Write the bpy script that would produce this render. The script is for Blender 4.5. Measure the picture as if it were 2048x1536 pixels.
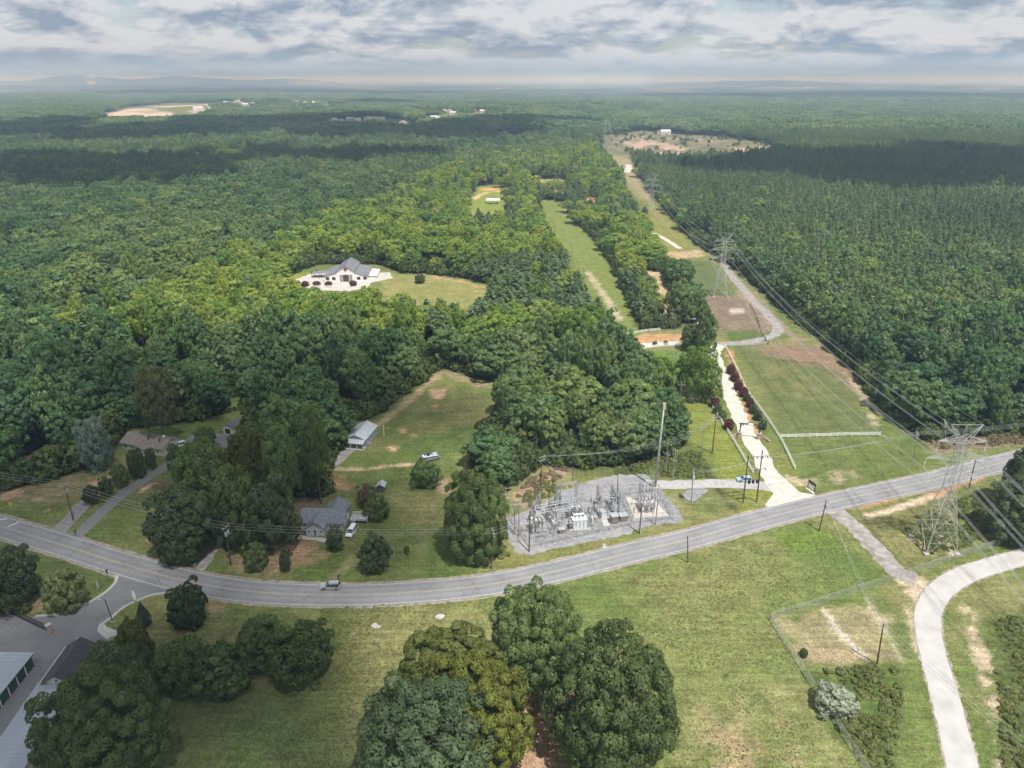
import bpy, math, random
import numpy as np
from mathutils import Vector, Matrix

for o in list(bpy.data.objects):
    bpy.data.objects.remove(o)
SC = bpy.context.scene
COL = SC.collection
R = math.radians

# ------------------------------------------------------------------ camera
CAM_H, CAM_PITCH, FPX = 105.0, R(23.2), 1420.0          # drone height (m), tilt below the horizon, focal length in px of a 2048 px frame
cam_d = bpy.data.cameras.new('camera')
cam_d.sensor_width = 36.0
cam_d.lens = 36.0 * FPX / 2048.0
cam_d.clip_start, cam_d.clip_end = 1.0, 120000.0
cam = bpy.data.objects.new('camera', cam_d)
COL.objects.link(cam)
cam.location = (0, 0, CAM_H)
cam.rotation_euler = (math.pi / 2 - CAM_PITCH, 0, 0)
SC.camera = cam

# ------------------------------------------------------------------ sun, sky, exposure
SUN_EL, SUN_AZ = R(66), R(-58)                            # azimuth from +X, counter-clockwise
SUN_V = Vector((math.cos(SUN_EL) * math.cos(SUN_AZ), math.cos(SUN_EL) * math.sin(SUN_AZ), math.sin(SUN_EL)))
sd = bpy.data.lights.new('sun', 'SUN')
sd.energy, sd.angle, sd.color = 5.0, R(0.53), (1.0, 0.97, 0.92)
sun = bpy.data.objects.new('sun', sd)
COL.objects.link(sun)
sun.rotation_euler = (-SUN_V).to_track_quat('-Z', 'Y').to_euler()

W = bpy.data.worlds.new('World')
SC.world = W
W.use_nodes = True
wn, wl = W.node_tree.nodes, W.node_tree.links
wn.clear()
def wnode(t, **k):
    n = wn.new(t)
    for a, b in k.items():
        setattr(n, a, b)
    return n
w_out = wnode('ShaderNodeOutputWorld')
w_sky = wnode('ShaderNodeTexSky', sky_type='NISHITA', sun_disc=False)
w_sky.sun_elevation = SUN_EL
w_sky.sun_rotation = math.pi / 2 - SUN_AZ
w_sky.altitude, w_sky.air_density, w_sky.dust_density, w_sky.ozone_density = 300, 1.0, 2.0, 1.4
w_b1 = wnode('ShaderNodeBackground'); w_b1.inputs['Strength'].default_value = 0.11
wl.new(w_sky.outputs[0], w_b1.inputs['Color'])
# cloud deck: the view direction is carried on to a flat layer, so the clouds bunch up towards the horizon
w_tc = wnode('ShaderNodeTexCoord')
w_sep = wnode('ShaderNodeSeparateXYZ'); wl.new(w_tc.outputs['Generated'], w_sep.inputs[0])
def wmath(op, a, b=None, clamp=False):
    n = wnode('ShaderNodeMath', operation=op, use_clamp=clamp)
    for i, s in enumerate((a, b)):
        if s is None: continue
        if isinstance(s, (int, float)): n.inputs[i].default_value = s
        else: wl.new(s, n.inputs[i])
    return n.outputs[0]
zpos = wmath('MAXIMUM', w_sep.outputs[2], 0.0)
rr = wmath('MAXIMUM', wmath('SQRT', wmath('ADD', wmath('MULTIPLY', w_sep.outputs[0], w_sep.outputs[0]), wmath('MULTIPLY', w_sep.outputs[1], w_sep.outputs[1]))), 0.02)
def layer(lift):
    cx = wmath('DIVIDE', w_sep.outputs[0], rr); cy = wmath('DIVIDE', w_sep.outputs[1], rr)
    c = wnode('ShaderNodeCombineXYZ'); wl.new(wmath('MULTIPLY', cx, 9.5), c.inputs[0]); wl.new(wmath('MULTIPLY', cy, 9.5), c.inputs[1])
    lg = wmath('LOGARITHM', wmath('ADD', zpos, 0.030 + lift), 2.71828)
    wl.new(wmath('MULTIPLY', lg, 2.7), c.inputs[2])
    n = wnode('ShaderNodeTexNoise'); n.inputs['Scale'].default_value = 1.05
    n.inputs['Detail'].default_value = 8; n.inputs['Roughness'].default_value = 0.60
    n.inputs['Distortion'].default_value = 0.25
    mp = wnode('ShaderNodeMapping'); mp.inputs['Location'].default_value = (3.1, 1.7, 0.4)
    wl.new(c.outputs[0], mp.inputs[0]); wl.new(mp.outputs[0], n.inputs['Vector'])
    return n.outputs['Fac']
n0, n1 = layer(0.0), layer(0.012)
mask = wnode('ShaderNodeMapRange', interpolation_type='SMOOTHSTEP')
wl.new(n0, mask.inputs[0]); mask.inputs[1].default_value = 0.30; mask.inputs[2].default_value = 0.46
# bright where the layer thins out just above, grey under the thick parts
dlt = wmath('SUBTRACT', n0, n1)
lit = wmath('MULTIPLY_ADD', dlt, 5.0); wn[-1].inputs[2].default_value = 0.62
thick = wnode('ShaderNodeMapRange'); wl.new(n0, thick.inputs[0]); thick.inputs[1].default_value = 0.46; thick.inputs[2].default_value = 0.68
shade = wmath('SUBTRACT', lit, wmath('MULTIPLY', thick.outputs[0], 0.55), True)
c_ramp = wnode('ShaderNodeValToRGB')
c_ramp.color_ramp.elements[0].position, c_ramp.color_ramp.elements[0].color = 0.0, (0.225, 0.28, 0.37, 1)
c_ramp.color_ramp.elements[1].position, c_ramp.color_ramp.elements[1].color = 0.75, (0.56, 0.575, 0.60, 1)
wl.new(shade, c_ramp.inputs[0])
hz = wnode('ShaderNodeMapRange', interpolation_type='SMOOTHSTEP')   # distance haze over the low clouds
wl.new(zpos, hz.inputs[0]); hz.inputs[1].default_value = 0.000; hz.inputs[2].default_value = 0.042
hz.inputs[3].default_value = 1.0; hz.inputs[4].default_value = 0.0
c_mix = wnode('ShaderNodeMix', data_type='RGBA'); wl.new(hz.outputs[0], c_mix.inputs[0])
wl.new(c_ramp.outputs[0], c_mix.inputs[6]); c_mix.inputs[7].default_value = (0.275, 0.355, 0.465, 1)
w_b2 = wnode('ShaderNodeBackground'); w_b2.inputs['Strength'].default_value = 0.98
wl.new(c_mix.outputs[2], w_b2.inputs['Color'])
m_all = wmath('MAXIMUM', mask.outputs[0], hz.outputs[0])
m_all = wmath('MULTIPLY_ADD', m_all, 0.88); wn[-1].inputs[2].default_value = 0.10
w_mix = wnode('ShaderNodeMixShader')
wl.new(m_all, w_mix.inputs[0]); wl.new(w_b1.outputs[0], w_mix.inputs[1]); wl.new(w_b2.outputs[0], w_mix.inputs[2])
wl.new(w_mix.outputs[0], w_out.inputs['Surface'])

vs = SC.view_settings
vs.view_transform, vs.look, vs.exposure, vs.gamma = 'Standard', 'None', 0.38, 1.0
vs.use_curve_mapping = False
cy = SC.cycles
cy.use_denoising = True
cy.max_bounces, cy.diffuse_bounces, cy.glossy_bounces, cy.transmission_bounces = 4, 2, 2, 3
cy.transparent_max_bounces, cy.volume_bounces = 24, 0
cy.use_adaptive_sampling = True
cy.adaptive_threshold = 0.03
cy.sample_clamp_indirect = 6.0
cy.use_light_tree = False
W.cycles.sampling_method = 'MANUAL'; W.cycles.sample_map_resolution = 512

# ------------------------------------------------------------------ survey: picture point -> point on the level ground (or at height z)
SP, CP = math.sin(CAM_PITCH), math.cos(CAM_PITCH)
def G(u, v, z=0.0):
    dx, dy = (u - 1024) / FPX, (v - 768) / FPX
    t = (CAM_H - z) / max(SP + dy * CP, 1e-4)
    return (t * dx, t * (CP - dy * SP))
def GV(u, v, z=0.0):
    x, y = G(u, v, z)
    return Vector((x, y, z))
def height_to(u, v, x, y):
    """height above (x, y) at which a point shows at picture row v"""
    lo, hi = 0.0, 100.0
    for _ in range(40):
        m = (lo + hi) / 2
        d = y * CP + (CAM_H - m) * SP; up = y * SP - (CAM_H - m) * CP
        if 768 - FPX * up / d > v: lo = m
        else: hi = m
    return lo
def project(x, y, z):
    d = y * CP + (CAM_H - z) * SP; up = y * SP - (CAM_H - z) * CP
    return 1024 + FPX * x / d, 768 - FPX * up / d, d

# ------------------------------------------------------------------ noise (numpy)
def _h(ix, iy, s):
    n = (ix.astype(np.int64) * 374761393 + iy.astype(np.int64) * 668265263 + s * 974634211) & 0x7fffffff
    n = ((n ^ (n >> 13)) * 1274126177) & 0x7fffffff
    return ((n ^ (n >> 16)) & 0xffff) / 65535.0
def vnoise(x, y, s=0):
    ix, iy = np.floor(x), np.floor(y); fx, fy = x - ix, y - iy
    fx = fx * fx * (3 - 2 * fx); fy = fy * fy * (3 - 2 * fy)
    a, b = _h(ix, iy, s), _h(ix + 1, iy, s); c, d = _h(ix, iy + 1, s), _h(ix + 1, iy + 1, s)
    return (a * (1 - fx) + b * fx) * (1 - fy) + (c * (1 - fx) + d * fx) * fy
def fbm(x, y, s=0, o=4):
    t, a, n = 0, 1, 0
    for i in range(o):
        t = t + a * vnoise(x, y, s + i * 17); n += a; a *= .5; x = x * 2.03 + 7.1; y = y * 2.03 + 3.7
    return t / n
def sstep(a, b, x):
    t = np.clip((x - a) / (b - a), 0, 1)
    return t * t * (3 - 2 * t)

HILLS = []          # (x, y, sx, sy, h): rises that carry the far clearings and the skyline hills
def hill(u, v, sx, sy, h, x=None, y=None):
    if x is None: x, y = G(u, v)
    HILLS.append((x, y, sx, sy, h))
hill(330, 226, 420, 330, 10); hill(720, 251, 240, 170, 12); hill(1030, 270, 130, 120, 10); hill(930, 238, 200, 170, 12)
hill(1390, 292, 260, 140, 5); hill(630, 214, 700, 300, 14); hill(480, 216, 300, 260, 12); hill(1250, 226, 500, 240, 16)
hill(0, 0, 760, 420, 150, -7100, 12700); hill(0, 0, 950, 420, 118, -5700, 13200); hill(0, 0, 1100, 420, 92, -3700, 13600)
hill(0, 0, 1300, 420, 74, -8900, 12900); hill(0, 0, 1500, 420, 58, 4400, 13800)
def gz(x, y):
    x = np.asarray(x, float); y = np.asarray(y, float)
    s = sstep(900, 2400, y)
    z = s * (fbm(x / 750 + 4.2, y / 750, 5, 3) - 0.5) * 34
    z = z + sstep(3500, 9000, y) * (fbm(x / 2300 + 1.2, y / 1500, 9, 3) - 0.5) * 70
    for hx, hy, sx, sy, h in HILLS:
        z = z + h * np.exp(-((x - hx) / sx) ** 2 - ((y - hy) / sy) ** 2)
    return z
def gz1(x, y):
    return float(gz(np.array([x]), np.array([y]))[0])

# ------------------------------------------------------------------ materials
MATS = {}
def nodes_of(name):
    m = bpy.data.materials.new(name); m.use_nodes = True
    nt = m.node_tree; b = nt.nodes['Principled BSDF']
    return m, nt, b
def rgba(c): return (c[0], c[1], c[2], 1.0)
def mat(name, col, rough=0.75, metal=0.0, var=0.18, scale=1.2, bump=0.0, bscale=12.0, spec=0.3, stain=None, emit=None):
    """plain surface with uneven tone (weathering) and fine relief"""
    if name in MATS: return MATS[name]
    m, nt, b = nodes_of(name); N, L = nt.nodes, nt.links
    tc = N.new('ShaderNodeTexCoord')
    n1 = N.new('ShaderNodeTexNoise'); n1.inputs['Scale'].default_value = scale; n1.inputs['Detail'].default_value = 5
    L.new(tc.outputs['Object'], n1.inputs['Vector'])
    mr = N.new('ShaderNodeMapRange'); L.new(n1.outputs['Fac'], mr.inputs[0])
    mr.inputs[1].default_value, mr.inputs[2].default_value = 0.3, 0.7
    mr.inputs[3].default_value, mr.inputs[4].default_value = 1 - var, 1 + var
    mx = N.new('ShaderNodeVectorMath'); mx.operation = 'SCALE'; mx.inputs[0].default_value = col
    L.new(mr.outputs[0], mx.inputs['Scale'])
    out = mx.outputs[0]
    if stain:
        n3 = N.new('ShaderNodeTexNoise'); n3.inputs['Scale'].default_value = stain[1]; n3.inputs['Detail'].default_value = 6
        L.new(tc.outputs['Object'], n3.inputs['Vector'])
        r3 = N.new('ShaderNodeMapRange'); L.new(n3.outputs['Fac'], r3.inputs[0]); r3.inputs[1].default_value = .5; r3.inputs[2].default_value = .72
        r3.inputs[4].default_value = stain[2]
        m3 = N.new('ShaderNodeMix'); m3.data_type = 'RGBA'; L.new(r3.outputs[0], m3.inputs[0])
        L.new(out, m3.inputs[6]); m3.inputs[7].default_value = rgba(stain[0]); out = m3.outputs[2]
    L.new(out, b.inputs['Base Color'])
    b.inputs['Roughness'].default_value, b.inputs['Metallic'].default_value = rough, metal
    b.inputs['Specular IOR Level'].default_value = spec
    if bump:
        n2 = N.new('ShaderNodeTexNoise'); n2.inputs['Scale'].default_value = bscale; n2.inputs['Detail'].default_value = 4
        L.new(tc.outputs['Object'], n2.inputs['Vector'])
        bp = N.new('ShaderNodeBump'); bp.inputs['Strength'].default_value = bump; bp.inputs['Distance'].default_value = 0.05
        L.new(n2.outputs['Fac'], bp.inputs['Height']); L.new(bp.outputs[0], b.inputs['Normal'])
    MATS[name] = m
    return m
def leaf_mat(name, cols, trans=0.42, val=0.22, stand=False):
    """foliage: leaf tint from the mesh ('tint'), tree-to-tree colour from the object's own random number"""
    if name in MATS: return MATS[name]
    m, nt, b = nodes_of(name); N, L = nt.nodes, nt.links
    oi = N.new('ShaderNodeObjectInfo')
    rp = N.new('ShaderNodeValToRGB'); e = rp.color_ramp.elements
    while len(e) < len(cols): e.new(0.5)
    for i, c in enumerate(cols):
        e[i].position = i / max(1, len(cols) - 1); e[i].color = rgba(c)
    if stand:
        n = N.new('ShaderNodeTexNoise'); n.inputs['Scale'].default_value = 0.007; n.inputs['Detail'].default_value = 5
        L.new(oi.outputs['Location'], n.inputs['Vector'])
        a = N.new('ShaderNodeMath'); a.operation = 'MULTIPLY_ADD'; L.new(n.outputs['Fac'], a.inputs[0]); a.inputs[1].default_value = 2.2; a.inputs[2].default_value = -0.88
        s = N.new('ShaderNodeMath'); s.operation = 'MULTIPLY_ADD'; L.new(oi.outputs['Random'], s.inputs[0]); s.inputs[1].default_value = 0.55; L.new(a.outputs[0], s.inputs[2])
        s.use_clamp = True
        L.new(s.outputs[0], rp.inputs[0])
    else:
        L.new(oi.outputs['Random'], rp.inputs[0])
    at = N.new('ShaderNodeAttribute'); at.attribute_name = 'tint'
    mr = N.new('ShaderNodeMapRange'); L.new(at.outputs['Fac'], mr.inputs[0])
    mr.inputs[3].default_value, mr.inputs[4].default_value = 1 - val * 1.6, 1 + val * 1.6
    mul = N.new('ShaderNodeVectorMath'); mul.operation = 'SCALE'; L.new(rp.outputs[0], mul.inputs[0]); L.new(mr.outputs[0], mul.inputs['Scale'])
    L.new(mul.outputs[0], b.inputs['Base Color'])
    b.inputs['Roughness'].default_value = 0.55; b.inputs['Specular IOR Level'].default_value = 0.25
    t = N.new('ShaderNodeBsdfTranslucent')
    wm = N.new('ShaderNodeVectorMath'); wm.operation = 'MULTIPLY'; wm.inputs[1].default_value = (1.5, 1.75, 0.6)
    L.new(mul.outputs[0], wm.inputs[0]); L.new(wm.outputs[0], t.inputs['Color'])
    ms = N.new('ShaderNodeMixShader'); ms.inputs[0].default_value = trans
    L.new(b.outputs[0], ms.inputs[1]); L.new(t.outputs[0], ms.inputs[2])
    L.new(ms.outputs[0], N['Material Output'].inputs['Surface'])
    MATS[name] = m
    return m

# ------------------------------------------------------------------ mesh builder
class MB:
    def __init__(s): s.v, s.f = [], []
    def add(s, vs_, fs_):
        k = len(s.v); s.v += [tuple(p) for p in vs_]; s.f += [tuple(i + k for i in f) for f in fs_]; return s
    def box(s, c, d, rz=0.0, taper=1.0):
        hx, hy, hz = d[0] / 2, d[1] / 2, d[2] / 2; ca, sa = math.cos(rz), math.sin(rz); P = []
        for z, k in ((-hz, 1.0), (hz, taper)):
            for x, y in ((-hx, -hy), (hx, -hy), (hx, hy), (-hx, hy)):
                x, y = x * k, y * k
                P.append((c[0] + x * ca - y * sa, c[1] + x * sa + y * ca, c[2] + z))
        return s.add(P, [(3, 2, 1, 0), (4, 5, 6, 7), (0, 1, 5, 4), (1, 2, 6, 5), (2, 3, 7, 6), (3, 0, 4, 7)])
    def bar(s, a, b, r, n=4, r2=None, cap=True):
        a, b = Vector(a), Vector(b); d = b - a
        if d.length < 1e-6: return s
        q = d.to_track_quat('Z', 'Y'); r2 = r if r2 is None else r2; P = []
        for c, rr in ((a, r), (b, r2)):
            for i in range(n):
                t = 2 * math.pi * (i + .5) / n
                P.append(c + q @ Vector((rr * math.cos(t), rr * math.sin(t), 0)))
        F = [(i, (i + 1) % n, n + (i + 1) % n, n + i) for i in range(n)]
        if cap: F += [tuple(range(n))[::-1], tuple(range(n, 2 * n))]
        return s.add(P, F)
    def tube(s, pts, r, n=4):
        pts = [Vector(p) for p in pts]; P, F = [], []
        for i, p in enumerate(pts):
            d = (pts[min(i + 1, len(pts) - 1)] - pts[max(i - 1, 0)])
            q = d.to_track_quat('Z', 'Y'); rr = r[i] if isinstance(r, (list, tuple)) else r
            for j in range(n):
                t = 2 * math.pi * (j + .5) / n
                P.append(p + q @ Vector((rr * math.cos(t), rr * math.sin(t), 0)))
        for i in range(len(pts) - 1):
            for j in range(n):
                F.append((i * n + j, i * n + (j + 1) % n, (i + 1) * n + (j + 1) % n, (i + 1) * n + j))
        F += [tuple(range(n))[::-1], tuple(range((len(pts) - 1) * n, len(pts) * n))]
        return s.add(P, F)
    def lathe(s, prof, c=(0, 0, 0), n=10):
        P, F = [], []
        for r, z in prof:
            for j in range(n):
                t = 2 * math.pi * j / n; P.append((c[0] + r * math.cos(t), c[1] + r * math.sin(t), c[2] + z))
        for i in range(len(prof) - 1):
            for j in range(n):
                F.append((i * n + j, i * n + (j + 1) % n, (i + 1) * n + (j + 1) % n, (i + 1) * n + j))
        F += [tuple(range(n))[::-1], tuple(range((len(prof) - 1) * n, len(prof) * n))]
        return s.add(P, F)
    def prism(s, poly, axis, a, b):
        """closed outline pushed along an axis: 'x' takes (y, z) points, 'y' takes (x, z), 'z' takes (x, y)"""
        n = len(poly); P = []
        for t in (a, b):
            for p, q in poly:
                P.append({'x': (t, p, q), 'y': (p, t, q), 'z': (p, q, t)}[axis])
        F = [tuple(range(n))[::-1], tuple(range(n, 2 * n))] + [(i, (i + 1) % n, n + (i + 1) % n, n + i) for i in range(n)]
        return s.add(P, F)
    def quad(s, *p): return s.add(p, [tuple(range(len(p)))])
    def mesh(s, name):
        m = bpy.data.meshes.new(name); m.from_pydata([tuple(p) for p in s.v], [], s.f); m.update(); return m
    def build(s, name, material, parent=None, smooth=False, loc=None, rz=0.0):
        me = s.mesh(name)
        if smooth: me.polygons.foreach_set('use_smooth', [True] * len(me.polygons))
        return link(name, me, material, parent, loc, rz)
def link(name, me, material=None, parent=None, loc=None, rz=0.0):
    if material is not None and not me.materials: me.materials.append(material)
    o = bpy.data.objects.new(name, me); COL.objects.link(o)
    if parent is not None: o.parent = parent
    if loc is not None: o.location = loc
    if rz: o.rotation_euler = (0, 0, rz)
    return o
def recalc(me):
    import bmesh
    bm = bmesh.new(); bm.from_mesh(me); bmesh.ops.recalc_face_normals(bm, faces=bm.faces); bm.to_mesh(me); bm.free()
def tag(o, label=None, cat=None, group=None, kind=None):
    if label: o['label'] = label
    if cat: o['category'] = cat
    if group: o['group'] = group
    if kind: o['kind'] = kind
    return o
def thing(name, label, cat, loc=(0, 0, 0), rz=0.0, group=None):
    o = bpy.data.objects.new(name, None); COL.objects.link(o); o.empty_display_size = 0.5
    o.location = loc; o.rotation_euler = (0, 0, rz)
    return tag(o, label, cat, group)
def yaw(p, q):
    (x0, y0), (x1, y1) = G(*p), G(*q)
    return math.atan2(y1 - y0, x1 - x0)
def smooth_path(pts, step=2.0, ext=False):
    P = [Vector((p[0], p[1], 0)) for p in pts]; out = []
    P = [P[0] * 2 - P[1]] + P + [P[-1] * 2 - P[-2]]
    for i in range(1, len(P) - 2):
        n = max(2, int((P[i + 1] - P[i]).length / step))
        for k in range(n):
            t = k / n; a, b, c, d = P[i - 1], P[i], P[i + 1], P[i + 2]
            out.append(0.5 * ((2 * b) + (c - a) * t + (2 * a - 5 * b + 4 * c - d) * t * t + (3 * b - a - 3 * c + d) * t ** 3))
    out.append(P[-2]); return out
def pxpath(px, step=2.0): return smooth_path([G(*p) for p in px], step)
def normals2(P):
    o = []
    for i in range(len(P)):
        d = P[min(i + 1, len(P) - 1)] - P[max(i - 1, 0)]; d.z = 0; d.normalize(); o.append(Vector((-d.y, d.x, 0)))
    return o
def strip(mb, P, a, b, z, jit=0.0, rng=None):
    """flat ribbon between offsets a and b (numbers or one number per point) from a path"""
    N = normals2(P); V, F = [], []
    for i, (p, n) in enumerate(zip(P, N)):
        aa = a[i] if isinstance(a, (list, np.ndarray)) else a; bb = b[i] if isinstance(b, (list, np.ndarray)) else b
        ja = rng.uniform(-jit, jit) if jit else 0; jb = rng.uniform(-jit, jit) if jit else 0
        for o in (aa + ja, bb + jb):
            q = p + n * o; V.append((q.x, q.y, z))
    for i in range(len(P) - 1): F.append((2 * i, 2 * i + 2, 2 * i + 3, 2 * i + 1))
    return mb.add(V, F)

# ------------------------------------------------------------------ open ground (everything else beyond the houses is wood)
def W2(px):
    return np.array([G(*p) for p in px])
OPEN_PX = {
 'front': [(-900, 1900), (-700, 1060), (-300, 1010), (0, 985), (100, 962), (150, 945), (205, 925), (238, 888), (262, 860), (340, 850), (440, 838),
           (452, 800), (470, 788), (486, 800), (492, 850), (498, 900), (560, 985), (600, 1003), (655, 990), (664, 925), (684, 905), (684, 880), (700, 848),
           (748, 836), (790, 803), (868, 745), (890, 738), (960, 758), (1012, 776), (1022, 792), (985, 842), (945, 920), (935, 965), (1000, 985), (1040, 962),
           (1080, 930), (1150, 938), (1250, 930), (1335, 910), (1375, 882), (1400, 930), (1480, 1030), (2900, 1030), (3200, 1900)],
 'row': [(1292, 748), (1270, 716), (1236, 700), (1240, 672), (1262, 664), (1322, 656), (1352, 660), (1366, 645), (1425, 648), (1396, 600), (1372, 560),
         (1346, 530), (1312, 514), (1292, 480), (1282, 440), (1256, 400), (1232, 352), (1205, 312), (1200, 300), (1222, 272), (1275, 266), (1275, 300), (1265, 318),
         (1268, 340), (1296, 384), (1348, 440), (1392, 490), (1446, 516), (1504, 568), (1566, 622), (1644, 684), (1704, 744), (1748, 800), (1795, 850),
         (1840, 884), (1920, 880), (2048, 868), (2600, 800), (2600, 1060), (1480, 1040), (1370, 885), (1335, 805)],
 'strip': [(1076, 400), (1086, 440), (1110, 490), (1138, 540), (1174, 600), (1230, 680), (1285, 668), (1264, 620), (1238, 560), (1204, 500), (1150, 440), (1122, 400)],
 'dirt gap': [(1283, 540), (1322, 545), (1345, 600), (1352, 645), (1332, 645), (1314, 600)],
 'meadow': [(768, 548), (850, 547), (935, 558), (990, 572), (965, 583, 11), (930, 600, 12), (880, 596, 12), (830, 580, 12), (765, 576, 12)],
 'barn': [(572, 558), (600, 542), (640, 529), (760, 529), (800, 545), (800, 566, 12), (750, 569, 13), (700, 573, 13), (640, 571, 13), (598, 563, 12)],
 'pavilion': [(930, 405), (955, 372), (1000, 370), (1015, 395), (1012, 412, 14), (940, 412, 14)],
 'red lot': [(1050, 358), (1120, 358), (1150, 368), (1130, 382), (1085, 388), (1062, 376)],
 'bare gap': [(1168, 395), (1195, 395), (1195, 425), (1165, 425)],
 'path gap': [(846, 452), (866, 452), (872, 488), (862, 492), (850, 470)],
 'far clearing': [(1205, 275), (1290, 262), (1450, 276), (1555, 298), (1540, 312), (1480, 326), (1330, 330), (1268, 318), (1215, 305)],
 'far lots': [(190, 236), (240, 214), (330, 206), (440, 206), (445, 222), (420, 236), (350, 248), (200, 248)],
 'far house row': [(655, 262), (655, 247), (820, 250), (820, 268)],
 'far houses': [(995, 290), (1000, 262), (1065, 262), (1065, 290)],
 'far street': [(870, 255), (870, 235), (985, 232), (985, 252)],
 'far estate': [(440, 226), (445, 207), (510, 206), (700, 208), (700, 226)],
 'far pale strip': [(560, 232), (580, 220), (700, 219), (705, 230)],
}
OPEN = {k: W2(v) for k, v in OPEN_PX.items()}
def sdf(P, X, Y):
    """signed distance to a polygon, positive inside"""
    d2 = np.full(X.shape, 1e18); inside = np.zeros(X.shape, bool); n = len(P)
    for i in range(n):
        ax, ay = P[i]; bx, by = P[(i + 1) % n]; ex, ey = bx - ax, by - ay
        t = np.clip(((X - ax) * ex + (Y - ay) * ey) / (ex * ex + ey * ey + 1e-9), 0, 1)
        d2 = np.minimum(d2, (X - ax - t * ex) ** 2 + (Y - ay - t * ey) ** 2)
        c = (ay > Y) != (by > Y)
        with np.errstate(divide='ignore', invalid='ignore'):
            inside ^= c & (X < (bx - ax) * (Y - ay) / (by - ay + 1e-12) + ax)
    return np.where(inside, 1, -1) * np.sqrt(d2)
def open_sdf(X, Y):
    d = np.full(X.shape, -1e9)
    for P in OPEN.values():
        d = np.maximum(d, sdf(P, X, Y))
    return d
def line_dist(path, X, Y):
    d2 = np.full(X.shape, 1e18)
    for a, b in zip(path[:-1], path[1:]):
        ex, ey = b[0] - a[0], b[1] - a[1]
        t = np.clip(((X - a[0]) * ex + (Y - a[1]) * ey) / (ex * ex + ey * ey + 1e-9), 0, 1)
        d2 = np.minimum(d2, (X - a[0] - t * ex) ** 2 + (Y - a[1] - t * ey) ** 2)
    return np.sqrt(d2)

# ------------------------------------------------------------------ ground sheet
ys = [28.0]
while ys[-1] < 42000:
    y = ys[-1]; ys.append(y + max(0.55, (0.0062 if y < 600 else 0.0135) * y))
ys = np.array(ys); ts = np.linspace(-1.0, 1.0, 540)
gx = (ts[None, :] * (ys[:, None] + 60)).ravel(); gy = np.repeat(ys, len(ts))
osd = open_sdf(gx, gy)
wood = 1 - sstep(-1.5, 2.0, osd + (fbm(gx / 3, gy / 3, 3, 2) - .5) * 4)
MOWN, DRY, LUSH, STRAW = (0.112, 0.138, 0.042), (0.190, 0.178, 0.076), (0.086, 0.130, 0.032), (0.27, 0.232, 0.125)
CLAY, SAND, MULCH, BARE = (0.40, 0.205, 0.112), (0.46, 0.36, 0.265), (0.27, 0.17, 0.105), (0.26, 0.20, 0.155)
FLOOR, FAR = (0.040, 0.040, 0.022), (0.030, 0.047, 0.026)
def lerp(c, col, k):
    return c * (1 - k[:, None]) + np.array(col)[None, :] * k[:, None]
g = np.tile(np.array(MOWN), (len(gx), 1))
n8, n25, n3, n1 = fbm(gx / 9, gy / 9, 1), fbm(gx / 26, gy / 26, 2), fbm(gx / 3.2, gy / 3.2, 4), fbm(gx / 1.1, gy / 1.1, 6, 2)
g = lerp(g, DRY, sstep(.42, .68, n25 * .6 + n8 * .4) * .8)
g = lerp(g, LUSH, sstep(.5, .7, fbm(gx / 15 + 9, gy / 15, 8)) * .6)
def feat(px, col, soft=1.0, rag=1.6, k=1.0, patch=0.0):
    global g
    P = W2(px); lo, hi = P.min(0) - 12, P.max(0) + 12
    s = np.where((gx > lo[0]) & (gx < hi[0]) & (gy > lo[1]) & (gy < hi[1]))[0]
    if not len(s): return
    d = sdf(P, gx[s], gy[s]) + (n3[s] - .5) * 2 * rag + (n1[s] - .5) * rag * .9
    m = sstep(-soft, soft, d) * k
    if patch: m = m * sstep(patch - .12, patch + .12, n3[s] * .55 + n8[s] * .45)
    g[s] = lerp(g[s], col, m)
def track(px, w, col, soft=.5, rag=.7, k=1.0, patch=0.0, step=2.0):
    global g
    path = [(p.x, p.y) for p in pxpath(px, step)]; A = np.array(path); lo, hi = A.min(0) - 8, A.max(0) + 8
    s = np.where((gx > lo[0]) & (gx < hi[0]) & (gy > lo[1]) & (gy < hi[1]))[0]
    if not len(s): return
    d = w - line_dist(path, gx[s], gy[s]) + (n3[s] - .5) * 2 * rag + (n1[s] - .5) * rag
    m = sstep(-soft, soft, d) * k
    if patch: m = m * sstep(patch - .1, patch + .1, n3[s])
    g[s] = lerp(g[s], col, m)
# mown fields in front
feat([(700, 1215), (980, 1195), (1040, 1300), (800, 1420), (720, 1536), (640, 1536), (690, 1330)], DRY, 6, 6, .75)
feat([(1360, 1130), (1640, 1050), (1760, 1100), (1540, 1240), (1700, 1540), (1330, 1640), (1250, 1200)], (0.138, 0.158, 0.053), 6, 6, .8)
feat([(300, 1380), (640, 1380), (700, 1536), (280, 1640)], (0.088, 0.112, 0.040), 6, 6, .7)
feat([(1240, 1150), (1430, 1110), (1560, 1080), (1500, 1220), (1330, 1260)], DRY, 6, 6, .45)
feat([(1380, 1400), (1560, 1380), (1640, 1560), (1300, 1660)], STRAW, 5, 6, .5, .5)
feat([(1440, 1480), (1560, 1460), (1600, 1560), (1420, 1600)], MULCH, 3, 4, .45, .52)
feat([(1540, 1060), (1640, 1060), (1770, 1140), (1760, 1165), (1600, 1120)], LUSH, 2, 2.5, .7)
feat([(1560, 1075), (1650, 1062), (1660, 1090), (1590, 1110)], (0.12, 0.17, 0.03), 1.5, 2, .8)
# bare earth under the oaks
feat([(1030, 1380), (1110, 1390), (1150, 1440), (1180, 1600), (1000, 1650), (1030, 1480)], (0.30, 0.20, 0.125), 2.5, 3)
feat([(1060, 1370), (1150, 1360), (1180, 1420), (1090, 1440)], (0.20, 0.135, 0.085), 2, 2, .8)
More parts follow.
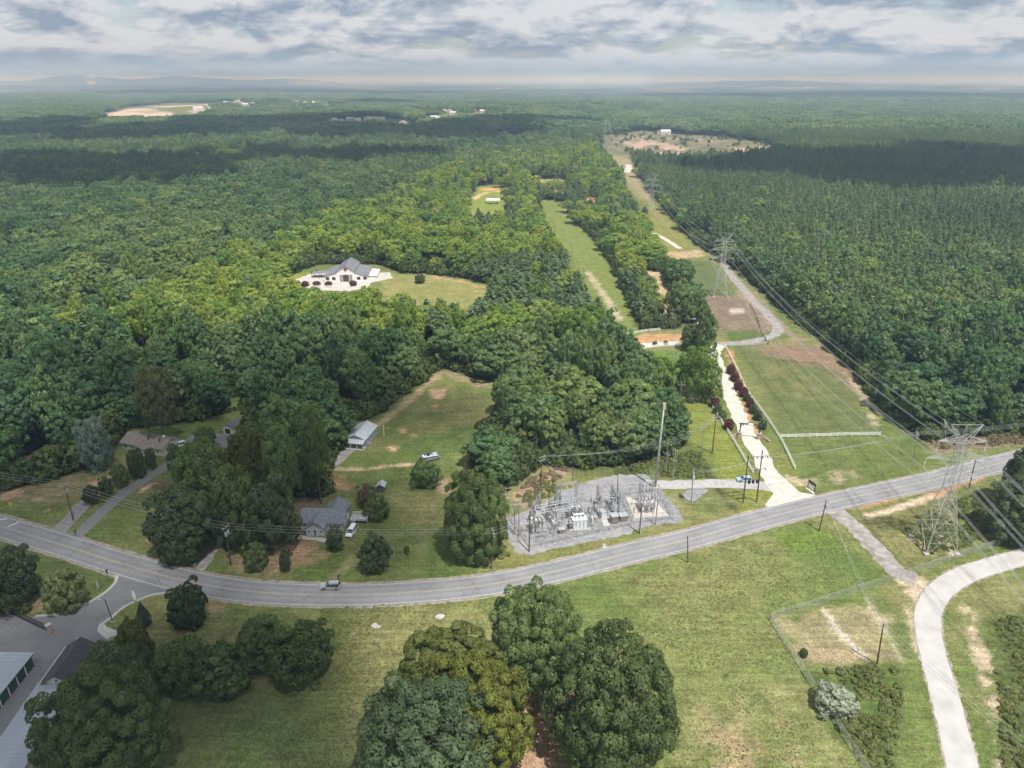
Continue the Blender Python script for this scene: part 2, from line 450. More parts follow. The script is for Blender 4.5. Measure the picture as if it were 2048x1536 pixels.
# fenced square
feat([(1560, 1245), (1660, 1215), (1770, 1225), (1790, 1320), (1640, 1338), (1605, 1320)], (0.25, 0.215, 0.12), 1.6, 3.0, .85)
feat([(1580, 1290), (1700, 1300), (1780, 1320), (1650, 1340)], (0.29, 0.215, 0.135), 1.6, 2.5, .6)
track([(1650, 1225), (1690, 1275), (1725, 1310)], .7, (0.45, 0.40, 0.33), .6, .8, .8)
track([(1735, 1200), (1770, 1260), (1800, 1320)], .6, (0.40, 0.34, 0.25), .6, .8, .6)
feat([(1605, 1345), (1790, 1325), (1800, 1400), (1780, 1560), (1740, 1560)], (0.075, 0.105, 0.028), 2, 3)
feat([(1900, 1190), (1960, 1160), (2048, 1150), (2048, 1250), (1960, 1240), (1890, 1300)], (0.16, 0.16, 0.065), 3, 4, .8)
feat([(1970, 1240), (2048, 1215), (2300, 1250), (2300, 1600), (2000, 1600), (1990, 1400)], (0.070, 0.090, 0.030), 3, 4, .9)
track([(1935, 1210), (1965, 1330), (1990, 1420), (2010, 1540)], 1.2, SAND, .8, 1.2, .7, .45)
track([(1800, 1160), (1850, 1165), (1830, 1185)], 1.6, SAND, 1, 1.5, .8, .4)
track([(1835, 1180), (1822, 1220), (1840, 1300)], 1.0, SAND, .8, 1.2, .7, .35)
# below the pylon
feat([(1730, 1030), (2010, 940), (2048, 1060), (1800, 1140)], (0.125, 0.125, 0.048), 3, 4, .8)
feat([(1760, 1060), (1850, 1070), (1840, 1125), (1790, 1130)], DRY, 3, 3, .6)
track([(1740, 1032), (1800, 1015), (1870, 990)], 1.1, SAND, .7, .9, .95)
track([(1725, 1014), (1780, 1000), (1880, 968), (1960, 950)], .55, CLAY, .6, .7, .85)
track([(1870, 992), (1900, 978), (1960, 955)], .9, CLAY, .6, .8, .85)
track([(1828, 1080), (1850, 1100), (1862, 1105)], .7, SAND, .6, .8, .9)
track([(1876, 1078), (1890, 1090), (1905, 1108)], .9, SAND, .6, .8, .9)
track([(1985, 1045), (2020, 1075), (2048, 1085)], 2.2, (0.30, 0.22, 0.18), 1, 1.5, .7)
# verge and drive corridor
feat([(1300, 705), (1420, 690), (1450, 760), (1350, 770)], (0.085, 0.155, 0.025), 2, 3, .85)
feat([(1330, 770), (1420, 790), (1470, 880), (1520, 950), (1440, 965), (1380, 880)], (0.165, 0.185, 0.040), 3, 4, .85)
feat([(1380, 890), (1420, 900), (1450, 940), (1440, 962), (1380, 940)], (0.115, 0.150, 0.035), 2, 3, .6)
feat([(1345, 775), (1400, 785), (1410, 805), (1370, 800)], SAND, 1.5, 2, .7, .5)
feat([(1460, 990), (1545, 975), (1570, 1000), (1500, 1025), (1470, 1020)], (0.165, 0.180, 0.035), 1.5, 1, .8)
feat([(1555, 880), (1600, 950), (1640, 985), (1590, 990), (1545, 950), (1530, 890)], (0.150, 0.165, 0.045), 2, 2, .7)
track([(1575, 955), (1600, 965), (1630, 962)], 1.6, SAND, 1, 1.5, .7, .4)
track([(1505, 880), (1520, 905), (1545, 940)], 1.4, STRAW, 1, 1.4, .9, .4)
track([(1490, 820), (1500, 845), (1512, 868)], 1.0, CLAY, .6, .9, .95)
track([(1458, 702), (1470, 735), (1484, 775)], 1.3, CLAY, .7, 1.0, .9)
track([(1482, 795), (1492, 825)], .8, CLAY, .7, 1.0, .8)
feat([(1455, 715), (1475, 715), (1560, 860), (1545, 870)], (0.12, 0.155, 0.035), 1.5, 1.5, .55)
# paddocks on the right of way
feat([(1480, 700), (1620, 690), (1700, 750), (1760, 870), (1565, 872)], (0.105, 0.120, 0.045), 3, 3)
feat([(1490, 690), (1650, 684), (1740, 765), (1720, 790), (1640, 725), (1540, 715)], (0.21, 0.15, 0.105), 2.5, 5, .7)
feat([(1540, 690), (1640, 700), (1690, 745), (1600, 730)], (0.22, 0.13, 0.09), 2.5, 3, .5)
feat([(1520, 720), (1620, 740), (1660, 800), (1560, 790)], DRY, 3, 3, .5, .5)
feat([(1565, 880), (1765, 876), (1830, 900), (1840, 935), (1640, 980)], (0.105, 0.130, 0.040), 3, 3, .9)
track([(1690, 740), (1730, 800), (1750, 850)], 1.3, SAND, .8, 1.2, .55, .4)
feat([(1660, 945), (1720, 940), (1720, 955), (1670, 962)], SAND, 1, 2, .7, .5)
feat([(1400, 590), (1500, 590), (1555, 655), (1510, 672), (1440, 665)], (0.190, 0.140, 0.105), 2, 5, .85)
feat([(1420, 600), (1490, 600), (1530, 640), (1450, 640)], (0.165, 0.118, 0.092), 2, 3, .6)
feat([(1460, 617), (1487, 617), (1487, 627), (1460, 627)], (0.40, 0.36, 0.29), 1.2, .8)
feat([(1450, 662), (1510, 660), (1520, 678), (1460, 682)], (0.085, 0.120, 0.035), 1.5, 1.5)
feat([(1350, 525), (1420, 520), (1450, 560), (1470, 592), (1400, 592)], (0.100, 0.125, 0.048), 2, 3)
feat([(1440, 520), (1500, 580), (1560, 640), (1600, 680), (1550, 660), (1480, 590)], (0.27, 0.20, 0.155), 2, 3, .8)
feat([(1290, 390), (1330, 430), (1390, 495), (1330, 505), (1300, 450)], (0.19, 0.19, 0.05), 4, 5, .9)
feat([(1215, 312), (1262, 312), (1275, 350), (1310, 400), (1280, 400), (1240, 350)], (0.26, 0.215, 0.115), 5, 5, .9)
feat([(1330, 505), (1400, 500), (1410, 513), (1350, 520)], (0.44, 0.30, 0.19), 3, 3, .8)
# strip and gaps
feat(OPEN_PX['strip'], (0.145, 0.175, 0.045), 3, 3, .9)
track([(1175, 545), (1215, 600), (1240, 640)], 1.6, SAND, 1, 1.6, .7)
feat(OPEN_PX['dirt gap'], (0.42, 0.30, 0.19), 2, 4, .9)
feat([(1125, 395), (1165, 400), (1150, 440), (1125, 430)], (0.27, 0.225, 0.125), 4, 4, .8)
feat(OPEN_PX['meadow'], (0.17, 0.185, 0.060), 3, 4)
feat(OPEN_PX['meadow'], (0.24, 0.205, 0.085), 3, 4, .8, .5)
track([(860, 552), (920, 562), (965, 575)], 1.6, (0.40, 0.27, 0.15), 1.5, 2, .7, .4)
feat([(540, 560), (590, 548), (620, 545), (600, 570)], (0.20, 0.21, 0.05), 2, 3)
feat(OPEN_PX['red lot'], (0.17, 0.17, 0.06), 4, 5)
feat([(1055, 360), (1120, 360), (1140, 370), (1090, 379), (1065, 374)], (0.40, 0.30, 0.21), 5, 9, .9, .42)
feat(OPEN_PX['bare gap'], (0.42, 0.19, 0.10), 4, 4)
feat(OPEN_PX['path gap'], (0.42, 0.26, 0.14), 3, 3)
feat(OPEN_PX['pavilion'], (0.17, 0.20, 0.045), 4, 4)
track([(950, 398), (965, 388), (985, 384), (1000, 383)], 2.0, (0.52, 0.36, 0.22), 2, 2)
feat([(960, 376), (1000, 374), (1000, 380), (965, 382)], (0.45, 0.25, 0.12), 4, 3)
feat([(1240, 680), (1290, 668), (1380, 668), (1380, 680), (1280, 688)], (0.40, 0.23, 0.12), 1.5, 2, .9)
feat([(1375, 575), (1420, 640), (1400, 650), (1365, 600)], (0.42, 0.28, 0.18), 2, 3, .6)
# houses
feat([(0, 985), (100, 962), (205, 930), (235, 915), (180, 985), (110, 1010), (0, 1000)], (0.25, 0.18, 0.12), 2, 3, .4)
for q in ([(0, 978), (45, 975), (50, 992), (0, 1002)], [(62, 994), (84, 996), (80, 1002), (66, 1000)], [(46, 972), (72, 968), (70, 976), (52, 980)],
          [(88, 1018), (102, 1018), (100, 1024)], [(178, 965), (205, 958), (202, 975), (182, 973)], [(215, 955), (226, 953), (224, 966), (214, 966)],
          [(112, 988), (120, 988), (119, 993)]):
    feat(q, (0.40, 0.25, 0.165), .5, 1.1, .8)
feat([(277, 982), (306, 964), (315, 964), (300, 976), (284, 985)], (0.52, 0.36, 0.24), .4, .5)
track([(150, 1020), (200, 985), (260, 945)], 1.6, (0.17, 0.115, 0.075), 1, 1.5, .7)
feat([(420, 1060), (470, 1075), (540, 1100), (620, 1090), (650, 1110), (560, 1150), (450, 1140)], (0.32, 0.215, 0.14), 1.5, 2.6, .75, .5)
feat([(560, 1085), (640, 1085), (640, 1110), (570, 1130)], (0.30, 0.19, 0.12), 1.5, 2.2, .7, .42)
feat([(295, 1075), (310, 1075), (320, 1100), (400, 1110), (395, 1125), (320, 1110)], (0.34, 0.21, 0.14), 1, 1.6, .8, .45)
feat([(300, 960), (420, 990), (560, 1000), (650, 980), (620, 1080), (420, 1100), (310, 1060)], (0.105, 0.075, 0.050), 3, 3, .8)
feat([(655, 945), (690, 955), (700, 975), (660, 985), (640, 965)], (0.36, 0.205, 0.13), 1.5, 2.5, .8, .42)
track([(672, 938), (730, 938), (780, 932), (830, 928)], .7, (0.45, 0.33, 0.22), .5, .8, .95)
track([(880, 748), (820, 800), (770, 838), (740, 862)], 1.3, (0.34, 0.24, 0.16), 1, 1.8, .75)
feat([(870, 742), (900, 738), (1000, 775), (960, 775), (900, 755)], (0.25, 0.19, 0.12), 1.5, 2.4, .7)
for q in ([(795, 858), (812, 858), (810, 866)], [(775, 893), (795, 893), (792, 902), (778, 902)], [(818, 868), (832, 868), (836, 876)], [(858, 780), (890, 780), (885, 800), (862, 796)],
          [(860, 810), (875, 810), (872, 822)]):
    feat(q, (0.46, 0.29, 0.19), .6, 1.0, .9)
feat([(780, 1000), (890, 985), (900, 1050), (820, 1060)], DRY, 3, 4, .8)
feat([(868, 965), (900, 955), (900, 985), (875, 985)], (0.38, 0.27, 0.185), 1, 1.6, .7)
feat([(700, 1110), (720, 1115), (690, 1150), (660, 1170), (650, 1165)], STRAW, 1, 1, .6)
track([(850, 1100), (840, 1050), (850, 1000)], 1.0, DRY, 1, 1.5, .5)
# round the substation
feat([(1030, 985), (1060, 955), (1110, 935), (1150, 935), (1100, 975), (1050, 1015)], (0.30, 0.20, 0.15), 2, 2.5, .85)
feat([(1080, 980), (1150, 955), (1210, 945), (1150, 975), (1090, 1005)], (0.17, 0.165, 0.055), 2, 2, .8)
feat([(1000, 1050), (1030, 1100), (1060, 1110), (1300, 1075), (1450, 1030), (1250, 1100), (1000, 1150), (960, 1130)], (0.165, 0.160, 0.055), 3, 3, .8)
feat([(1000, 1035), (1015, 1030), (1062, 1100), (1035, 1108), (1028, 1095)], (0.32, 0.215, 0.155), .8, .8, .95)
feat([(1180, 945), (1300, 935), (1400, 900), (1420, 950), (1330, 962), (1250, 945)], (0.085, 0.100, 0.035), 3, 3, .9)
feat([(1320, 960), (1345, 965), (1440, 955), (1400, 962), (1330, 972)], (0.16, 0.17, 0.045), 1, 1, .7)
feat([(0, 1080), (120, 1110), (230, 1150), (220, 1170), (130, 1215), (0, 1225)], (0.075, 0.100, 0.035), 2, 2, .7)
feat([(60, 1195), (130, 1190), (150, 1215), (60, 1228)], (0.30, 0.22, 0.14), 1.2, 2, .8, .45)
feat([(395, 1195), (460, 1205), (470, 1225), (420, 1225)], (0.30, 0.2, 0.13), 1.5, 2, .7, .5)
feat([(1850, 878), (2048, 860), (2300, 830), (2300, 900), (2048, 892), (1870, 905)], (0.22, 0.155, 0.10), 3, 3, .8)
# far clearings
feat(OPEN_PX['far clearing'], (0.125, 0.130, 0.068), 8, 14)
feat(OPEN_PX['far clearing'], (0.20, 0.165, 0.10), 10, 14, .8, .5)
feat([(1240, 290), (1290, 283), (1360, 300), (1400, 312), (1330, 314), (1280, 305)], (0.38, 0.26, 0.20), 8, 10, .9)
for q in ([(1240, 280), (1290, 275), (1292, 279), (1245, 284)], [(1330, 280), (1400, 283), (1400, 287), (1335, 284)], [(1400, 292), (1440, 284), (1445, 288), (1410, 297)], [(1470, 296), (1540, 300), (1520, 307), (1460, 305)]):
    feat(q, (0.42, 0.29, 0.22), 8, 12, .85)
feat([(200, 233), (255, 217), (300, 217), (345, 228), (350, 237)], (0.47, 0.35, 0.27), 14, 24)
feat([(290, 213), (400, 209), (425, 210), (420, 216), (330, 217)], (0.46, 0.34, 0.26), 14, 22)
feat([(370, 224), (430, 217), (440, 222), (400, 230)], (0.40, 0.33, 0.28), 14, 20, .8)
feat([(240, 224), (300, 220), (350, 224), (300, 230)], (0.17, 0.18, 0.08), 14, 20, .5)
feat([(575, 223), (700, 220), (700, 224), (600, 226)], (0.34, 0.32, 0.20), 16, 16, .9)
g = lerp(g, (0.10, 0.105, 0.055), sstep(.45, .6, fbm(gx / 14, gy / 14, 171, 3)) * (sdf(OPEN['far clearing'], gx, gy) > 0) * .8)
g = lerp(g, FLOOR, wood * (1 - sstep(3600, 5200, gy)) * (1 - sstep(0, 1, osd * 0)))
farm = sstep(4200, 5400, gy)
fcol = lerp(np.tile(np.array(FAR), (len(gx), 1)), (0.052, 0.070, 0.034), sstep(.4, .65, fbm(gx / 900, gy / 500, 21)))
fcol = lerp(fcol, (0.20, 0.18, 0.10), sstep(.66, .72, fbm(gx / 700 + 3, gy / 420, 31)) * .8)
fcol = lerp(fcol, (0.45, 0.42, 0.38), sstep(.80, .82, vnoise(gx / 160, gy / 110, 41)) * sstep(.6, .66, fbm(gx / 1500, gy / 900, 51)) * .8)
g = g * (1 - farm[:, None]) + fcol * farm[:, None]
gh = gz(gx, gy) + farm * (8 + 16 * fbm(gx / 120, gy / 80, 61, 2))
me = bpy.data.meshes.new('ground')
nR, nT = len(ys), len(ts)
me.vertices.add(nR * nT); me.vertices.foreach_set('co', np.stack([gx, gy, gh], 1).astype(np.float32).ravel())
ii = (np.arange(nR - 1)[:, None] * nT + np.arange(nT - 1)[None, :]).ravel()
quads = np.stack([ii, ii + 1, ii + nT + 1, ii + nT], 1).astype(np.int32)
me.loops.add(quads.size); me.loops.foreach_set('vertex_index', quads.ravel())
me.polygons.add(len(quads)); me.polygons.foreach_set('loop_start', np.arange(0, quads.size, 4, dtype=np.int32))
me.polygons.foreach_set('use_smooth', np.ones(len(quads), bool))
me.update(calc_edges=True)
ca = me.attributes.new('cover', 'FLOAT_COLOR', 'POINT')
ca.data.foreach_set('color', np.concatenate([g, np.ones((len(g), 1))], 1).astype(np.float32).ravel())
m, nt, b = nodes_of('ground_cover'); N, L = nt.nodes, nt.links
at = N.new('ShaderNodeAttribute'); at.attribute_name = 'cover'
geo = N.new('ShaderNodeNewGeometry')
def tex(scale, detail=4, stretch=None):
    n = N.new('ShaderNodeTexNoise'); n.inputs['Scale'].default_value = scale; n.inputs['Detail'].default_value = detail
    n.inputs['Roughness'].default_value = .62
    if stretch:
        mp = N.new('ShaderNodeMapping'); mp.inputs['Scale'].default_value = stretch[0]; mp.inputs['Rotation'].default_value = (0, 0, stretch[1])
        L.new(geo.outputs['Position'], mp.inputs[0]); L.new(mp.outputs[0], n.inputs['Vector'])
    else: L.new(geo.outputs['Position'], n.inputs['Vector'])
    return n.outputs['Fac']
def rng_(s, lo, hi, a=.3, b_=.7):
    r = N.new('ShaderNodeMapRange'); L.new(s, r.inputs[0]); r.inputs[1].default_value, r.inputs[2].default_value, r.inputs[3].default_value, r.inputs[4].default_value = a, b_, lo, hi
    return r.outputs[0]
def mul(a, c):
    n = N.new('ShaderNodeMath'); n.operation = 'MULTIPLY'; L.new(a, n.inputs[0]); L.new(c, n.inputs[1]); return n.outputs[0]
fine, tuft, mid, mow, clump = tex(3.2, 3), tex(1.1, 5), tex(.20, 5), tex(.8, 3, ((.10, 1.3, 1), R(17))), tex(.5, 6)
k = mul(mul(mul(rng_(fine, .66, 1.32, .36, .64), rng_(tuft, .76, 1.24, .36, .64)), mul(rng_(mid, .78, 1.22), rng_(mow, .87, 1.12, .38, .62))), rng_(clump, .88, 1.12, .38, .62))
sc = N.new('ShaderNodeVectorMath'); sc.operation = 'SCALE'; L.new(at.outputs['Color'], sc.inputs[0]); L.new(k, sc.inputs['Scale'])
hs = N.new('ShaderNodeHueSaturation'); L.new(sc.outputs[0], hs.inputs['Color'])
hh = rng_(tex(.5, 4), .485, .515); L.new(hh, hs.inputs['Hue'])
L.new(hs.outputs[0], b.inputs['Base Color']); b.inputs['Roughness'].default_value = .95; b.inputs['Specular IOR Level'].default_value = .1
bp = N.new('ShaderNodeBump'); bp.inputs['Strength'].default_value = .9; bp.inputs['Distance'].default_value = .25
L.new(mul(tuft, fine), bp.inputs['Height']); L.new(bp.outputs[0], b.inputs['Normal'])
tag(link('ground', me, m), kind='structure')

# ------------------------------------------------------------------ roads, drives, yards
Z1, Z2, Z3, Z4 = .012, .018, .024, .030
def asphalt(name, col, var=.12, crack=True, tracks=False):
    m, nt, b = nodes_of(name); N, L = nt.nodes, nt.links
    geo = N.new('ShaderNodeNewGeometry')
    def T(s, d=4):
        n = N.new('ShaderNodeTexNoise'); n.inputs['Scale'].default_value = s; n.inputs['Detail'].default_value = d; L.new(geo.outputs['Position'], n.inputs['Vector'])
        r = N.new('ShaderNodeMapRange'); L.new(n.outputs['Fac'], r.inputs[0]); r.inputs[1].default_value, r.inputs[2].default_value = .3, .7
        r.inputs[3].default_value, r.inputs[4].default_value = 1 - var, 1 + var; return r.outputs[0]
    a, c = T(.18, 5), T(2.5, 5)
    mu = N.new('ShaderNodeMath'); mu.operation = 'MULTIPLY'; L.new(a, mu.inputs[0]); L.new(c, mu.inputs[1])
    sc = N.new('ShaderNodeVectorMath'); sc.operation = 'SCALE'; sc.inputs[0].default_value = col; L.new(mu.outputs[0], sc.inputs['Scale'])
    out = sc.outputs[0]
    if tracks:                                                            # tyre-polished wheel paths and a lighter crown
        at = N.new('ShaderNodeAttribute'); at.attribute_name = 'across'
        ab = N.new('ShaderNodeMath'); ab.operation = 'ABSOLUTE'; L.new(at.outputs['Fac'], ab.inputs[0])
        rp = N.new('ShaderNodeValToRGB'); rp.color_ramp.interpolation = 'EASE'; e = rp.color_ramp.elements
        for k_, (x_, v_) in enumerate(((0, 1.0), (.22, .91), (.45, 1.03), (.66, .90), (.86, 1.0), (1, .94))):
            if k_ > 1: e.new(x_)
            e[k_].position = x_; e[k_].color = (v_, v_, v_, 1)
        dv = N.new('ShaderNodeMath'); dv.operation = 'DIVIDE'; L.new(ab.outputs[0], dv.inputs[0]); dv.inputs[1].default_value = 3.75; L.new(dv.outputs[0], rp.inputs[0])
        vm = N.new('ShaderNodeVectorMath'); vm.operation = 'MULTIPLY'; L.new(out, vm.inputs[0]); L.new(rp.outputs[0], vm.inputs[1]); out = vm.outputs[0]
    if crack:
        vo = N.new('ShaderNodeTexVoronoi'); vo.feature = 'DISTANCE_TO_EDGE'; vo.inputs['Scale'].default_value = .16
        nz = N.new('ShaderNodeTexNoise'); nz.inputs['Scale'].default_value = .5; nz.inputs['Detail'].default_value = 4; L.new(geo.outputs['Position'], nz.inputs['Vector'])
        va = N.new('ShaderNodeMix'); va.data_type = 'RGBA'; va.blend_type = 'LINEAR_LIGHT'; va.inputs[0].default_value = .9
        L.new(geo.outputs['Position'], va.inputs[6]); L.new(nz.outputs['Color'], va.inputs[7]); L.new(va.outputs[2], vo.inputs['Vector'])
        r = N.new('ShaderNodeMapRange'); L.new(vo.outputs['Distance'], r.inputs[0]); r.inputs[1].default_value, r.inputs[2].default_value, r.inputs[3].default_value, r.inputs[4].default_value = 0, .016, .72, 1
        s2 = N.new('ShaderNodeVectorMath'); s2.operation = 'SCALE'; L.new(out, s2.inputs[0]); L.new(r.outputs[0], s2.inputs['Scale']); out = s2.outputs[0]
    L.new(out, b.inputs['Base Color']); b.inputs['Roughness'].default_value = .85; b.inputs['Specular IOR Level'].default_value = .25
    return m
M_ROAD, M_LOT = asphalt('asphalt_road', (0.218, 0.218, 0.224), .13, tracks=True), asphalt('asphalt_yard', (0.165, 0.166, 0.172))
M_WHITE = mat('road_paint_white', (.52, .52, .50), .8, var=.28, scale=3); M_YELLOW = mat('road_paint_yellow', (.40, .345, .22), .8, var=.35, scale=2)
M_CONC = mat('concrete', (.395, .385, .37), .9, var=.10, scale=.35, bump=.3, bscale=6, stain=((.27, .255, .23), .22, .6))
M_GRAV = mat('gravel_pale', (.475, .44, .385), .95, var=.2, scale=.5, bump=.8, bscale=5)
M_GRAVG = mat('gravel_grey', (.215, .215, .225), .95, var=.3, scale=.9, bump=.8, bscale=6, stain=((.31, .30, .28), .15, .8))
M_GRAVD = mat('gravel_dark', (.21, .20, .205), .95, var=.25, scale=1.0, bump=.8, bscale=6)
M_GRAVP = mat('gravel_drive', (.27, .252, .240), .95, var=.3, scale=.6, bump=.8, bscale=6, stain=((.17, .145, .10), .35, .8))
ROAD = pxpath([(-420, 940), (-200, 993), (0, 1052), (147, 1097), (239, 1126), (376, 1163), (513, 1184), (683, 1190), (834, 1184), (979, 1169), (1114, 1142), (1250, 1108), (1380, 1078),
               (1505, 1043), (1640, 1009), (1770, 981), (1900, 952), (2040, 917), (2300, 860), (2700, 800)], 2.0)
rngR = random.Random(3)
offs = [-3.75, -3.3, -2.9, -2.5, -2.1, -1.7, -1.3, -.9, -.5, 0, .5, .9, 1.3, 1.7, 2.1, 2.5, 2.9, 3.3, 3.75]; Nn = normals2(ROAD); mbx = MB(); V, F, acr = [], [], []
for p_, n_ in zip(ROAD, Nn):
    for o_ in offs:
        q_ = p_ + n_ * (o_ + (rngR.uniform(-.1, .1) if abs(o_) > 3.7 else 0)); V.append((q_.x, q_.y, Z3)); acr.append(o_)
w_ = len(offs)
for i in range(len(ROAD) - 1):
    for j in range(w_ - 1): F.append((i * w_ + j, (i + 1) * w_ + j, (i + 1) * w_ + j + 1, i * w_ + j + 1))
road = mbx.add(V, F).build('road', M_ROAD); tag(road, kind='structure')
road.data.attributes.new('across', 'FLOAT', 'POINT').data.foreach_set('value', acr)
M_SHOULDER = mat('road_shoulder', (.255, .225, .175), .95, var=.35, scale=.8, bump=.6, bscale=5)
for s_ in (-1, 1):
    a_, b_ = sorted((s_ * 3.6, s_ * 4.35)); tag(strip(MB(), ROAD, a_, b_, Z1 - .004, .22, rngR).build('road_shoulder', M_SHOULDER), kind='structure')
for nm, a, b_ in (('edge_line', -3.36, -3.26), ('edge_line', 3.26, 3.36)):
    strip(MB(), ROAD, a, b_, Z4 + .004).build(nm, M_WHITE, road)
for a, b_ in ((-.16, -.07), (.07, .16)):
    strip(MB(), ROAD, a, b_, Z4 + .004).build('centre_line', M_YELLOW, road)
for (p, q) in (((16, 1054), (37, 1044)), ((-6, 1039), (14, 1038))):            # stop bar and arrow in the far lane
    strip(MB(), [GV(*p), (GV(*p) + GV(*q)) / 2, GV(*q)], -.25, .25, Z4 + .004).build('stop_line', M_WHITE, road)
def sheet(name, px, material, z, parent=None, kind='structure', rag=0.0, sub=3.0):
    P = [Vector((*G(*p), 0)) for p in px]; out = []; rg = random.Random(len(px) * 7 + 1)
    for a, b_ in zip(P, P[1:] + P[:1]):
        n = max(1, int((b_ - a).length / sub)) if rag else 1
        for k_ in range(n):
            q = a.lerp(b_, k_ / n)
            out.append((q.x + rg.uniform(-rag, rag), q.y + rg.uniform(-rag, rag)))
    mbx = MB(); mbx.add([(x, y, z) for x, y in out], [tuple(range(len(out)))])
    me = mbx.mesh(name)
    import bmesh
    bm = bmesh.new(); bm.from_mesh(me); bmesh.ops.triangulate(bm, faces=bm.faces, ngon_method='EAR_CLIP')
    for f in bm.faces:
        if f.normal.z < 0: f.normal_flip()
    bm.to_mesh(me); bm.free()
    o = link(name, me, material, parent)
    if parent is None: tag(o, kind=kind)
    return o
def lane(name, px, w, material, z, jit=.25, step=2.0, a=None):
    P = pxpath(px, step)
    o = strip(MB(), P, -w / 2 if a is None else a[0], w / 2 if a is None else a[1], z, jit, random.Random(len(px)))
    o = o.build(name, material); tag(o, kind='structure'); return o
lot = sheet('pavement', [(331, 1188), (300, 1192), (250, 1215), (224, 1236), (203, 1250), (202, 1262), (222, 1278), (196, 1294), (160, 1330), (130, 1420), (60, 1600), (-500, 1700), (-420, 1240), (-200, 1228),
                         (0, 1228), (62, 1234), (109, 1231), (156, 1217), (201, 1192), (226, 1170), (232, 1152), (262, 1128), (330, 1150), (372, 1172)], M_LOT, Z2)
for nm, px in (('kerb', [(236, 1151), (230, 1168), (203, 1191), (157, 1216), (109, 1230), (70, 1233)]),
               ('kerb', [(330, 1187), (300, 1192), (250, 1214), (224, 1236), (204, 1249), (202, 1261), (220, 1276)])):
    P = pxpath(px, 1.0); mbx = MB(); Nn = normals2(P); V = []; F = []
    for p, n in zip(P, Nn):
        for o_, z in ((-.55, .02), (-.5, .06), (-.1, .09), (.12, .16), (.22, .16), (.24, .0)):
            q = p + n * o_; V.append((q.x, q.y, z))
    for i in range(len(P) - 1):
        for j in range(5): F.append((i * 6 + j, (i + 1) * 6 + j, (i + 1) * 6 + j + 1, i * 6 + j + 1))
    tag(mbx.add(V, F).build(nm, M_CONC), kind='structure')
for i in range(6):                                                            # parking bays by the office
    a, b_ = GV(165 + i * 7.2, 1297 - i * 4.4), GV(172 + i * 7.4, 1282 - i * 3.0)
    if i < 5: strip(MB(), [GV(148 + i * 11, 1289 + i * 4.0), GV(155 + i * 11.5, 1275 + i * 4.0)], -.06, .06, Z4).build('bay_line', M_WHITE, lot)
sheet('path', [(200, 1248), (206, 1262), (222, 1274), (240, 1270), (236, 1262), (216, 1255), (206, 1246)], M_CONC, Z2)
lane('driveway', [(1586, 1006), (1566, 985), (1545, 958), (1528, 925), (1508, 890), (1487, 850), (1468, 808), (1449, 765), (1436, 735), (1428, 705), (1440, 690)], 5.4, M_GRAV, Z2, .5)
sheet('driveway_mouth', [(1530, 1010), (1552, 985), (1545, 960), (1560, 950), (1580, 965), (1600, 985), (1632, 990), (1600, 1012), (1550, 1026)], M_GRAV, Z1, rag=.3)
lane('driveway', [(1550, 976), (1500, 969), (1440, 967), (1380, 968), (1330, 970), (1290, 966)], 4.6, mat('gravel_lane', (.33, .325, .315), .95, var=.2, scale=.7, bump=.7, bscale=6), Z1 + .003, .3)
lane('farm_lane', [(1236, 694), (1290, 690), (1350, 687), (1430, 688), (1490, 684), (1545, 672), (1556, 655), (1535, 630), (1510, 605), (1495, 588), (1470, 560), (1452, 535), (1440, 520)], 4.4, M_GRAVP, Z1, .5)
lane('farm_lane', [(1210, 690), (1260, 692), (1330, 688), (1372, 686)], 5.5, M_GRAV, Z2 + .002, .5)
lane('farm_lane', [(1306, 466), (1330, 478), (1352, 492), (1362, 497)], 4.0, M_GRAV, Z1, .4)
lane('farm_lane', [(1245, 296), (1252, 315), (1258, 330), (1254, 345)], 9.0, M_GRAV, Z1, .8)
lane('concrete_lane', [(2400, 1020), (2200, 1070), (2048, 1113), (1985, 1131), (1929, 1150), (1882, 1180), (1860, 1215), (1856, 1250), (1864, 1300), (1881, 1360), (1902, 1438), (1924, 1530), (1950, 1640)], 4.9, M_CONC, Z2, .12, 1.5)
lane('lane_verge', [(2400, 1020), (2200, 1070), (2048, 1113), (1985, 1131), (1929, 1150), (1882, 1180), (1860, 1215), (1856, 1250), (1864, 1300), (1881, 1360), (1902, 1438), (1924, 1530), (1950, 1640)], 5.6, M_SHOULDER, Z1 - .004, .30, .5)
lane('gravel_track', [(1650, 1008), (1680, 1030), (1718, 1062), (1758, 1105), (1796, 1143), (1832, 1158)], 5.0, M_GRAVP, Z1, .5, 1.0)
lane('driveway', [(96, 1082), (130, 1050), (160, 1015), (176, 1002)], 4.2, M_GRAVD, Z1, .3)
lane('driveway', [(130, 1092), (165, 1062), (200, 1028), (250, 985), (300, 952), (335, 932), (362, 912), (395, 895), (430, 880), (462, 872)], 3.6, M_LOT, Z2, .15)
sheet('driveway_apron', [(352, 895), (395, 862), (440, 868), (470, 872), (478, 885), (462, 896), (440, 893), (400, 903), (365, 912)], M_LOT, Z1, rag=.3)
lane('driveway', [(385, 1150), (410, 1118), (432, 1085), (450, 1060)], 3.6, M_GRAVP, Z1, .3)
lane('driveway', [(660, 932), (680, 915), (698, 900), (706, 894)], 4.0, M_GRAVP, Z1, .3)
lane('path', [(597, 1074), (630, 1077), (655, 1082)], 1.5, M_CONC, Z2, .05)
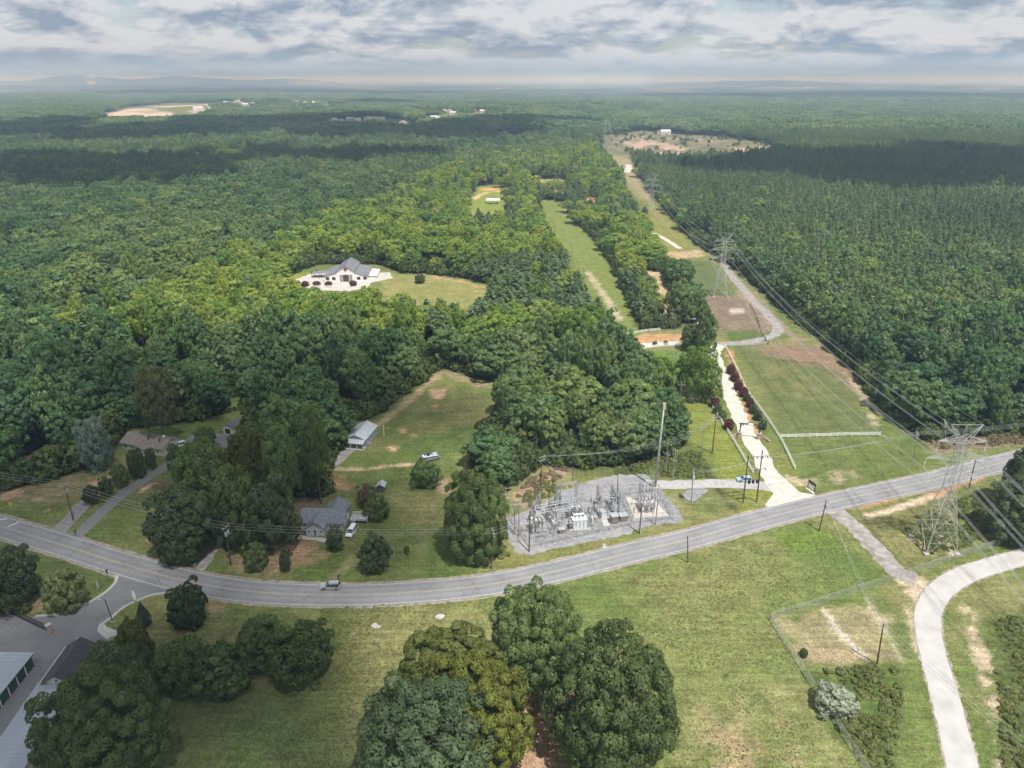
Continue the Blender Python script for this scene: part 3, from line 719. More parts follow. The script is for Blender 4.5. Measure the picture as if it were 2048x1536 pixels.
pad = sheet('gravel_yard', [(1029, 1103), (1012, 1060), (1008, 1040), (1062, 1018), (1111, 992), (1154, 970), (1201, 955), (1247, 948), (1290, 948), (1306, 960), (1322, 972), (1330, 990), (1350, 1012), (1368, 1036), (1357, 1045),
                            (1300, 1052), (1267, 1060), (1262, 1068), (1165, 1086), (1100, 1099), (1062, 1109)], M_GRAVG, Z1, rag=.4, sub=.9)
sheet('gravel_patch', [(1366, 988), (1384, 976), (1402, 974), (1416, 982), (1398, 994), (1386, 1004), (1370, 1002)], M_GRAVG, Z1, rag=.35, sub=.8)
sheet('concrete_pad', [(1196, 1018), (1206, 1015), (1222, 1050), (1208, 1053)], M_CONC, Z2 + .004)
sheet('concrete_pad', [(1252, 995), (1300, 990), (1338, 1032), (1270, 1036)], mat('yard_gravel_tan', (.42, .39, .345), .95, var=.16, scale=1.2, bump=.6, bscale=6), Z2 + .004)
sheet('forecourt', [(590, 560), (625, 546), (660, 545), (780, 545), (785, 556), (742, 566), (736, 574), (700, 582), (640, 581), (610, 574)], mat('forecourt_gravel', (.42, .39, .35), .95, var=.2, scale=.4, bump=.6, bscale=5), Z1, rag=.6, sub=1.5)
for u, v, s_ in ((750, 1251, .8), (880, 1233, .9), (757, 1253, .5)):
    x, y = G(u, v); rg = random.Random(u); mbx = MB()
    V = [(0, 0, .16)] + [(s_ * rg.uniform(.7, 1.1) * math.cos(a), s_ * .75 * rg.uniform(.7, 1.1) * math.sin(a), .1) for a in np.linspace(0, 6.28, 9)[:-1]] + [(s_ * 1.25 * math.cos(a), s_ * math.sin(a), -.05) for a in np.linspace(0, 6.28, 9)[:-1]]
    F = [(0, 1 + i, 1 + (i + 1) % 8) for i in range(8)] + [(1 + i, 9 + i, 9 + (i + 1) % 8, 1 + (i + 1) % 8) for i in range(8)]
    tag(mbx.add(V, F).build('boulder', mat('pale_rock', (.40, .39, .37), .9, var=.3, scale=2, bump=.6), loc=(x, y, 0), rz=u), {750: 'pale flat rock in the dry field below the grey house', 880: 'pale flat rock in the dry field close to the road', 757: 'smaller pale stone beside the flat rock in the dry field'}[u], 'rock')

# ------------------------------------------------------------------ foliage
def unit(a): return a / (np.linalg.norm(a, axis=-1, keepdims=True) + 1e-9)
def cards(C, Nn, S, rg, asp=1.35):
    """one small leaf-spray face per point: 4 corners round C, facing Nn"""
    n = len(C); r = unit(rg.normal(size=(n, 3))); T = unit(np.cross(Nn, r)); B = np.cross(Nn, T)
    a, b_ = (S * .5 * asp)[:, None], (S * .5)[:, None]
    fold = Nn * (S * rg.uniform(-.18, .18, n))[:, None]
    V = np.stack([C - T * a, C - B * b_ + fold, C + T * a, C + B * b_ + fold], 1)
    return V.reshape(-1, 3)
def spray_mesh(name, C, Nn, S, tint, rg, asp=1.35, extra=None):
    """extra = (verts, faces) of the wood, kept as second material"""
    V = cards(C, Nn, S, rg, asp); n = len(C); ev, ef = extra if extra else ([], [])
    me = bpy.data.meshes.new(name)
    allv = np.concatenate([V, np.array(ev).reshape(-1, 3)]) if len(ev) else V
    me.vertices.add(len(allv)); me.vertices.foreach_set('co', allv.astype(np.float32).ravel())
    idx = list(np.arange(n * 4)); st = list(range(0, n * 4, 4))
    for f in ef:
        st.append(len(idx)); idx += [i + n * 4 for i in f]
    me.loops.add(len(idx)); me.loops.foreach_set('vertex_index', np.array(idx, np.int32))
    me.polygons.add(len(st)); me.polygons.foreach_set('loop_start', np.array(st, np.int32))
    if ef: me.polygons.foreach_set('material_index', np.array([0] * n + [1] * len(ef), np.int32))
    me.update(calc_edges=True)
    a = me.attributes.new('tint', 'FLOAT', 'POINT')
    a.data.foreach_set('value', np.concatenate([np.repeat(tint, 4), np.full(len(ev), .5)]).astype(np.float32))
    return me
def crown_points(seed, nC, nL, size, rx=6.0, rz=6.2, zc=11.2, rc=(.85, 1.15), low=-.75, lumps=.2, cone=0.0, fill=.10):
    """leaf sprays on the outside of foliage clumps; the clumps are spread evenly over an uneven crown with gaps between them"""
    rg = np.random.default_rng(seed)
    m_ = int(nC * 2 / (1 - low)) + 1; k = np.arange(m_) + .5
    zz = 1 - 2 * k / m_; th = math.pi * (1 + 5 ** .5) * k + rg.uniform(0, 6.28); q = np.sqrt(1 - zz * zz)
    sp = math.sqrt(4 * math.pi / m_)
    d = unit(np.stack([q * np.cos(th), q * np.sin(th), zz], 1) + rg.normal(size=(m_, 3)) * sp * .22); d = d[d[:, 2] > low]
    ph = rg.uniform(0, 6.28, 6); az = np.arctan2(d[:, 1], d[:, 0])
    w = 1 + lumps * (np.sin(2 * az + ph[0] + 2 * d[:, 2]) * .5 + np.sin(3 * az + ph[1] - 3 * d[:, 2]) * .5 + np.sin(5 * az + ph[2] + 4 * d[:, 2]) * .35)
    rad = w * rg.uniform(.80, 1.04, len(d))
    c = d * rad[:, None] * np.array([rx, rx, rz])
    if cone:
        kk = np.clip(1 - cone * (c[:, 2] + rz) / (2 * rz), .06, 1)[:, None]; c[:, :2] *= kk * 1.25
    rcl = rg.uniform(rc[0], rc[1], len(c)) * sp * (rx * rx * rz) ** (1 / 3) * .60 * (1 if not cone else .8)
    hue = rg.uniform(.2, .8, len(c)); C, Nn, T = [], [], []
    for i in range(len(c)):
        e = unit(rg.normal(size=(nL * 3, 3))); o = unit(c[i:i + 1])[0]; o = unit(o * .8 + np.array([0, 0, .55]))
        e = e[(e @ o) > -.12][:nL]
        rr_ = rcl[i] * rg.uniform(.80, 1.05, len(e))
        C.append(c[i] + e * rr_[:, None] * np.array([1.0, 1.0, .85])); Nn.append(unit(e + .2 * o + rg.normal(size=e.shape) * .30))
        T.append(np.clip(hue[i] + rg.normal(size=len(e)) * .15, 0, 1))
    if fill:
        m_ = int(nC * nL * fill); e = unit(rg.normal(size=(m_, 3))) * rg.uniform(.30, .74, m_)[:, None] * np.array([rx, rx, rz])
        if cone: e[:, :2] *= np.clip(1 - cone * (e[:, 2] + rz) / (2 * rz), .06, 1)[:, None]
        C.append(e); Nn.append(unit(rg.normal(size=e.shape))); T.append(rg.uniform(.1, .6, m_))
    C, Nn, T = np.concatenate(C), np.concatenate(Nn), np.concatenate(T)
    C[:, 2] += zc
    S = size * rg.uniform(.7, 1.35, len(C))
    return C, Nn, S, T, rg
def wood_geo(seed, h=13.0, r=.34, limbs=7, spread=4.2, z0=4.5, n=6):
    rg = random.Random(seed); mbx = MB()
    b1, b2 = rg.uniform(-.4, .4), rg.uniform(-.4, .4)
    mbx.tube([(0, 0, -.2), (0, 0, .25), (b1 * .4, b2 * .3, h * .3), (b1, b2, h * .62), (b1 * .7, b2 * 1.3, h)], [r * 1.5, r * 1.1, r * .85, r * .6, r * .12], n)
    for i in range(limbs):
        a = 6.283 * i / limbs + rg.uniform(-.4, .4); z = z0 + (h * .75 - z0) * (i + .3) / limbs; L_ = spread * rg.uniform(.75, 1.1) * (1 - .35 * i / limbs)
        p = Vector((b1 * z / h, b2 * z / h, z)); dx, dy = math.cos(a), math.sin(a)
        mbx.tube([p, p + Vector((dx * L_ * .5, dy * L_ * .5, L_ * .35)), p + Vector((dx * L_, dy * L_, L_ * .85))], [r * .42, r * .28, r * .06], 5)
    return mbx
def pine_points(seed, whorls=15, per=6, kc=4, h=18.0, z0=8.0, L0=2.9, size=.8):
    rg = np.random.default_rng(seed); C, Nn, T, S = [], [], [], []
    for w in range(whorls):
        f = w / (whorls - 1); z = z0 + (h - z0) * f; Lw = L0 * max(0.0, 1 - f ** 1.9) ** .7 * (0.72 if f < .08 else 1) + .3
        ph = rg.uniform(0, 6.28)
        for b_ in range(per):
            a = ph + 6.283 * b_ / per + rg.uniform(-.3, .3); L_ = Lw * rg.uniform(.7, 1.15); d = np.array([math.cos(a), math.sin(a), 0])
            hue = rg.uniform(.25, .75)
            for k_ in range(kc):
                t = (k_ + .6) / kc
                p = np.array([0, 0, z]) + d * L_ * t + np.array([0, 0, L_ * (.30 * t - .22 * t * t)]) + rg.normal(size=3) * .16
                C.append(p); Nn.append(unit(np.array([0, 0, 1.0]) + d * .35 + rg.normal(size=3) * .55)); T.append(np.clip(hue + rg.normal() * .16, 0, 1)); S.append(size * rg.uniform(.75, 1.3) * (.75 + .5 * (1 - f)))
    return np.array(C), np.array(Nn), np.array(S), np.array(T), rg
FOREST_COLS = [(0.066, 0.125, 0.064), (0.085, 0.156, 0.064), (0.113, 0.184, 0.071), (0.142, 0.205, 0.082), (0.191, 0.241, 0.075), (0.158, 0.212, 0.130)]
PINE_COLS = [(0.096, 0.150, 0.073), (0.124, 0.178, 0.080), (0.153, 0.207, 0.096), (0.185, 0.231, 0.096)]
M_BARK = mat('bark', (.105, .085, .068), .95, var=.3, scale=2.5, bump=.6, bscale=5)
M_PBARK = mat('pine_bark', (.16, .115, .085), .95, var=.3, scale=2.5, bump=.6, bscale=5)
M_LEAF = leaf_mat('leaves_mixed', FOREST_COLS, stand=True)
M_NEEDLE = leaf_mat('needles', PINE_COLS, trans=.3, val=.13, stand=True)
def leafset(name, c, d=.22):
    return leaf_mat(name, [tuple(x * (1 - d) for x in c), c, tuple(x * (1 + d) for x in c)])
SPECIES = {
 'oak': leafset('leaves_oak', (0.128, 0.170, 0.062)), 'blue': leafset('leaves_bluegreen', (0.112, 0.155, 0.076)), 'yellow': leafset('leaves_yellowgreen', (0.185, 0.205, 0.040)),
 'olive': leafset('leaves_olive', (0.140, 0.160, 0.044)), 'bright': leafset('leaves_bright', (0.125, 0.178, 0.060)), 'dark': leafset('leaves_dark', (0.084, 0.116, 0.054)),
 'silver': leafset('leaves_silver', (0.23, 0.29, 0.26)), 'pale': leafset('leaves_pale', (0.40, 0.42, 0.35)), 'red': leafset('leaves_burgundy', (0.128, 0.036, 0.045)),
 'brown': leafset('leaves_brown', (0.164, 0.117, 0.085)), 'tan': leafset('leaves_tan', (0.175, 0.190, 0.085)), 'lime': leafset('leaves_lime', (0.122, 0.176, 0.042)), 'conifer': leafset('leaves_conifer', (0.075, 0.105, 0.052)),
}
HERO = []        # the big trees in the foreground
for i in range(5):
    C, Nn, S, T, rg = crown_points(50 + i, (190, 230, 170, 240, 180)[i], 170, .215, zc=11.0, rz=(6.0, 6.6, 6.0, 6.4, 6.2)[i], lumps=(.10, .14, .12, .10, .14)[i], rc=(.86, 1.12), fill=.12)
    HERO.append((spray_mesh('oak_crown', C, Nn, S, T, rg), wood_geo(50 + i, 14.5, .4, 9).mesh('oak_trunk')))
HI = []          # detailed crowns for trees near by
for i in range(5):
    C, Nn, S, T, rg = crown_points(100 + i, (120, 140, 105, 130, 115)[i], 80, .40, zc=11.0, rz=(6.0, 6.6, 6.0, 6.4, 6.8)[i], lumps=(.16, .22, .28, .18, .3)[i], rc=(.95, 1.3))
    HI.append((spray_mesh('broadleaf_crown', C, Nn, S, T, rg), wood_geo(100 + i, 14.5).mesh('broadleaf_trunk')))
MID = []         # wood-edge trees
for i in range(6):
    C, Nn, S, T, rg = crown_points(200 + i, 84, 32, .80, zc=10.4, rz=(6.4, 7.2, 6.8, 6.6, 7.0, 6.6)[i], lumps=.15 + .05 * i, low=-.8, fill=.06)
    MID.append((spray_mesh('woodland_crown', C, Nn, S, T, rg), wood_geo(200 + i, 14.5, .28, 6, n=5).mesh('woodland_trunk')))
PINE = []
for i in range(4):
    C, Nn, S, T, rg = pine_points(300 + i, 16, 7, 5, size=.72, L0=2.7 + .25 * i, z0=7.0 + .6 * i)
    mbx = MB().tube([(0, 0, -.2), (.05, .05, 6), (0, .1, 12), (0, 0, 17.6)], [.22, .18, .12, .03], 6)
    PINE.append((spray_mesh('pine_crown', C, Nn, S, T, rg, 2.2), mbx.mesh('pine_trunk')))
SHRUB = []
for i in range(3):
    C, Nn, S, T, rg = crown_points(400 + i, 60, 44, .24, rx=2.0, rz=1.9, zc=1.75, low=-.85, lumps=.22)
    SHRUB.append((spray_mesh('shrub_foliage', C, Nn, S, T, rg), wood_geo(400 + i, 2.6, .09, 5, 1.2, .4, 5).mesh('shrub_stem')))
CONE = []
for i in range(2):
    C, Nn, S, T, rg = crown_points(500 + i, 120, 34, .24, rx=2.0, rz=3.3, zc=3.3, low=-1, lumps=.06, cone=.86)
    CONE.append((spray_mesh('conical_foliage', C, Nn, S, T, rg), wood_geo(500 + i, 5.5, .11, 4, .8, 1.0, 5).mesh('conical_stem')))
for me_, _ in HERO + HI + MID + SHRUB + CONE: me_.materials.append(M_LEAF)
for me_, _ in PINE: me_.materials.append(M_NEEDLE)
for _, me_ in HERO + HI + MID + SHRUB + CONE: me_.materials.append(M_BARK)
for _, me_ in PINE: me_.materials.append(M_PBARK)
def plant(name, label, cat, proto, x, y, sxy, sz, rz, species=None, group=None, z=0.0, parts=('trunk', 'crown')):
    t = thing(name, label, cat, (x, y, z), rz, group); t.scale = (sxy, sxy, sz)
    tr = bpy.data.objects.new(parts[0], proto[1]); COL.objects.link(tr); tr.parent = t
    cr = bpy.data.objects.new(parts[1], proto[0]); COL.objects.link(cr); cr.parent = t
    if species:
        cr.material_slots[0].link = 'OBJECT'; cr.material_slots[0].material = SPECIES[species]
    return t
def fit(u0, v0, u1, v1, zb, flat=2.2):
    """place and size of a crown from its outline in the survey picture, its lowest leaves zb above the ground"""
    uc, vc = (u0 + u1) / 2, (v0 + v1) / 2; zc = zb + 4
    for _ in range(12):
        x, y = G(uc, vc, zc); d = y * CP + (CAM_H - zc) * SP; phi = math.atan2(CAM_H - zc, y)
        Rr = (u1 - u0) / 2 * d / FPX; hv = (v1 - v0) / 2 * d / FPX
        q = hv * hv - (Rr * math.sin(phi)) ** 2
        rz_ = math.sqrt(q) / math.cos(phi) if q > 0 else 0
        rz_ = min(max(rz_, .62 * Rr), flat * Rr); zc = zb + rz_
    return x, y, Rr, zc + rz_
SOLO = []        # footprints of the single trees, so that the scatter keeps off them
rngT = random.Random(11)
def solo(name, label, cat, box, species, kind='HI', zb=None, group=None, var=None, flat=2.2):
    pool = {'HERO': HERO, 'HI': HI, 'MID': MID, 'SHRUB': SHRUB, 'CONE': CONE}[kind]
    if zb is None: zb = {'HERO': 2.2, 'HI': 2.2, 'MID': 2.0, 'SHRUB': .05, 'CONE': .05}[kind]
    x, y, Rr, h = fit(*box, zb, flat)
    SOLO.append((x, y, Rr))
    i = rngT.randrange(len(pool)) if var is None else var
    cm, tm = pool[i]; co = np.empty(len(cm.vertices) * 3, np.float32); cm.vertices.foreach_get('co', co); co = co.reshape(-1, 3)
    zl, zh = np.percentile(co[:, 2], 1), np.percentile(co[:, 2], 99.5); r0 = np.percentile(np.hypot(co[:, 0], co[:, 1]), 96 if kind == 'HERO' else 95)
    t = plant(name, label, cat, pool[i], x, y, Rr / r0, 1.0, rngT.uniform(0, 6.28), species, group, parts=('trunk', 'crown') if kind in ('HERO', 'HI', 'MID') else ('stem', 'foliage'))
    tr, cr = t.children; k = (h - zb) / (zh - zl)
    if cr.name.split('.')[0] in ('trunk', 'stem'): tr, cr = cr, tr
    cr.scale = (1, 1, k); cr.location = (0, 0, zb - zl * k); tr.scale = (1, 1, (zb + (h - zb) * .8) / (14.5 if kind in ('HERO', 'HI', 'MID') else 2.6 if kind == 'SHRUB' else 5.5))
    return t
solo('oak_tree', 'round dark oak at the back of the foreground clump, touching the road', 'tree', (978, 1166, 1164, 1374), 'oak', 'HERO', var=0)
solo('oak_tree', 'largest foreground oak with dense green clumps, right of the bare earth', 'tree', (1098, 1256, 1356, 1532), 'oak', 'HERO', var=2)
solo('broadleaf_tree', 'olive green tree at the back left of the foreground clump', 'tree', (786, 1248, 1000, 1452), 'olive', 'HERO', var=3)
solo('broadleaf_tree', 'yellow green tree wedged between the foreground oaks', 'tree', (845, 1306, 1052, 1530), 'yellow', 'HERO', var=1)
solo('oak_tree', 'blue green foreground oak cut off by the bottom of the picture', 'tree', (706, 1336, 990, 1612), 'blue', 'HERO', var=4)
solo('broadleaf_tree', 'big dark tree hiding the end of the long storage building', 'tree', (85, 1335, 312, 1580), 'oak', 'HERO', var=1)
solo('broadleaf_tree', 'dark tree overhanging the dark roofed storage office', 'tree', (165, 1285, 290, 1420), 'dark', var=3)
solo('shrub', 'dark shrub with yellow tips beside the storage car park', 'shrub', (228, 1240, 302, 1330), 'olive', 'SHRUB')
solo('conical_evergreen', 'narrow cone evergreen closest to the parking bays', 'evergreen', (246, 1228, 269, 1280), 'conifer', 'CONE')
solo('conical_evergreen', 'taller narrow cone evergreen behind the feather flag', 'evergreen', (272, 1202, 298, 1256), 'conifer', 'CONE')
solo('flowering_tree', 'rounded dark tree with pale blossom just below the road junction', 'tree', (333, 1163, 411, 1254), 'dark', 'SHRUB')
solo('broadleaf_tree', 'leftmost small tree of the row across the lower left field', 'tree', (306, 1262, 420, 1392), 'oak', zb=.1, flat=.85)
solo('shrub', 'low sprawling bush in the middle of the lower left row', 'shrub', (382, 1282, 502, 1390), 'bright', 'SHRUB')
solo('broadleaf_tree', 'dark upright tree third along the lower left row', 'tree', (464, 1213, 576, 1354), 'oak', zb=.1, flat=.85)
solo('broadleaf_tree', 'large green tree ending the lower left row on the field side', 'tree', (532, 1215, 664, 1382), 'bright', zb=.1, flat=.85)
solo('broadleaf_tree', 'dark tree at the picture edge below the left end of the road', 'tree', (-45, 1092, 66, 1212), 'dark', zb=.8)
solo('shrub', 'grey green airy bush on the verge above the storage gate', 'shrub', (88, 1138, 166, 1220), 'tan', 'SHRUB')
solo('conical_evergreen', 'single dark evergreen in the lawn right of the grey house', 'evergreen', (718, 1066, 781, 1142), 'dark', 'SHRUB', var=1)
solo('shrub', 'small dark bush against the front of the grey house', 'shrub', (652, 1053, 686, 1100), 'dark', 'SHRUB')
solo('shrub', 'green bush on the eroded bank beside the utility pole', 'shrub', (484, 1083, 536, 1138), 'oak', 'SHRUB')
solo('shrub', 'thin dark shrub on the clay bank below the grey house', 'shrub', (558, 1104, 580, 1142), 'dark', 'SHRUB')
solo('shrub', 'tiny round bush alone in the lawn', 'shrub', (807, 1091, 819, 1107), 'oak', 'SHRUB')
solo('oak_tree', 'wide dark oak at the left fence of the substation', 'tree', (886, 943, 1014, 1110), 'oak', 'HERO', zb=1.0, var=0)
solo('shrub', 'round glossy bush beside the covered boat', 'shrub', (820, 918, 881, 974), 'bright', 'SHRUB')
solo('shrub', 'brown leaved bush next to the small garden shed', 'shrub', (713, 966, 752, 1012), 'brown', 'SHRUB')
solo('shrub', 'green spreading bush in front of the garden shed', 'shrub', (728, 985, 779, 1040), 'oak', 'SHRUB')
for i, (bx, sp, lb) in enumerate([((254, 898, 288, 952), 'dark', 'dark tree in front of the beige house, left of two'), ((288, 896, 312, 934), 'dark', 'dark tree in front of the beige house, right of two'),
        ((332, 886, 368, 936), 'oak', 'tree beside the white car at the end of the beige house'), ((390, 852, 430, 894), 'bright', 'small tree by the turning area between house and garage'),
        ((221, 923, 254, 970), 'oak', 'young tree along the drive, nearest the teal tank'), ((196, 953, 224, 990), 'dark', 'lowest young tree along the left drive'), ((164, 970, 196, 1005), 'dark', 'bushy young tree between the two gravel drives')]):
    solo('yard_tree', lb, 'tree', bx, sp, 'SHRUB' if i > 3 else 'HI', zb=.6)
solo('broadleaf_tree', 'bright green tree overhanging the left drive and parking area', 'tree', (348, 880, 458, 1015), 'bright', zb=1.5)
solo('broadleaf_tree', 'dense dark tree on the lawn corner above the road bend', 'tree', (298, 972, 432, 1112), 'dark', zb=.8)
solo('broadleaf_tree', 'wide dark tree left of the grey house, over the gravel drive', 'tree', (428, 930, 520, 1090), 'oak', zb=1.0)
solo('broadleaf_tree', 'broad tree touching the left wall of the grey house', 'tree', (488, 952, 596, 1092), 'dark', zb=1.0)
solo('broadleaf_tree', 'tall tree with bare pale trunk behind the grey house', 'tree', (596, 815, 656, 932), 'oak', zb=12.0)
solo('broadleaf_tree', 'green tree between the brown clay drive and the tall trunk', 'tree', (520, 855, 600, 985), 'bright', zb=3)
solo('broadleaf_tree', 'yellowish tree among the wood above the grey house', 'tree', (455, 850, 530, 960), 'olive', zb=3)
solo('silver_tree', 'silvery blue tree left of the beige house', 'tree', (155, 836, 219, 936), 'silver', 'HI', zb=.6)
solo('broadleaf_tree', 'tan tinted tree rising behind the beige house', 'tree', (272, 733, 348, 848), 'tan', zb=8)
solo('broadleaf_tree', 'dark tree leaning into the right picture edge, above the road', 'tree', (2012, 888, 2110, 1020), 'dark', zb=1.0)
solo('broadleaf_tree', 'dark tree at the right picture edge beside the grey crossarm pole', 'tree', (1990, 955, 2120, 1085), 'dark', zb=.5)
solo('shrub', 'pale grey green bush on the chain link fence', 'shrub', (1630, 1363, 1711, 1432), 'pale', 'SHRUB')
solo('shrub', 'tiny dark bush inside the fenced dry square', 'shrub', (1600, 1296, 1616, 1314), 'dark', 'SHRUB')
solo('broadleaf_tree', 'big leafy tree left of the gravel drive, below the lane', 'tree', (1350, 688, 1446, 796), 'lime', zb=.5, var=2)
solo('broadleaf_tree', 'slender tree top at the bend where the drive meets the lane', 'tree', (1390, 622, 1436, 705), 'bright', 'MID', zb=1.5)
solo('broadleaf_tree', 'small tree between the lane and the brown shed', 'tree', (1362, 648, 1404, 697), 'oak', 'MID', zb=.8)
solo('broadleaf_tree', 'bushy yellow green tree beside the drive field, left of the poles', 'tree', (1290, 715, 1352, 800), 'lime', 'MID', zb=.5)
solo('broadleaf_tree', 'tree left of the brown shed at the plot edge', 'tree', (1330, 560, 1392, 640), 'oak', 'MID', zb=1)
for i, (u, v, s_, sp, lb) in enumerate([(1462, 741, 18, 'red', 'burgundy shrub at the top of the drive, first in the right row'), (1470, 756, 18, 'red', 'burgundy shrub second from the top in the right row'),
        (1477, 773, 18, 'red', 'burgundy shrub third from the top in the right row'), (1487, 787, 18, 'red', 'burgundy shrub fourth from the top in the right row'),
        (1501, 809, 17, 'red', 'lowest burgundy shrub in the right row of the drive'), (1507, 821, 17, 'conifer', 'green shrub just below the burgundy ones, right of the drive'),
        (1516, 834, 18, 'conifer', 'middle green shrub on the right of the drive'), (1526, 852, 18, 'conifer', 'green shrub nearest the arch, right of the drive'),
        (1430, 808, 19, 'red', 'burgundy shrub by the left fence, farther from the arch'), (1436, 821, 18, 'conifer', 'dark green shrub by the left fence below the burgundy one'),
        (1446, 833, 18, 'oak', 'green shrub halfway down the left fence'), (1458, 852, 20, 'red', 'burgundy shrub by the left fence close to the arch'), (1421, 793, 18, 'oak', 'topmost green shrub by the left fence'),
        (1494, 797, 15, 'conifer', 'small green shrub between two burgundy ones on the right row')]):
    solo('driveway_shrub', lb, 'shrub', (u - s_ / 2, v - s_ * .75, u + s_ / 2, v + s_ * .35), sp, 'SHRUB', group='shrubs along the gravel drive')
for u, v, lb in ((610, 569, 'red shrub at the left corner of the barn forecourt'), (633, 569, 'red shrub second from the left on the barn forecourt'), (657, 569, 'red shrub in front of the barn windows'), (706, 568, 'red shrub right of the barn door')):
    solo('forecourt_shrub', lb, 'shrub', (u - 8, v - 7, u + 8, v + 3), 'red', 'SHRUB', group='red shrubs on the barn forecourt')
solo('shrub', 'dark round shrub at the meadow edge right of the barn', 'shrub', (829, 548, 850, 566), 'dark', 'SHRUB')
for u, v, lb in ((1332, 687, 'dark clipped shrub on the lane edge, nearer the big tree'), (1310, 688, 'reddish shrub in the middle of the lane edge'), (1277, 694, 'small dark shrub at the lane end near the wood')):
    solo('lane_shrub', lb, 'shrub', (u - 5, v - 6, u + 5, v + 2), 'dark', 'SHRUB')
solo('broadleaf_tree', 'lone dark tree standing in the far clearing', 'tree', (1364, 276, 1382, 286), 'dark', 'MID', zb=.5)

# ------------------------------------------------------------------ the woods
FARHOUSES = [(669, 253, 18, 'pale'), (684, 254, 16, 'pale'), (700, 252, 17, 'tan'), (716, 253, 16, 'pale'), (737, 251, 20, 'pale'), (748, 252, 18, 'tan'), (763, 252, 18, 'pale'), (806, 256, 16, 'tan'), (868, 246, 16, 'pale'), (880, 247, 16, 'pale'),
       (898, 238, 20, 'tan'), (908, 241, 20, 'pale'), (889, 234, 18, 'pale'), (948, 234, 18, 'pale'), (966, 239, 20, 'tan'), (1010, 276, 10, 'pale'), (1023, 272, 11, 'pale'), (1034, 274, 10, 'tan'), (1047, 271, 12, 'pale'), (1016, 255, 14, 'tan'), (1027, 253, 14, 'pale'),
       (462, 211, 30, 'pale'), (478, 214, 30, 'pale'), (492, 218, 26, 'tan'), (455, 216, 26, 'pale'), (505, 210, 30, 'pale'), (572, 211, 30, 'pale'), (590, 212, 30, 'tan'), (612, 212, 30, 'pale'), (632, 211, 30, 'pale'), (650, 213, 28, 'tan'), (668, 212, 30, 'pale'),
       (398, 222, 34, 'pale'), (1330, 270, 20, 'pale'), (1318, 269, 8, 'tan'), (58, 818, 7, 'pale'), (150, 290, 12, 'pale')]
FARH = [q[:2] for q in FARHOUSES if q[1] < 260]
rgF = np.random.default_rng(77)
sp_ = 7.0; px_, py_ = [], []
yy = 130.0
while yy < 1550:
    hw = .86 * (yy + 70); st = sp_ * (1 + .00022 * yy)
    xs = np.arange(-hw, hw, st); px_.append(xs + rgF.uniform(-.42, .42, len(xs)) * st + (st / 2 if int(yy / st) % 2 else 0)); py_.append(np.full(len(xs), yy) + rgF.uniform(-.42, .42, len(xs)) * st); yy += st * .92
fx, fy = np.concatenate(px_), np.concatenate(py_)
px_, py_ = [], []; yy = 262.0                                              # the plantation stands closer
while yy < 1480:
    st = 6.4 * (1 + .00022 * yy); xs = np.arange(126, .86 * (yy + 70), st); px_.append(xs + rgF.uniform(-.45, .45, len(xs)) * st); py_.append(np.full(len(xs), yy) + rgF.uniform(-.45, .45, len(xs)) * st); yy += st * .92
extra = np.concatenate(px_); forced = np.concatenate([np.zeros(len(fx), bool), np.ones(len(extra), bool)])
fx, fy = np.concatenate([fx, extra]), np.concatenate([fy, np.concatenate(py_)])
fd = open_sdf(fx, fy); keep = fd + (fbm(fx / 22, fy / 22, 141, 3) - .5) * np.clip((fy - 230) * .09, 0, 26) < -2.2
for sx_, sy_, sr in SOLO: keep &= (fx - sx_) ** 2 + (fy - sy_) ** 2 > (sr * .8) ** 2
fx, fy, fd, forced = fx[keep], fy[keep], fd[keep], forced[keep]
# pines: the plantation east of the line, stands on the plot, scattered elsewhere
ROWX = np.interp(fy, [0, 145, 365, 605, 1400, 2000], [120, 120, 118, 124, 124, 124])
east = fx > ROWX
stand = fbm(fx / 120 + 5, fy / 120, 71, 3); big = fbm(fx / 300, fy / 300, 91, 3)
pp = np.where(east, np.where(fy < 260, .10, sstep(.60, .42, big) * .8 + .15), sstep(.58, .68, stand) * .16)
plot = (~east) & (fx > -30) & (fy > 300) & (fy < 700); pp = np.where(plot, sstep(.44, .56, stand) * .85, pp)
pp = np.where((~east) & (fy > 800), sstep(.46, .60, big) * .4, pp)
isp = (rgF.uniform(size=len(fx)) < pp) | (forced & (rgF.uniform(size=len(fx)) < .82))
hgt = np.where(isp, rgF.normal(16.5, 2.4, len(fx)), rgF.normal(16.0, 3.2, len(fx))); hgt = np.clip(hgt, 8, 25)
hgt *= np.where((fx < 115) & (fy > 290) & (fy < 720), .82, 1.0)
edge = np.clip(-fd / 14, 0, 1); hgt *= .80 + .20 * edge
hgt *= 1 + .10 * (~east & (fy < 290) & (fx < -20))
rad = np.where(isp, np.where(east, rgF.uniform(2.5, 3.6, len(fx)), rgF.uniform(3.3, 4.4, len(fx))), 3.6 + 4.4 * rgF.uniform(size=len(fx)) ** 1.6)
gzv = gz(fx, fy); rot = rgF.uniform(0, 6.283, len(fx))
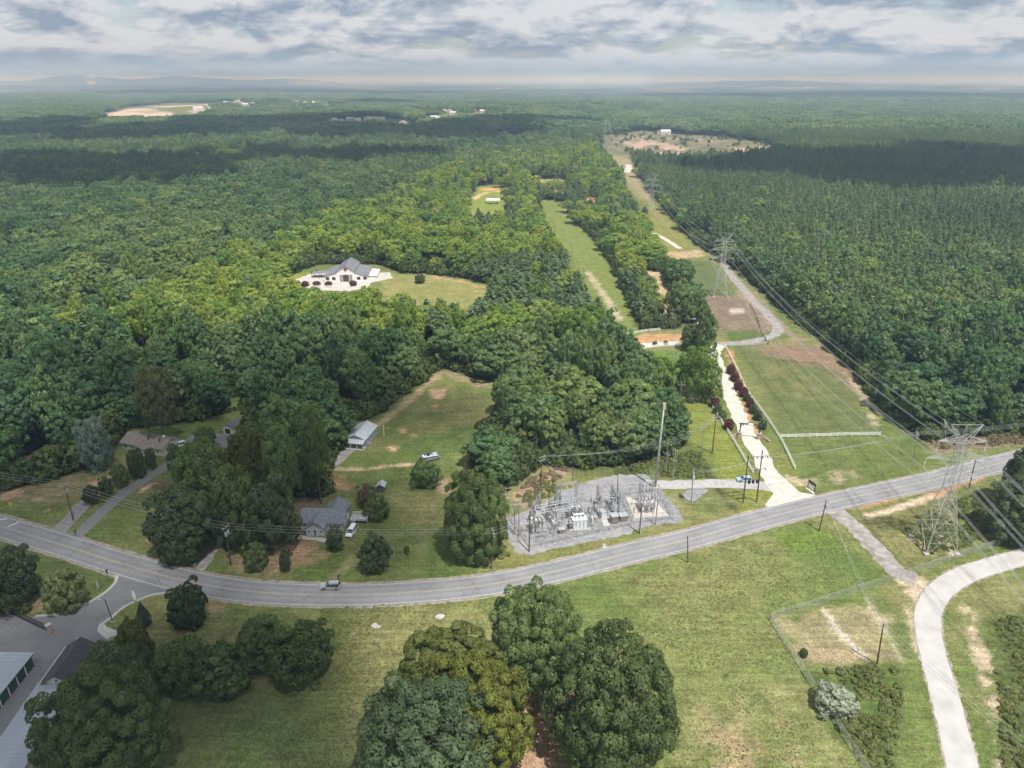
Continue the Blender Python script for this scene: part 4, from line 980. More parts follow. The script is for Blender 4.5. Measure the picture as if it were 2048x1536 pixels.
# thin out the broadleaves so that big crowns get room
drop = (~isp) & (rgF.uniform(size=len(fx)) < .40); fx, fy, fd, isp, hgt, rad, gzv, rot, east = [a[~drop] for a in (fx, fy, fd, isp, hgt, rad, gzv, rot, east)]
pu, pv, pd = project(fx, fy, hgt * .7)
inview = (pu > -30) & (pu < 2078) & (pv > 150) & (pv < 1560)
order = np.argsort(np.where(inview, np.hypot(np.hypot(fx, fy), CAM_H - hgt), 1e9))
single = np.zeros(len(fx), bool); single[order[:300]] = True
M_PLOTBRIGHT = leaf_mat('leaves_plot_brightened', [(0.150, 0.235, 0.060), (0.200, 0.280, 0.064), (0.285, 0.320, 0.068), (0.235, 0.295, 0.100)], trans=.5)  # brightening of the plot put into the leaf colour, not another species
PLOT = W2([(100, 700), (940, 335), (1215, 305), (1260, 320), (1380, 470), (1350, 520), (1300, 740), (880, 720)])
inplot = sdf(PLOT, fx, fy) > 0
SPECIES['poplar'] = M_PLOTBRIGHT  # not poplars: plot broadleaves with the brightened leaf colour
def zone(x, y, p):
    u, v, _ = project(x, y, 12.0)
    if x > 95:
        z = 'bordering the scrub above the right end of the road' if y < 250 else 'along the shaded edge of the power line clearing'
        return ('pine tree ' if p else 'broadleaf tree ') + z
    if u > 930: return ('pine tree' if p else 'broadleaf tree') + ' in the grove between the long lawn and the substation' if v > 740 else ('pine tree' if p else 'broadleaf tree') + ' in the wood beyond the far end of the long lawn'
    if u > 480: return ('pine tree' if p else 'broadleaf tree') + ' in the wood left of the long lawn and metal building'
    if u > 225: return ('pine tree' if p else 'broadleaf tree') + ' in the wood behind the beige house'
    return ('pine tree' if p else 'broadleaf tree') + ' in the dark wood at the left picture edge'
for i in np.where(single)[0]:
    p = bool(isp[i]); lb = zone(fx[i], fy[i], p); lb = lb.replace(' tree ', ' tree at the edge ' if fd[i] > -7 else ' tree deep ', 1) if ' in the ' in lb else lb; lb = lb.replace('edge in the', 'edge of the')
    pr = PINE[int(rot[i] * 99) % 4] if p else MID[int(rot[i] * 99) % 6]
    plant('pine_tree' if p else 'woodland_tree', lb, 'tree', pr, float(fx[i]), float(fy[i]), float(rad[i] / (3.1 if p else 7.0)), float(hgt[i] / (18.2 if p else 18.2)), float(rot[i]), 'poplar' if (inplot[i] and not p) else None, group='trees: ' + lb, z=float(gzv[i]))  # broadleaves inside the plot take the brightened leaf colour
# low-detail copies for the mass of the wood
protos = bpy.data.collections.new('forest_kinds')
def proto(name, me_, mats):
    if not me_.materials:
        for m_ in mats: me_.materials.append(m_)
    o = bpy.data.objects.new(name, me_); protos.objects.link(o); return o
LOWB, LOWP = [], []
for i in range(6):
    C, Nn, S, T, rg = crown_points(600 + i, 52, 19, 1.08, zc=10.6, rz=(6.2, 7.0, 6.4, 6.0, 6.8, 6.2)[i], lumps=.14 + .05 * i, low=-.5, fill=.05)
    w_ = MB().tube([(0, 0, -.3), (.1, 0, 5), (0, .1, 10)], [.3, .24, .12], 5)
    LOWB.append(spray_mesh('far_broadleaf', C, Nn, S, T, rg, extra=(w_.v, w_.f)))
for i in range(5):
    C, Nn, S, T, rg = pine_points(700 + i, 12, 6, 4, size=.80, L0=2.5 + .25 * i, z0=7.5)
    w_ = MB().tube([(0, 0, -.3), (0, .1, 9), (0, 0, 17)], [.2, .15, .04], 4)
    LOWP.append(spray_mesh('far_pine', C, Nn, S, T, rg, 2.0, extra=(w_.v, w_.f)))
PATCH = []
for i in range(4):                                                            # a parcel of distant canopy, 44 m across
    rg0 = np.random.default_rng(800 + i); Cs, Ns, Ss, Ts = [], [], [], []
    for k_ in range(26):
        C, Nn, S, T, rg = crown_points(850 + i * 40 + k_, 14, 9, 2.1, rx=4.4, rz=5.2, zc=10.5, low=-.1, fill=0)
        C = C * np.array([1, 1, rg0.uniform(.82, 1.2)]) + np.array([rg0.uniform(-20, 20), rg0.uniform(-20, 20), 0])
        Cs.append(C); Ns.append(Nn); Ss.append(S); Ts.append(np.clip(T + rg0.normal() * .25, 0, 1))
    PATCH.append(spray_mesh('far_canopy', np.concatenate(Cs), np.concatenate(Ns), np.concatenate(Ss), np.concatenate(Ts), rg0))
def scatter_group(name, meshes, mats):
    col = bpy.data.collections.new(name)
    for j, me_ in enumerate(meshes):
        for m_ in mats: me_.materials.append(m_)
        col.objects.link(bpy.data.objects.new('%s_%d' % (name, j), me_))
    ng = bpy.data.node_groups.new(name, 'GeometryNodeTree')
    ng.interface.new_socket('Geometry', in_out='INPUT', socket_type='NodeSocketGeometry'); ng.interface.new_socket('Geometry', in_out='OUTPUT', socket_type='NodeSocketGeometry')
    n = ng.nodes; l = ng.links; gi, go = n.new('NodeGroupInput'), n.new('NodeGroupOutput')
    ci = n.new('GeometryNodeCollectionInfo'); ci.inputs[0].default_value = col; ci.inputs['Separate Children'].default_value = True; ci.inputs['Reset Children'].default_value = True
    ip = n.new('GeometryNodeInstanceOnPoints'); ip.inputs['Pick Instance'].default_value = True
    def attr(nm, t):
        a = n.new('GeometryNodeInputNamedAttribute'); a.data_type = t; a.inputs['Name'].default_value = nm; return a.outputs[0]
    l.new(gi.outputs[0], ip.inputs['Points']); l.new(ci.outputs[0], ip.inputs['Instance'])
    l.new(attr('pick', 'INT'), ip.inputs['Instance Index']); l.new(attr('turn', 'FLOAT_VECTOR'), ip.inputs['Rotation']); l.new(attr('size', 'FLOAT_VECTOR'), ip.inputs['Scale'])
    l.new(ip.outputs[0], go.inputs[0])
    return ng
def scatter(name, ng, X, Y, Z, pick, turn, sx, sz, label, cat, tilt=None):
    n = len(X); me_ = bpy.data.meshes.new(name); me_.vertices.add(n)
    me_.vertices.foreach_set('co', np.stack([X, Y, Z], 1).astype(np.float32).ravel())
    me_.attributes.new('pick', 'INT', 'POINT').data.foreach_set('value', pick.astype(np.int32))
    T_ = np.zeros((n, 3)); T_[:, 2] = turn
    me_.attributes.new('turn', 'FLOAT_VECTOR', 'POINT').data.foreach_set('vector', T_.astype(np.float32).ravel())
    me_.attributes.new('size', 'FLOAT_VECTOR', 'POINT').data.foreach_set('vector', np.stack([sx, sx, sz], 1).astype(np.float32).ravel())
    o = link(name, me_); md = o.modifiers.new('scatter', 'NODES'); md.node_group = ng
    return tag(o, label, cat, kind='stuff')
NG_B, NG_P, NG_F = scatter_group('broadleaf_kinds', LOWB, [M_LEAF, M_BARK]), scatter_group('pine_kinds', LOWP, [M_NEEDLE, M_PBARK]), scatter_group('canopy_kinds', PATCH, [M_LEAF])
far = ~single & (fy < 1480)
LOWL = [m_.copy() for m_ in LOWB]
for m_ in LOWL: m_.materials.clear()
NG_L = scatter_group('brightened_plot_kinds', LOWL, [M_PLOTBRIGHT, M_BARK])  # same broadleaf crowns, leaf colour brightened for the plot
s_ = far & ~isp & inplot; scatter('poplar_wood', NG_L, fx[s_], fy[s_], gzv[s_], (rot[s_] * 977).astype(int) % 6, rot[s_], rad[s_] / 7.0, hgt[s_] / 18.2, 'broadleaf wood around the white barn hall, leaves painted brighter', 'forest')  # not poplars: the same broadleaf wood, leaf colour brightened for the plot
s_ = far & ~isp & ~inplot; scatter('broadleaf_forest', NG_B, fx[s_], fy[s_], gzv[s_], (rot[s_] * 977).astype(int) % 6, rot[s_], rad[s_] / 7.0, hgt[s_] / 18.2, 'green broadleaf forest stretching away behind the houses', 'forest')
s_ = far & isp; scatter('pine_forest', NG_P, fx[s_], fy[s_], gzv[s_], (rot[s_] * 977).astype(int) % 5, rot[s_], rad[s_] / 3.1, hgt[s_] / 18.2, 'dense pine forest filling the right side beyond the power line', 'forest')
px_, py_ = [], []; yy = 1480.0
while yy < 5300:
    hw = .80 * (yy + 70); st = 30.0 * (1 + .00010 * (yy - 1480)); xs = np.arange(-hw, hw, st)
    px_.append(xs + rgF.uniform(-.45, .45, len(xs)) * st); py_.append(np.full(len(xs), yy) + rgF.uniform(-.45, .45, len(xs)) * st); yy += st
qx, qy = np.concatenate(px_), np.concatenate(py_)
k_ = (open_sdf(qx, qy) + (fbm(qx / 90, qy / 90, 151, 3) - .5) * 150 < -14) | ((rgF.uniform(size=len(qx)) < .38) & (sdf(OPEN['far lots'], qx, qy) < 0) & (sdf(OPEN['far clearing'], qx, qy) < 0)) & ((fbm(qx / 420 + 2, qy / 260, 131, 3) < .70) | (qy < 2300)); qx, qy = qx[k_], qy[k_]
for u_, v_ in FARH:
    hx, hy = G(u_, v_); t_ = hy - qy; kk = (np.abs(qx - hx * qy / hy) < 30) & (t_ > -40) & (t_ < 170); qx, qy = qx[~kk], qy[~kk]
rt = rgF.uniform(0, 6.28, len(qx))
scatter('distant_forest', NG_F, qx, qy, gz(qx, qy), (rt * 977).astype(int) % 4, rt, rgF.uniform(.9, 1.25, len(qx)), rgF.uniform(.8, 1.2, len(qx)), 'distant forest canopy running to the hazy horizon', 'forest')
# scrub and tall weeds
TUFT = []
for i in range(4):
    C, Nn, S, T, rg = crown_points(900 + i, 9, 12, .30, rx=.62, rz=.42, zc=.35, low=-.2, fill=0)
    TUFT.append(spray_mesh('weed', C, Nn, S, T, rg))
M_WEED = leaf_mat('weeds', [(0.150, 0.185, 0.055), (0.180, 0.205, 0.065), (0.215, 0.215, 0.095), (0.160, 0.190, 0.060)]); M_BRUSH = leaf_mat('dry_brush', [(0.27, 0.21, 0.145), (0.32, 0.25, 0.175), (0.20, 0.185, 0.10), (0.24, 0.19, 0.14)])
TUFT2 = [m_.copy() for m_ in TUFT]
NG_W, NG_D = scatter_group('weed_kinds', TUFT, [M_WEED]), scatter_group('brush_kinds', TUFT2, [M_BRUSH])
def fill_poly(polys, dens, seed, patch=None):
    rg = np.random.default_rng(seed); X, Y = [], []
    for px in polys:
        P = W2(px); lo, hi = P.min(0), P.max(0); n = int((hi - lo).prod() * dens); x, y = rg.uniform(lo[0], hi[0], n), rg.uniform(lo[1], hi[1], n)
        k = sdf(P, x, y) > 0
        if patch: k &= fbm(x / 6, y / 6, seed) > patch
        X.append(x[k]); Y.append(y[k])
    return np.concatenate(X), np.concatenate(Y), rg
X, Y, rg = fill_poly([[(1170, 952), (1250, 932), (1335, 912), (1400, 905), (1425, 945), (1400, 958), (1330, 955), (1290, 946), (1200, 952)],
                      [(1605, 1348), (1790, 1325), (1802, 1400), (1785, 1560), (1745, 1560)], [(1985, 1245), (2100, 1210), (2160, 1560), (2010, 1560), (1995, 1400)],
                      [(1800, 1045), (1960, 985), (2000, 1050), (1930, 1095), (1850, 1110)], [(1040, 1000), (1100, 960), (1130, 975), (1060, 1015)], [(1000, 1075), (1020, 1110), (1000, 1120), (975, 1100)]], 1.5, 7, .34)
scatter('weeds', NG_W, X, Y, np.zeros(len(X)), rg.integers(0, 4, len(X)), rg.uniform(0, 6.28, len(X)), rg.uniform(.30, .95, len(X)), rg.uniform(.25, 1.0, len(X)), 'rank green weeds in patches by the fences and substation', 'weeds')
X, Y, rg = fill_poly([[(1850, 882), (2048, 864), (2250, 840), (2250, 880), (2048, 888), (1880, 900)], [(1030, 990), (1060, 958), (1110, 938), (1150, 937), (1100, 968), (1055, 1005)], [(1975, 1035), (2000, 1045), (2030, 1080), (2010, 1085)]], 1.2, 8, .40)
scatter('dry_brush', NG_D, X, Y, np.zeros(len(X)), rg.integers(0, 4, len(X)), rg.uniform(0, 6.28, len(X)), rg.uniform(.3, .95, len(X)), rg.uniform(.3, 1.1, len(X)), 'brown dry brush below the forest edge and round the gravel yard', 'brush')
X, Y, rg = fill_poly([[(1040, 1215), (1360, 1125), (1640, 1055), (1760, 1110), (1545, 1235), (1720, 1560), (1330, 1640), (1340, 1300), (1200, 1200)], [(640, 1215), (980, 1200), (990, 1240), (800, 1330), (700, 1560), (320, 1600), (320, 1420), (650, 1390)]], 1.6, 9, .44)
scatter('grass', NG_W, X, Y, np.zeros(len(X)), rg.integers(0, 4, len(X)), rg.uniform(0, 6.28, len(X)), rg.uniform(.10, .30, len(X)), rg.uniform(.05, .14, len(X)), 'uneven tufts of grass in the mown fields below the road', 'grass')

# undergrowth along the wood edges
UND = []
for i in range(4):
    C, Nn, S, T, rg = crown_points(950 + i, 16, 13, .52, rx=1.5, rz=1.5, zc=1.2, low=-.5, fill=0)
    UND.append(spray_mesh('bramble', C, Nn, S, T, rg))
NG_U = scatter_group('bramble_kinds', UND, [leaf_mat('bramble', [(0.060, 0.095, 0.034), (0.085, 0.125, 0.038), (0.120, 0.150, 0.044), (0.075, 0.105, 0.045)])])
px_, py_ = [], []; yy = 140.0
while yy < 720:
    st = 2.0 + .0022 * yy; xs = np.arange(-.78 * (yy + 60), .78 * (yy + 60), st); px_.append(xs + rgF.uniform(-.5, .5, len(xs)) * st); py_.append(np.full(len(xs), yy) + rgF.uniform(-.5, .5, len(xs)) * st); yy += st
ux, uy = np.concatenate(px_), np.concatenate(py_); ud = open_sdf(ux, uy) + (fbm(ux / 7, uy / 7, 161, 3) - .5) * 5
k_ = (ud < -.6) & (ud > -9); ux, uy, ud = ux[k_], uy[k_], ud[k_]
Xc, Yc, rgc = fill_poly([OPEN_PX['far clearing']], .0016, 21, .5); ux, uy, ud = np.concatenate([ux, Xc]), np.concatenate([uy, Yc]), np.concatenate([ud, np.full(len(Xc), -4.)]); sz_ = rgF.uniform(.55, 1.35, len(ux)) * (1 + .12 * np.clip(-ud, 0, 8))
scatter('undergrowth', NG_U, ux, uy, gz(ux, uy), rgF.integers(0, 4, len(ux)), rgF.uniform(0, 6.28, len(ux)), sz_, sz_ * rgF.uniform(.7, 1.4, len(ux)), 'leafy undergrowth along the edges of the woods', 'undergrowth')

# ------------------------------------------------------------------ buildings
M_GLASS = mat('window_glass', (.035, .045, .055), .12, var=.3, scale=.6, spec=.7)
M_TRIM = mat('white_trim', (.72, .72, .70), .6, var=.08, scale=1.5)
M_STEEL = mat('galvanised_steel', (.44, .45, .46), .5, metal=.35, var=.2, scale=.8)
M_STEELD = mat('weathered_steel', (.30, .305, .31), .6, metal=.3, var=.25, scale=.8)
M_WOOD = mat('pole_wood', (.105, .075, .055), .9, var=.35, scale=1.5, bump=.4, bscale=4)
M_WOODG = mat('grey_pole_wood', (.27, .25, .23), .9, var=.3, scale=1.5, bump=.4, bscale=4)
M_INS = mat('porcelain', (.50, .49, .48), .35, var=.2, scale=3, spec=.5)
M_BLACK = mat('black_paint', (.022, .022, .024), .5, var=.3, scale=2)
M_WIRE = mat('aluminium_wire', (.46, .46, .47), .5, metal=.4, var=.1)
M_VINYL = mat('white_vinyl', (.80, .80, .79), .55, var=.07, scale=1.2)
M_STONE = mat('field_stone', (.34, .25, .18), .9, var=.45, scale=2.2, bump=.8, bscale=3, stain=((.52, .44, .36), 1.6, .9))
def shingle(name, col): return mat(name, col, .9, var=.22, scale=1.4, bump=.5, bscale=9, stain=(tuple(c * .7 for c in col), .5, .5))
def lap_siding(name, col):
    if name in MATS: return MATS[name]
    m, nt, b = nodes_of(name); N, L = nt.nodes, nt.links
    tc = N.new('ShaderNodeTexCoord'); sp = N.new('ShaderNodeSeparateXYZ'); L.new(tc.outputs['Object'], sp.inputs[0])
    f = N.new('ShaderNodeMath'); f.operation = 'MULTIPLY'; L.new(sp.outputs[2], f.inputs[0]); f.inputs[1].default_value = 5.0
    fr = N.new('ShaderNodeMath'); fr.operation = 'FRACT'; L.new(f.outputs[0], fr.inputs[0])
    bp = N.new('ShaderNodeBump'); bp.inputs['Strength'].default_value = .7; bp.inputs['Distance'].default_value = .03; L.new(fr.outputs[0], bp.inputs['Height']); L.new(bp.outputs[0], b.inputs['Normal'])
    nz = N.new('ShaderNodeTexNoise'); nz.inputs['Scale'].default_value = .9; nz.inputs['Detail'].default_value = 5; L.new(tc.outputs['Object'], nz.inputs['Vector'])
    r = N.new('ShaderNodeMapRange'); L.new(nz.outputs['Fac'], r.inputs[0]); r.inputs[3].default_value, r.inputs[4].default_value = .82, 1.14
    s = N.new('ShaderNodeVectorMath'); s.operation = 'SCALE'; s.inputs[0].default_value = col; L.new(r.outputs[0], s.inputs['Scale']); L.new(s.outputs[0], b.inputs['Base Color'])
    b.inputs['Roughness'].default_value = .7; MATS[name] = m; return m
def slab(mb, quad, th):
    """sloping roof slab: four corners of its upper face, th thick downwards"""
    lo = [(p[0], p[1], p[2] - th) for p in quad]
    return mb.add(list(quad) + lo, [(0, 1, 2, 3), (7, 6, 5, 4), (0, 4, 5, 1), (1, 5, 6, 2), (2, 6, 7, 3), (3, 7, 4, 0)])
def gable(root, L_, W_, eave, ridge, wm, rm, x0=0., y0=0., ov=.35, axis='x', th=.14, wall='wall', roof='roof', z0=0.0):
    """walls with gable ends and two roof slopes; the ridge runs along 'axis'"""
    if axis == 'x':
        MB().prism([(y0, z0), (y0 + W_, z0), (y0 + W_, eave), (y0 + W_ / 2, ridge), (y0, eave)], 'x', x0, x0 + L_).build(wall, wm, root)
        k = (ridge - eave) / (W_ / 2); a, b_ = x0 - ov, x0 + L_ + ov; ye, zr, ze = ov, ridge + th, eave + th - k * ov
        for q in ([(a, y0 - ye, ze), (b_, y0 - ye, ze), (b_, y0 + W_ / 2, zr), (a, y0 + W_ / 2, zr)], [(a, y0 + W_ / 2, zr), (b_, y0 + W_ / 2, zr), (b_, y0 + W_ + ye, ze), (a, y0 + W_ + ye, ze)]):
            slab(MB(), q, th).build(roof, rm, root)
    else:
        MB().prism([(x0, z0), (x0 + L_, z0), (x0 + L_, eave), (x0 + L_ / 2, ridge), (x0, eave)], 'y', y0, y0 + W_).build(wall, wm, root)
        k = (ridge - eave) / (L_ / 2); a, b_ = y0 - ov, y0 + W_ + ov; xe, zr, ze = ov, ridge + th, eave + th - k * ov
        for q in ([(x0 - xe, b_, ze), (x0 - xe, a, ze), (x0 + L_ / 2, a, zr), (x0 + L_ / 2, b_, zr)], [(x0 + L_ / 2, b_, zr), (x0 + L_ / 2, a, zr), (x0 + L_ + xe, a, ze), (x0 + L_ + xe, b_, ze)]):
            slab(MB(), q, th).build(roof, rm, root)
def opening(root, x, y, z, w, h, face='-y', name='window', fm=None, pm=None, muntin=True):
    """window or door: frame standing proud of the wall, pane set in it"""
    fm, pm = fm or M_TRIM, pm or M_GLASS; f = MB(); t = .09
    rot = {'-y': 0, '+x': math.pi / 2, '+y': math.pi, '-x': -math.pi / 2}[face]
    f.box((0, -.03, h / 2 - t / 2), (w, .10, t)).box((0, -.03, -h / 2 + t / 2), (w, .10, t)).box((-w / 2 + t / 2, -.03, 0), (t, .10, h - 2 * t)).box((w / 2 - t / 2, -.03, 0), (t, .10, h - 2 * t))
    if muntin: f.box((0, -.028, 0), (.05, .085, h - 2 * t))
    o = f.build(name, fm, root, loc=(x, y, z), rz=rot)
    MB().box((0, -.015, 0), (w - 2 * t + .01, .03, h - 2 * t + .01)).build('pane' if name == 'window' else 'panel', pm, o)
    return o
# beige ranch house
M_BEIGE, M_TAUPE = lap_siding('beige_siding', (.56, .52, .47)), shingle('taupe_shingle', (.20, .175, .155))
r = thing('ranch_house', 'long beige house with low brown roof behind two dark trees', 'house', (*G(245, 899), 0), R(-17))
gable(r, 15.5, 7.6, 2.5, 4.2, M_BEIGE, M_TAUPE)
gable(r, 3.6, 1.6, 2.35, 3.2, M_BEIGE, M_TAUPE, x0=6.2, y0=-1.5, axis='y', wall='porch_wall', roof='porch_roof')
for x, w in ((1.6, 1.3), (4.0, .8), (11.0, 1.1), (13.6, 1.1)): opening(r, x, -.005, 1.5, w, 1.25)
opening(r, 7.4, -1.505, 1.45, 1.3, 1.3); opening(r, 9.0, -1.505, 1.1, .9, 2.0, name='door', pm=M_TRIM, muntin=False)
opening(r, -.005, 3.8, 1.5, 1.1, 1.2, '-x')
for x, y, z in ((3.2, 5.3, 4.05), (6.6, 4.8, 4.2), (8.2, 3.0, 4.15), (8.6, 2.2, 3.85), (12.4, 2.9, 4.1), (12.8, 2.2, 3.85)): MB().lathe([(.13, -.4), (.13, .25), (.2, .25), (.2, .36), (.05, .4)], (x, y, z), 8).build('roof_vent', M_BLACK, r)
MB().lathe([(.05, 0), (.05, .5), (.45, .6), (.42, .75), (.1, .62)], (13.2, 3.8, 4.1), 10).build('satellite_dish', M_TRIM, r)
# white garage
r = thing('garage', 'small white garage with dark roof at the end of the paved turning area', 'garage', (*G(447, 866.5), 0), R(-19))
gable(r, 3.7, 5.4, 2.3, 3.4, lap_siding('white_siding', (.70, .70, .70)), shingle('charcoal_shingle', (.105, .105, .11)), axis='y', ov=.25)
opening(r, 1.85, -.005, 1.05, 2.2, 2.0, name='door', pm=M_BLACK, muntin=False)
# grey house
M_BLUEG, M_SLATE = lap_siding('grey_blue_siding', (.40, .43, .46)), shingle('slate_shingle', (.150, .165, .190))
r = thing('cottage', 'grey blue house with front gable and slate roof above the clay bank', 'house', (*G(603, 1064), 0), R(-2))
MB().box((5.4, 3.2, .2), (10.5, 6.2, .44)).build('foundation', mat('brick_base', (.25, .15, .11), .9, var=.3, scale=3, bump=.5), r)
gable(r, 10.8, 6.4, 3.0, 5.0, M_BLUEG, M_SLATE, z0=.4)
gable(r, 4.6, 4.8, 2.75, 4.5, M_BLUEG, M_SLATE, x0=1.9, y0=-2.0, axis='y', wall='front_gable_wall', roof='front_gable_roof', z0=.2)
gable(r, 5.2, 5.0, 2.9, 4.8, M_BLUEG, M_SLATE, x0=5.0, y0=4.2, axis='y', wall='rear_wing_wall', roof='rear_wing_roof', z0=.2)
opening(r, 4.2, -2.005, 1.35, .95, 2.05, name='door', pm=mat('navy_door', (.06, .08, .12), .5), muntin=False)
for x in (2.75, 5.65): opening(r, x, -2.005, 1.65, .8, 1.1)
for x in (7.6, 9.6): opening(r, x, -.005, 1.8, .9, 1.2)
for y in (1.8, 4.6): opening(r, 10.805, y, 1.8, .8, 1.1, '+x')
MB().box((8.3, -.6, .3), (2.6, 1.1, .18)).build('porch_slab', M_CONC, r)
dk = MB().box((0, 0, 0), (4.6, 3.0, .12)).build('deck', mat('grey_deck', (.33, .34, .35), .8, var=.2, scale=2), r, loc=(13.6, 5.6, .95))
for i in range(7): MB().box((0, 0, -.02), (.56, 2.98, .1)).build('board', MATS['grey_deck'], dk, loc=(-1.98 + i * .66, 0, .10))
for x, y in ((-2.2, -1.4), (2.2, -1.4), (2.2, 1.4), (-2.2, 1.4), (0, 1.4), (0, -1.4)): MB().box((x, y, -.05), (.12, .12, 1.9)).build('post', MATS['grey_deck'], dk)
for a, b_ in (((-2.2, 1.4), (2.2, 1.4)), ((2.2, 1.4), (2.2, -1.4)), ((2.2, -1.4), (0, -1.4))):
    q = MB()
    for z in (.45, .65, .85): q.bar((*a, z), (*b_, z), .04)
    q.build('railing', M_TRIM, dk)
q = MB()
for i in range(5): q.box((-1.2, -1.6 - i * .28, .0 - i * .19), (1.1, .28, .06))
q.build('steps', MATS['grey_deck'], dk)
# metal building with porch
M_TIN = mat('metal_roof', (.46, .49, .52), .45, metal=.25, var=.12, scale=.7)
r = thing('metal_building', 'long grey metal building with light roof and open porch, on the lawn edge', 'outbuilding', (*G(693, 891), 0), R(-11))
gable(r, 6.4, 10.0, 2.6, 4.0, lap_siding('steel_siding', (.34, .38, .42)), M_TIN, axis='y', ov=.25, th=.08)
for s_ in (-1, 1):
    for i in range(12):
        y = .1 + i * .87; q = MB(); xe, xr = (-.25 if s_ < 0 else 6.65), 3.2
        q.bar((xe, y, 2.6), (xr, y, 4.11), .035); q.build('roof_seam', M_TIN, r)
slab(MB(), [(-.1, -2.2, 2.15), (6.5, -2.2, 2.15), (6.5, -.26, 2.72), (-.1, -.26, 2.72)], .08).build('porch_roof', M_TIN, r)
for x in (.1, 2.2, 4.3, 6.3): MB().box((x, -2.0, 1.03), (.14, .14, 2.06)).build('porch_post', M_TRIM, r)
MB().box((3.2, -1.15, .08), (6.6, 2.3, .16)).build('porch_floor', M_CONC, r)
opening(r, 1.6, -.005, 1.1, 1.0, 2.0, name='door', pm=M_TRIM, muntin=False); opening(r, 4.4, -.005, 1.3, 1.6, 1.2); opening(r, 6.405, 2.6, 1.2, .9, 1.6, '+x', name='door', pm=M_BLACK, muntin=False)
MB().box((7.0, 1.8, .35), (.7, .7, .7)).build('heat_pump', M_STEEL, r)
# garden shed
r = thing('garden_shed', 'tiny grey shed between two bushes on the lawn', 'shed', (*G(753, 984), 0), R(-4))
gable(r, 2.3, 2.4, 1.7, 2.5, mat('shed_board', (.13, .135, .14), .85, var=.3, scale=2), mat('shed_roof', (.36, .39, .42), .6, var=.15), axis='y', ov=.18, th=.06)
opening(r, 1.15, -.005, .85, 1.3, 1.5, name='door', fm=M_BLACK, pm=MATS['shed_board'], muntin=False)
# storage yard: two rows of units and the office
M_RIB = mat('ribbed_roof', (.33, .365, .41), .55, metal=.15, var=.12, scale=.5, stain=((.42, .44, .46), .4, .5))
M_DOOR = mat('green_roller_door', (.040, .075, .060), .5, var=.2, scale=2, bump=.3, bscale=6); M_STUC = mat('cream_wall', (.55, .52, .46), .8, var=.1)
def panel_mesh(W_, w=.9):
    q = MB(); q.box((W_ / 2, w / 2, -.02), (W_, w - .004, .04))
    q.box((W_ / 2, .05, .03), (W_, .07, .06))
    for k in (.35, .6): q.box((W_ / 2, k * w + .02, .01), (W_, .035, .02))
    return q.mesh('roof_panel')
def storage_row(label, x0, y0, W_, L_, h, slope, door_side, n_doors, rz):
    r = thing('storage_building', label, 'storage building', (x0, y0, 0), rz)
    MB().prism([(0, 0), (W_, 0), (W_, h), (0, h + slope * W_)], 'y', -L_, 0).build('wall', M_STUC, r)
    me_ = panel_mesh(W_ + .5); me_.materials.append(M_RIB); n = int(L_ / .9) + 1
    for i in range(n):
        o = bpy.data.objects.new('roof_panel', me_); COL.objects.link(o); o.parent = r
        o.location = (-.25, -L_ - .1 + i * .9, h + slope * (W_ + .25) + .10); o.rotation_euler = (0, math.atan(slope), 0)
    if door_side:
        for i in range(n_doors):
            y = -1.45 - i * 2.5; q = MB()
            q.box((W_ + .03, y - 1.13, h / 2 - .1), (.10, .24, h - .2)); q.build('door_jamb', M_TRIM, r)
            d = MB()
            for k in range(9): d.box((W_ + .02, y + .12, .12 + k * .25), (.07 if k % 2 else .05, 2.2, .25))
            d.build('roller_door', M_DOOR, r)
        MB().box((W_ + .32, -L_ / 2, h + .02), (.08, L_ + .3, .16)).build('gutter', mat('green_trim', (.05, .09, .07), .5), r)
    return r
storage_row('low storage building with ribbed blue roof and dark green roller doors', -102.4, 105.6, 9.3, 30, 2.6, .04, True, 10, R(1.0))
r = storage_row('long ribbed roof storage building running to the bottom left corner', -87.0, 98.2, 6.6, 22, 2.5, .05, False, 0, R(4))
MB().box((3.3, -4.6, 2.98), (7.0, .22, .16)).build('roof_flashing', M_TRIM, r)
r = thing('storage_office', 'storage office with dark shingle roof and cream gable beside parking bays', 'office', (-86.8, 98.4, 0), R(3))
gable(r, 5.9, 9.3, 2.7, 4.7, M_STUC, shingle('dark_shingle', (.070, .068, .072)), axis='y', ov=.4)
opening(r, 2.95, -.005, 3.35, .75, .9); opening(r, 1.4, 9.305, 1.5, 1.2, 1.2, '+y'); opening(r, 4.2, 9.305, 1.1, 1.0, 2.1, '+y', name='door', pm=M_BLACK, muntin=False)
for x in (-.42, 6.32): MB().box((x, 4.65, 2.56), (.10, 10.0, .13)).build('gutter', M_TRIM, r)
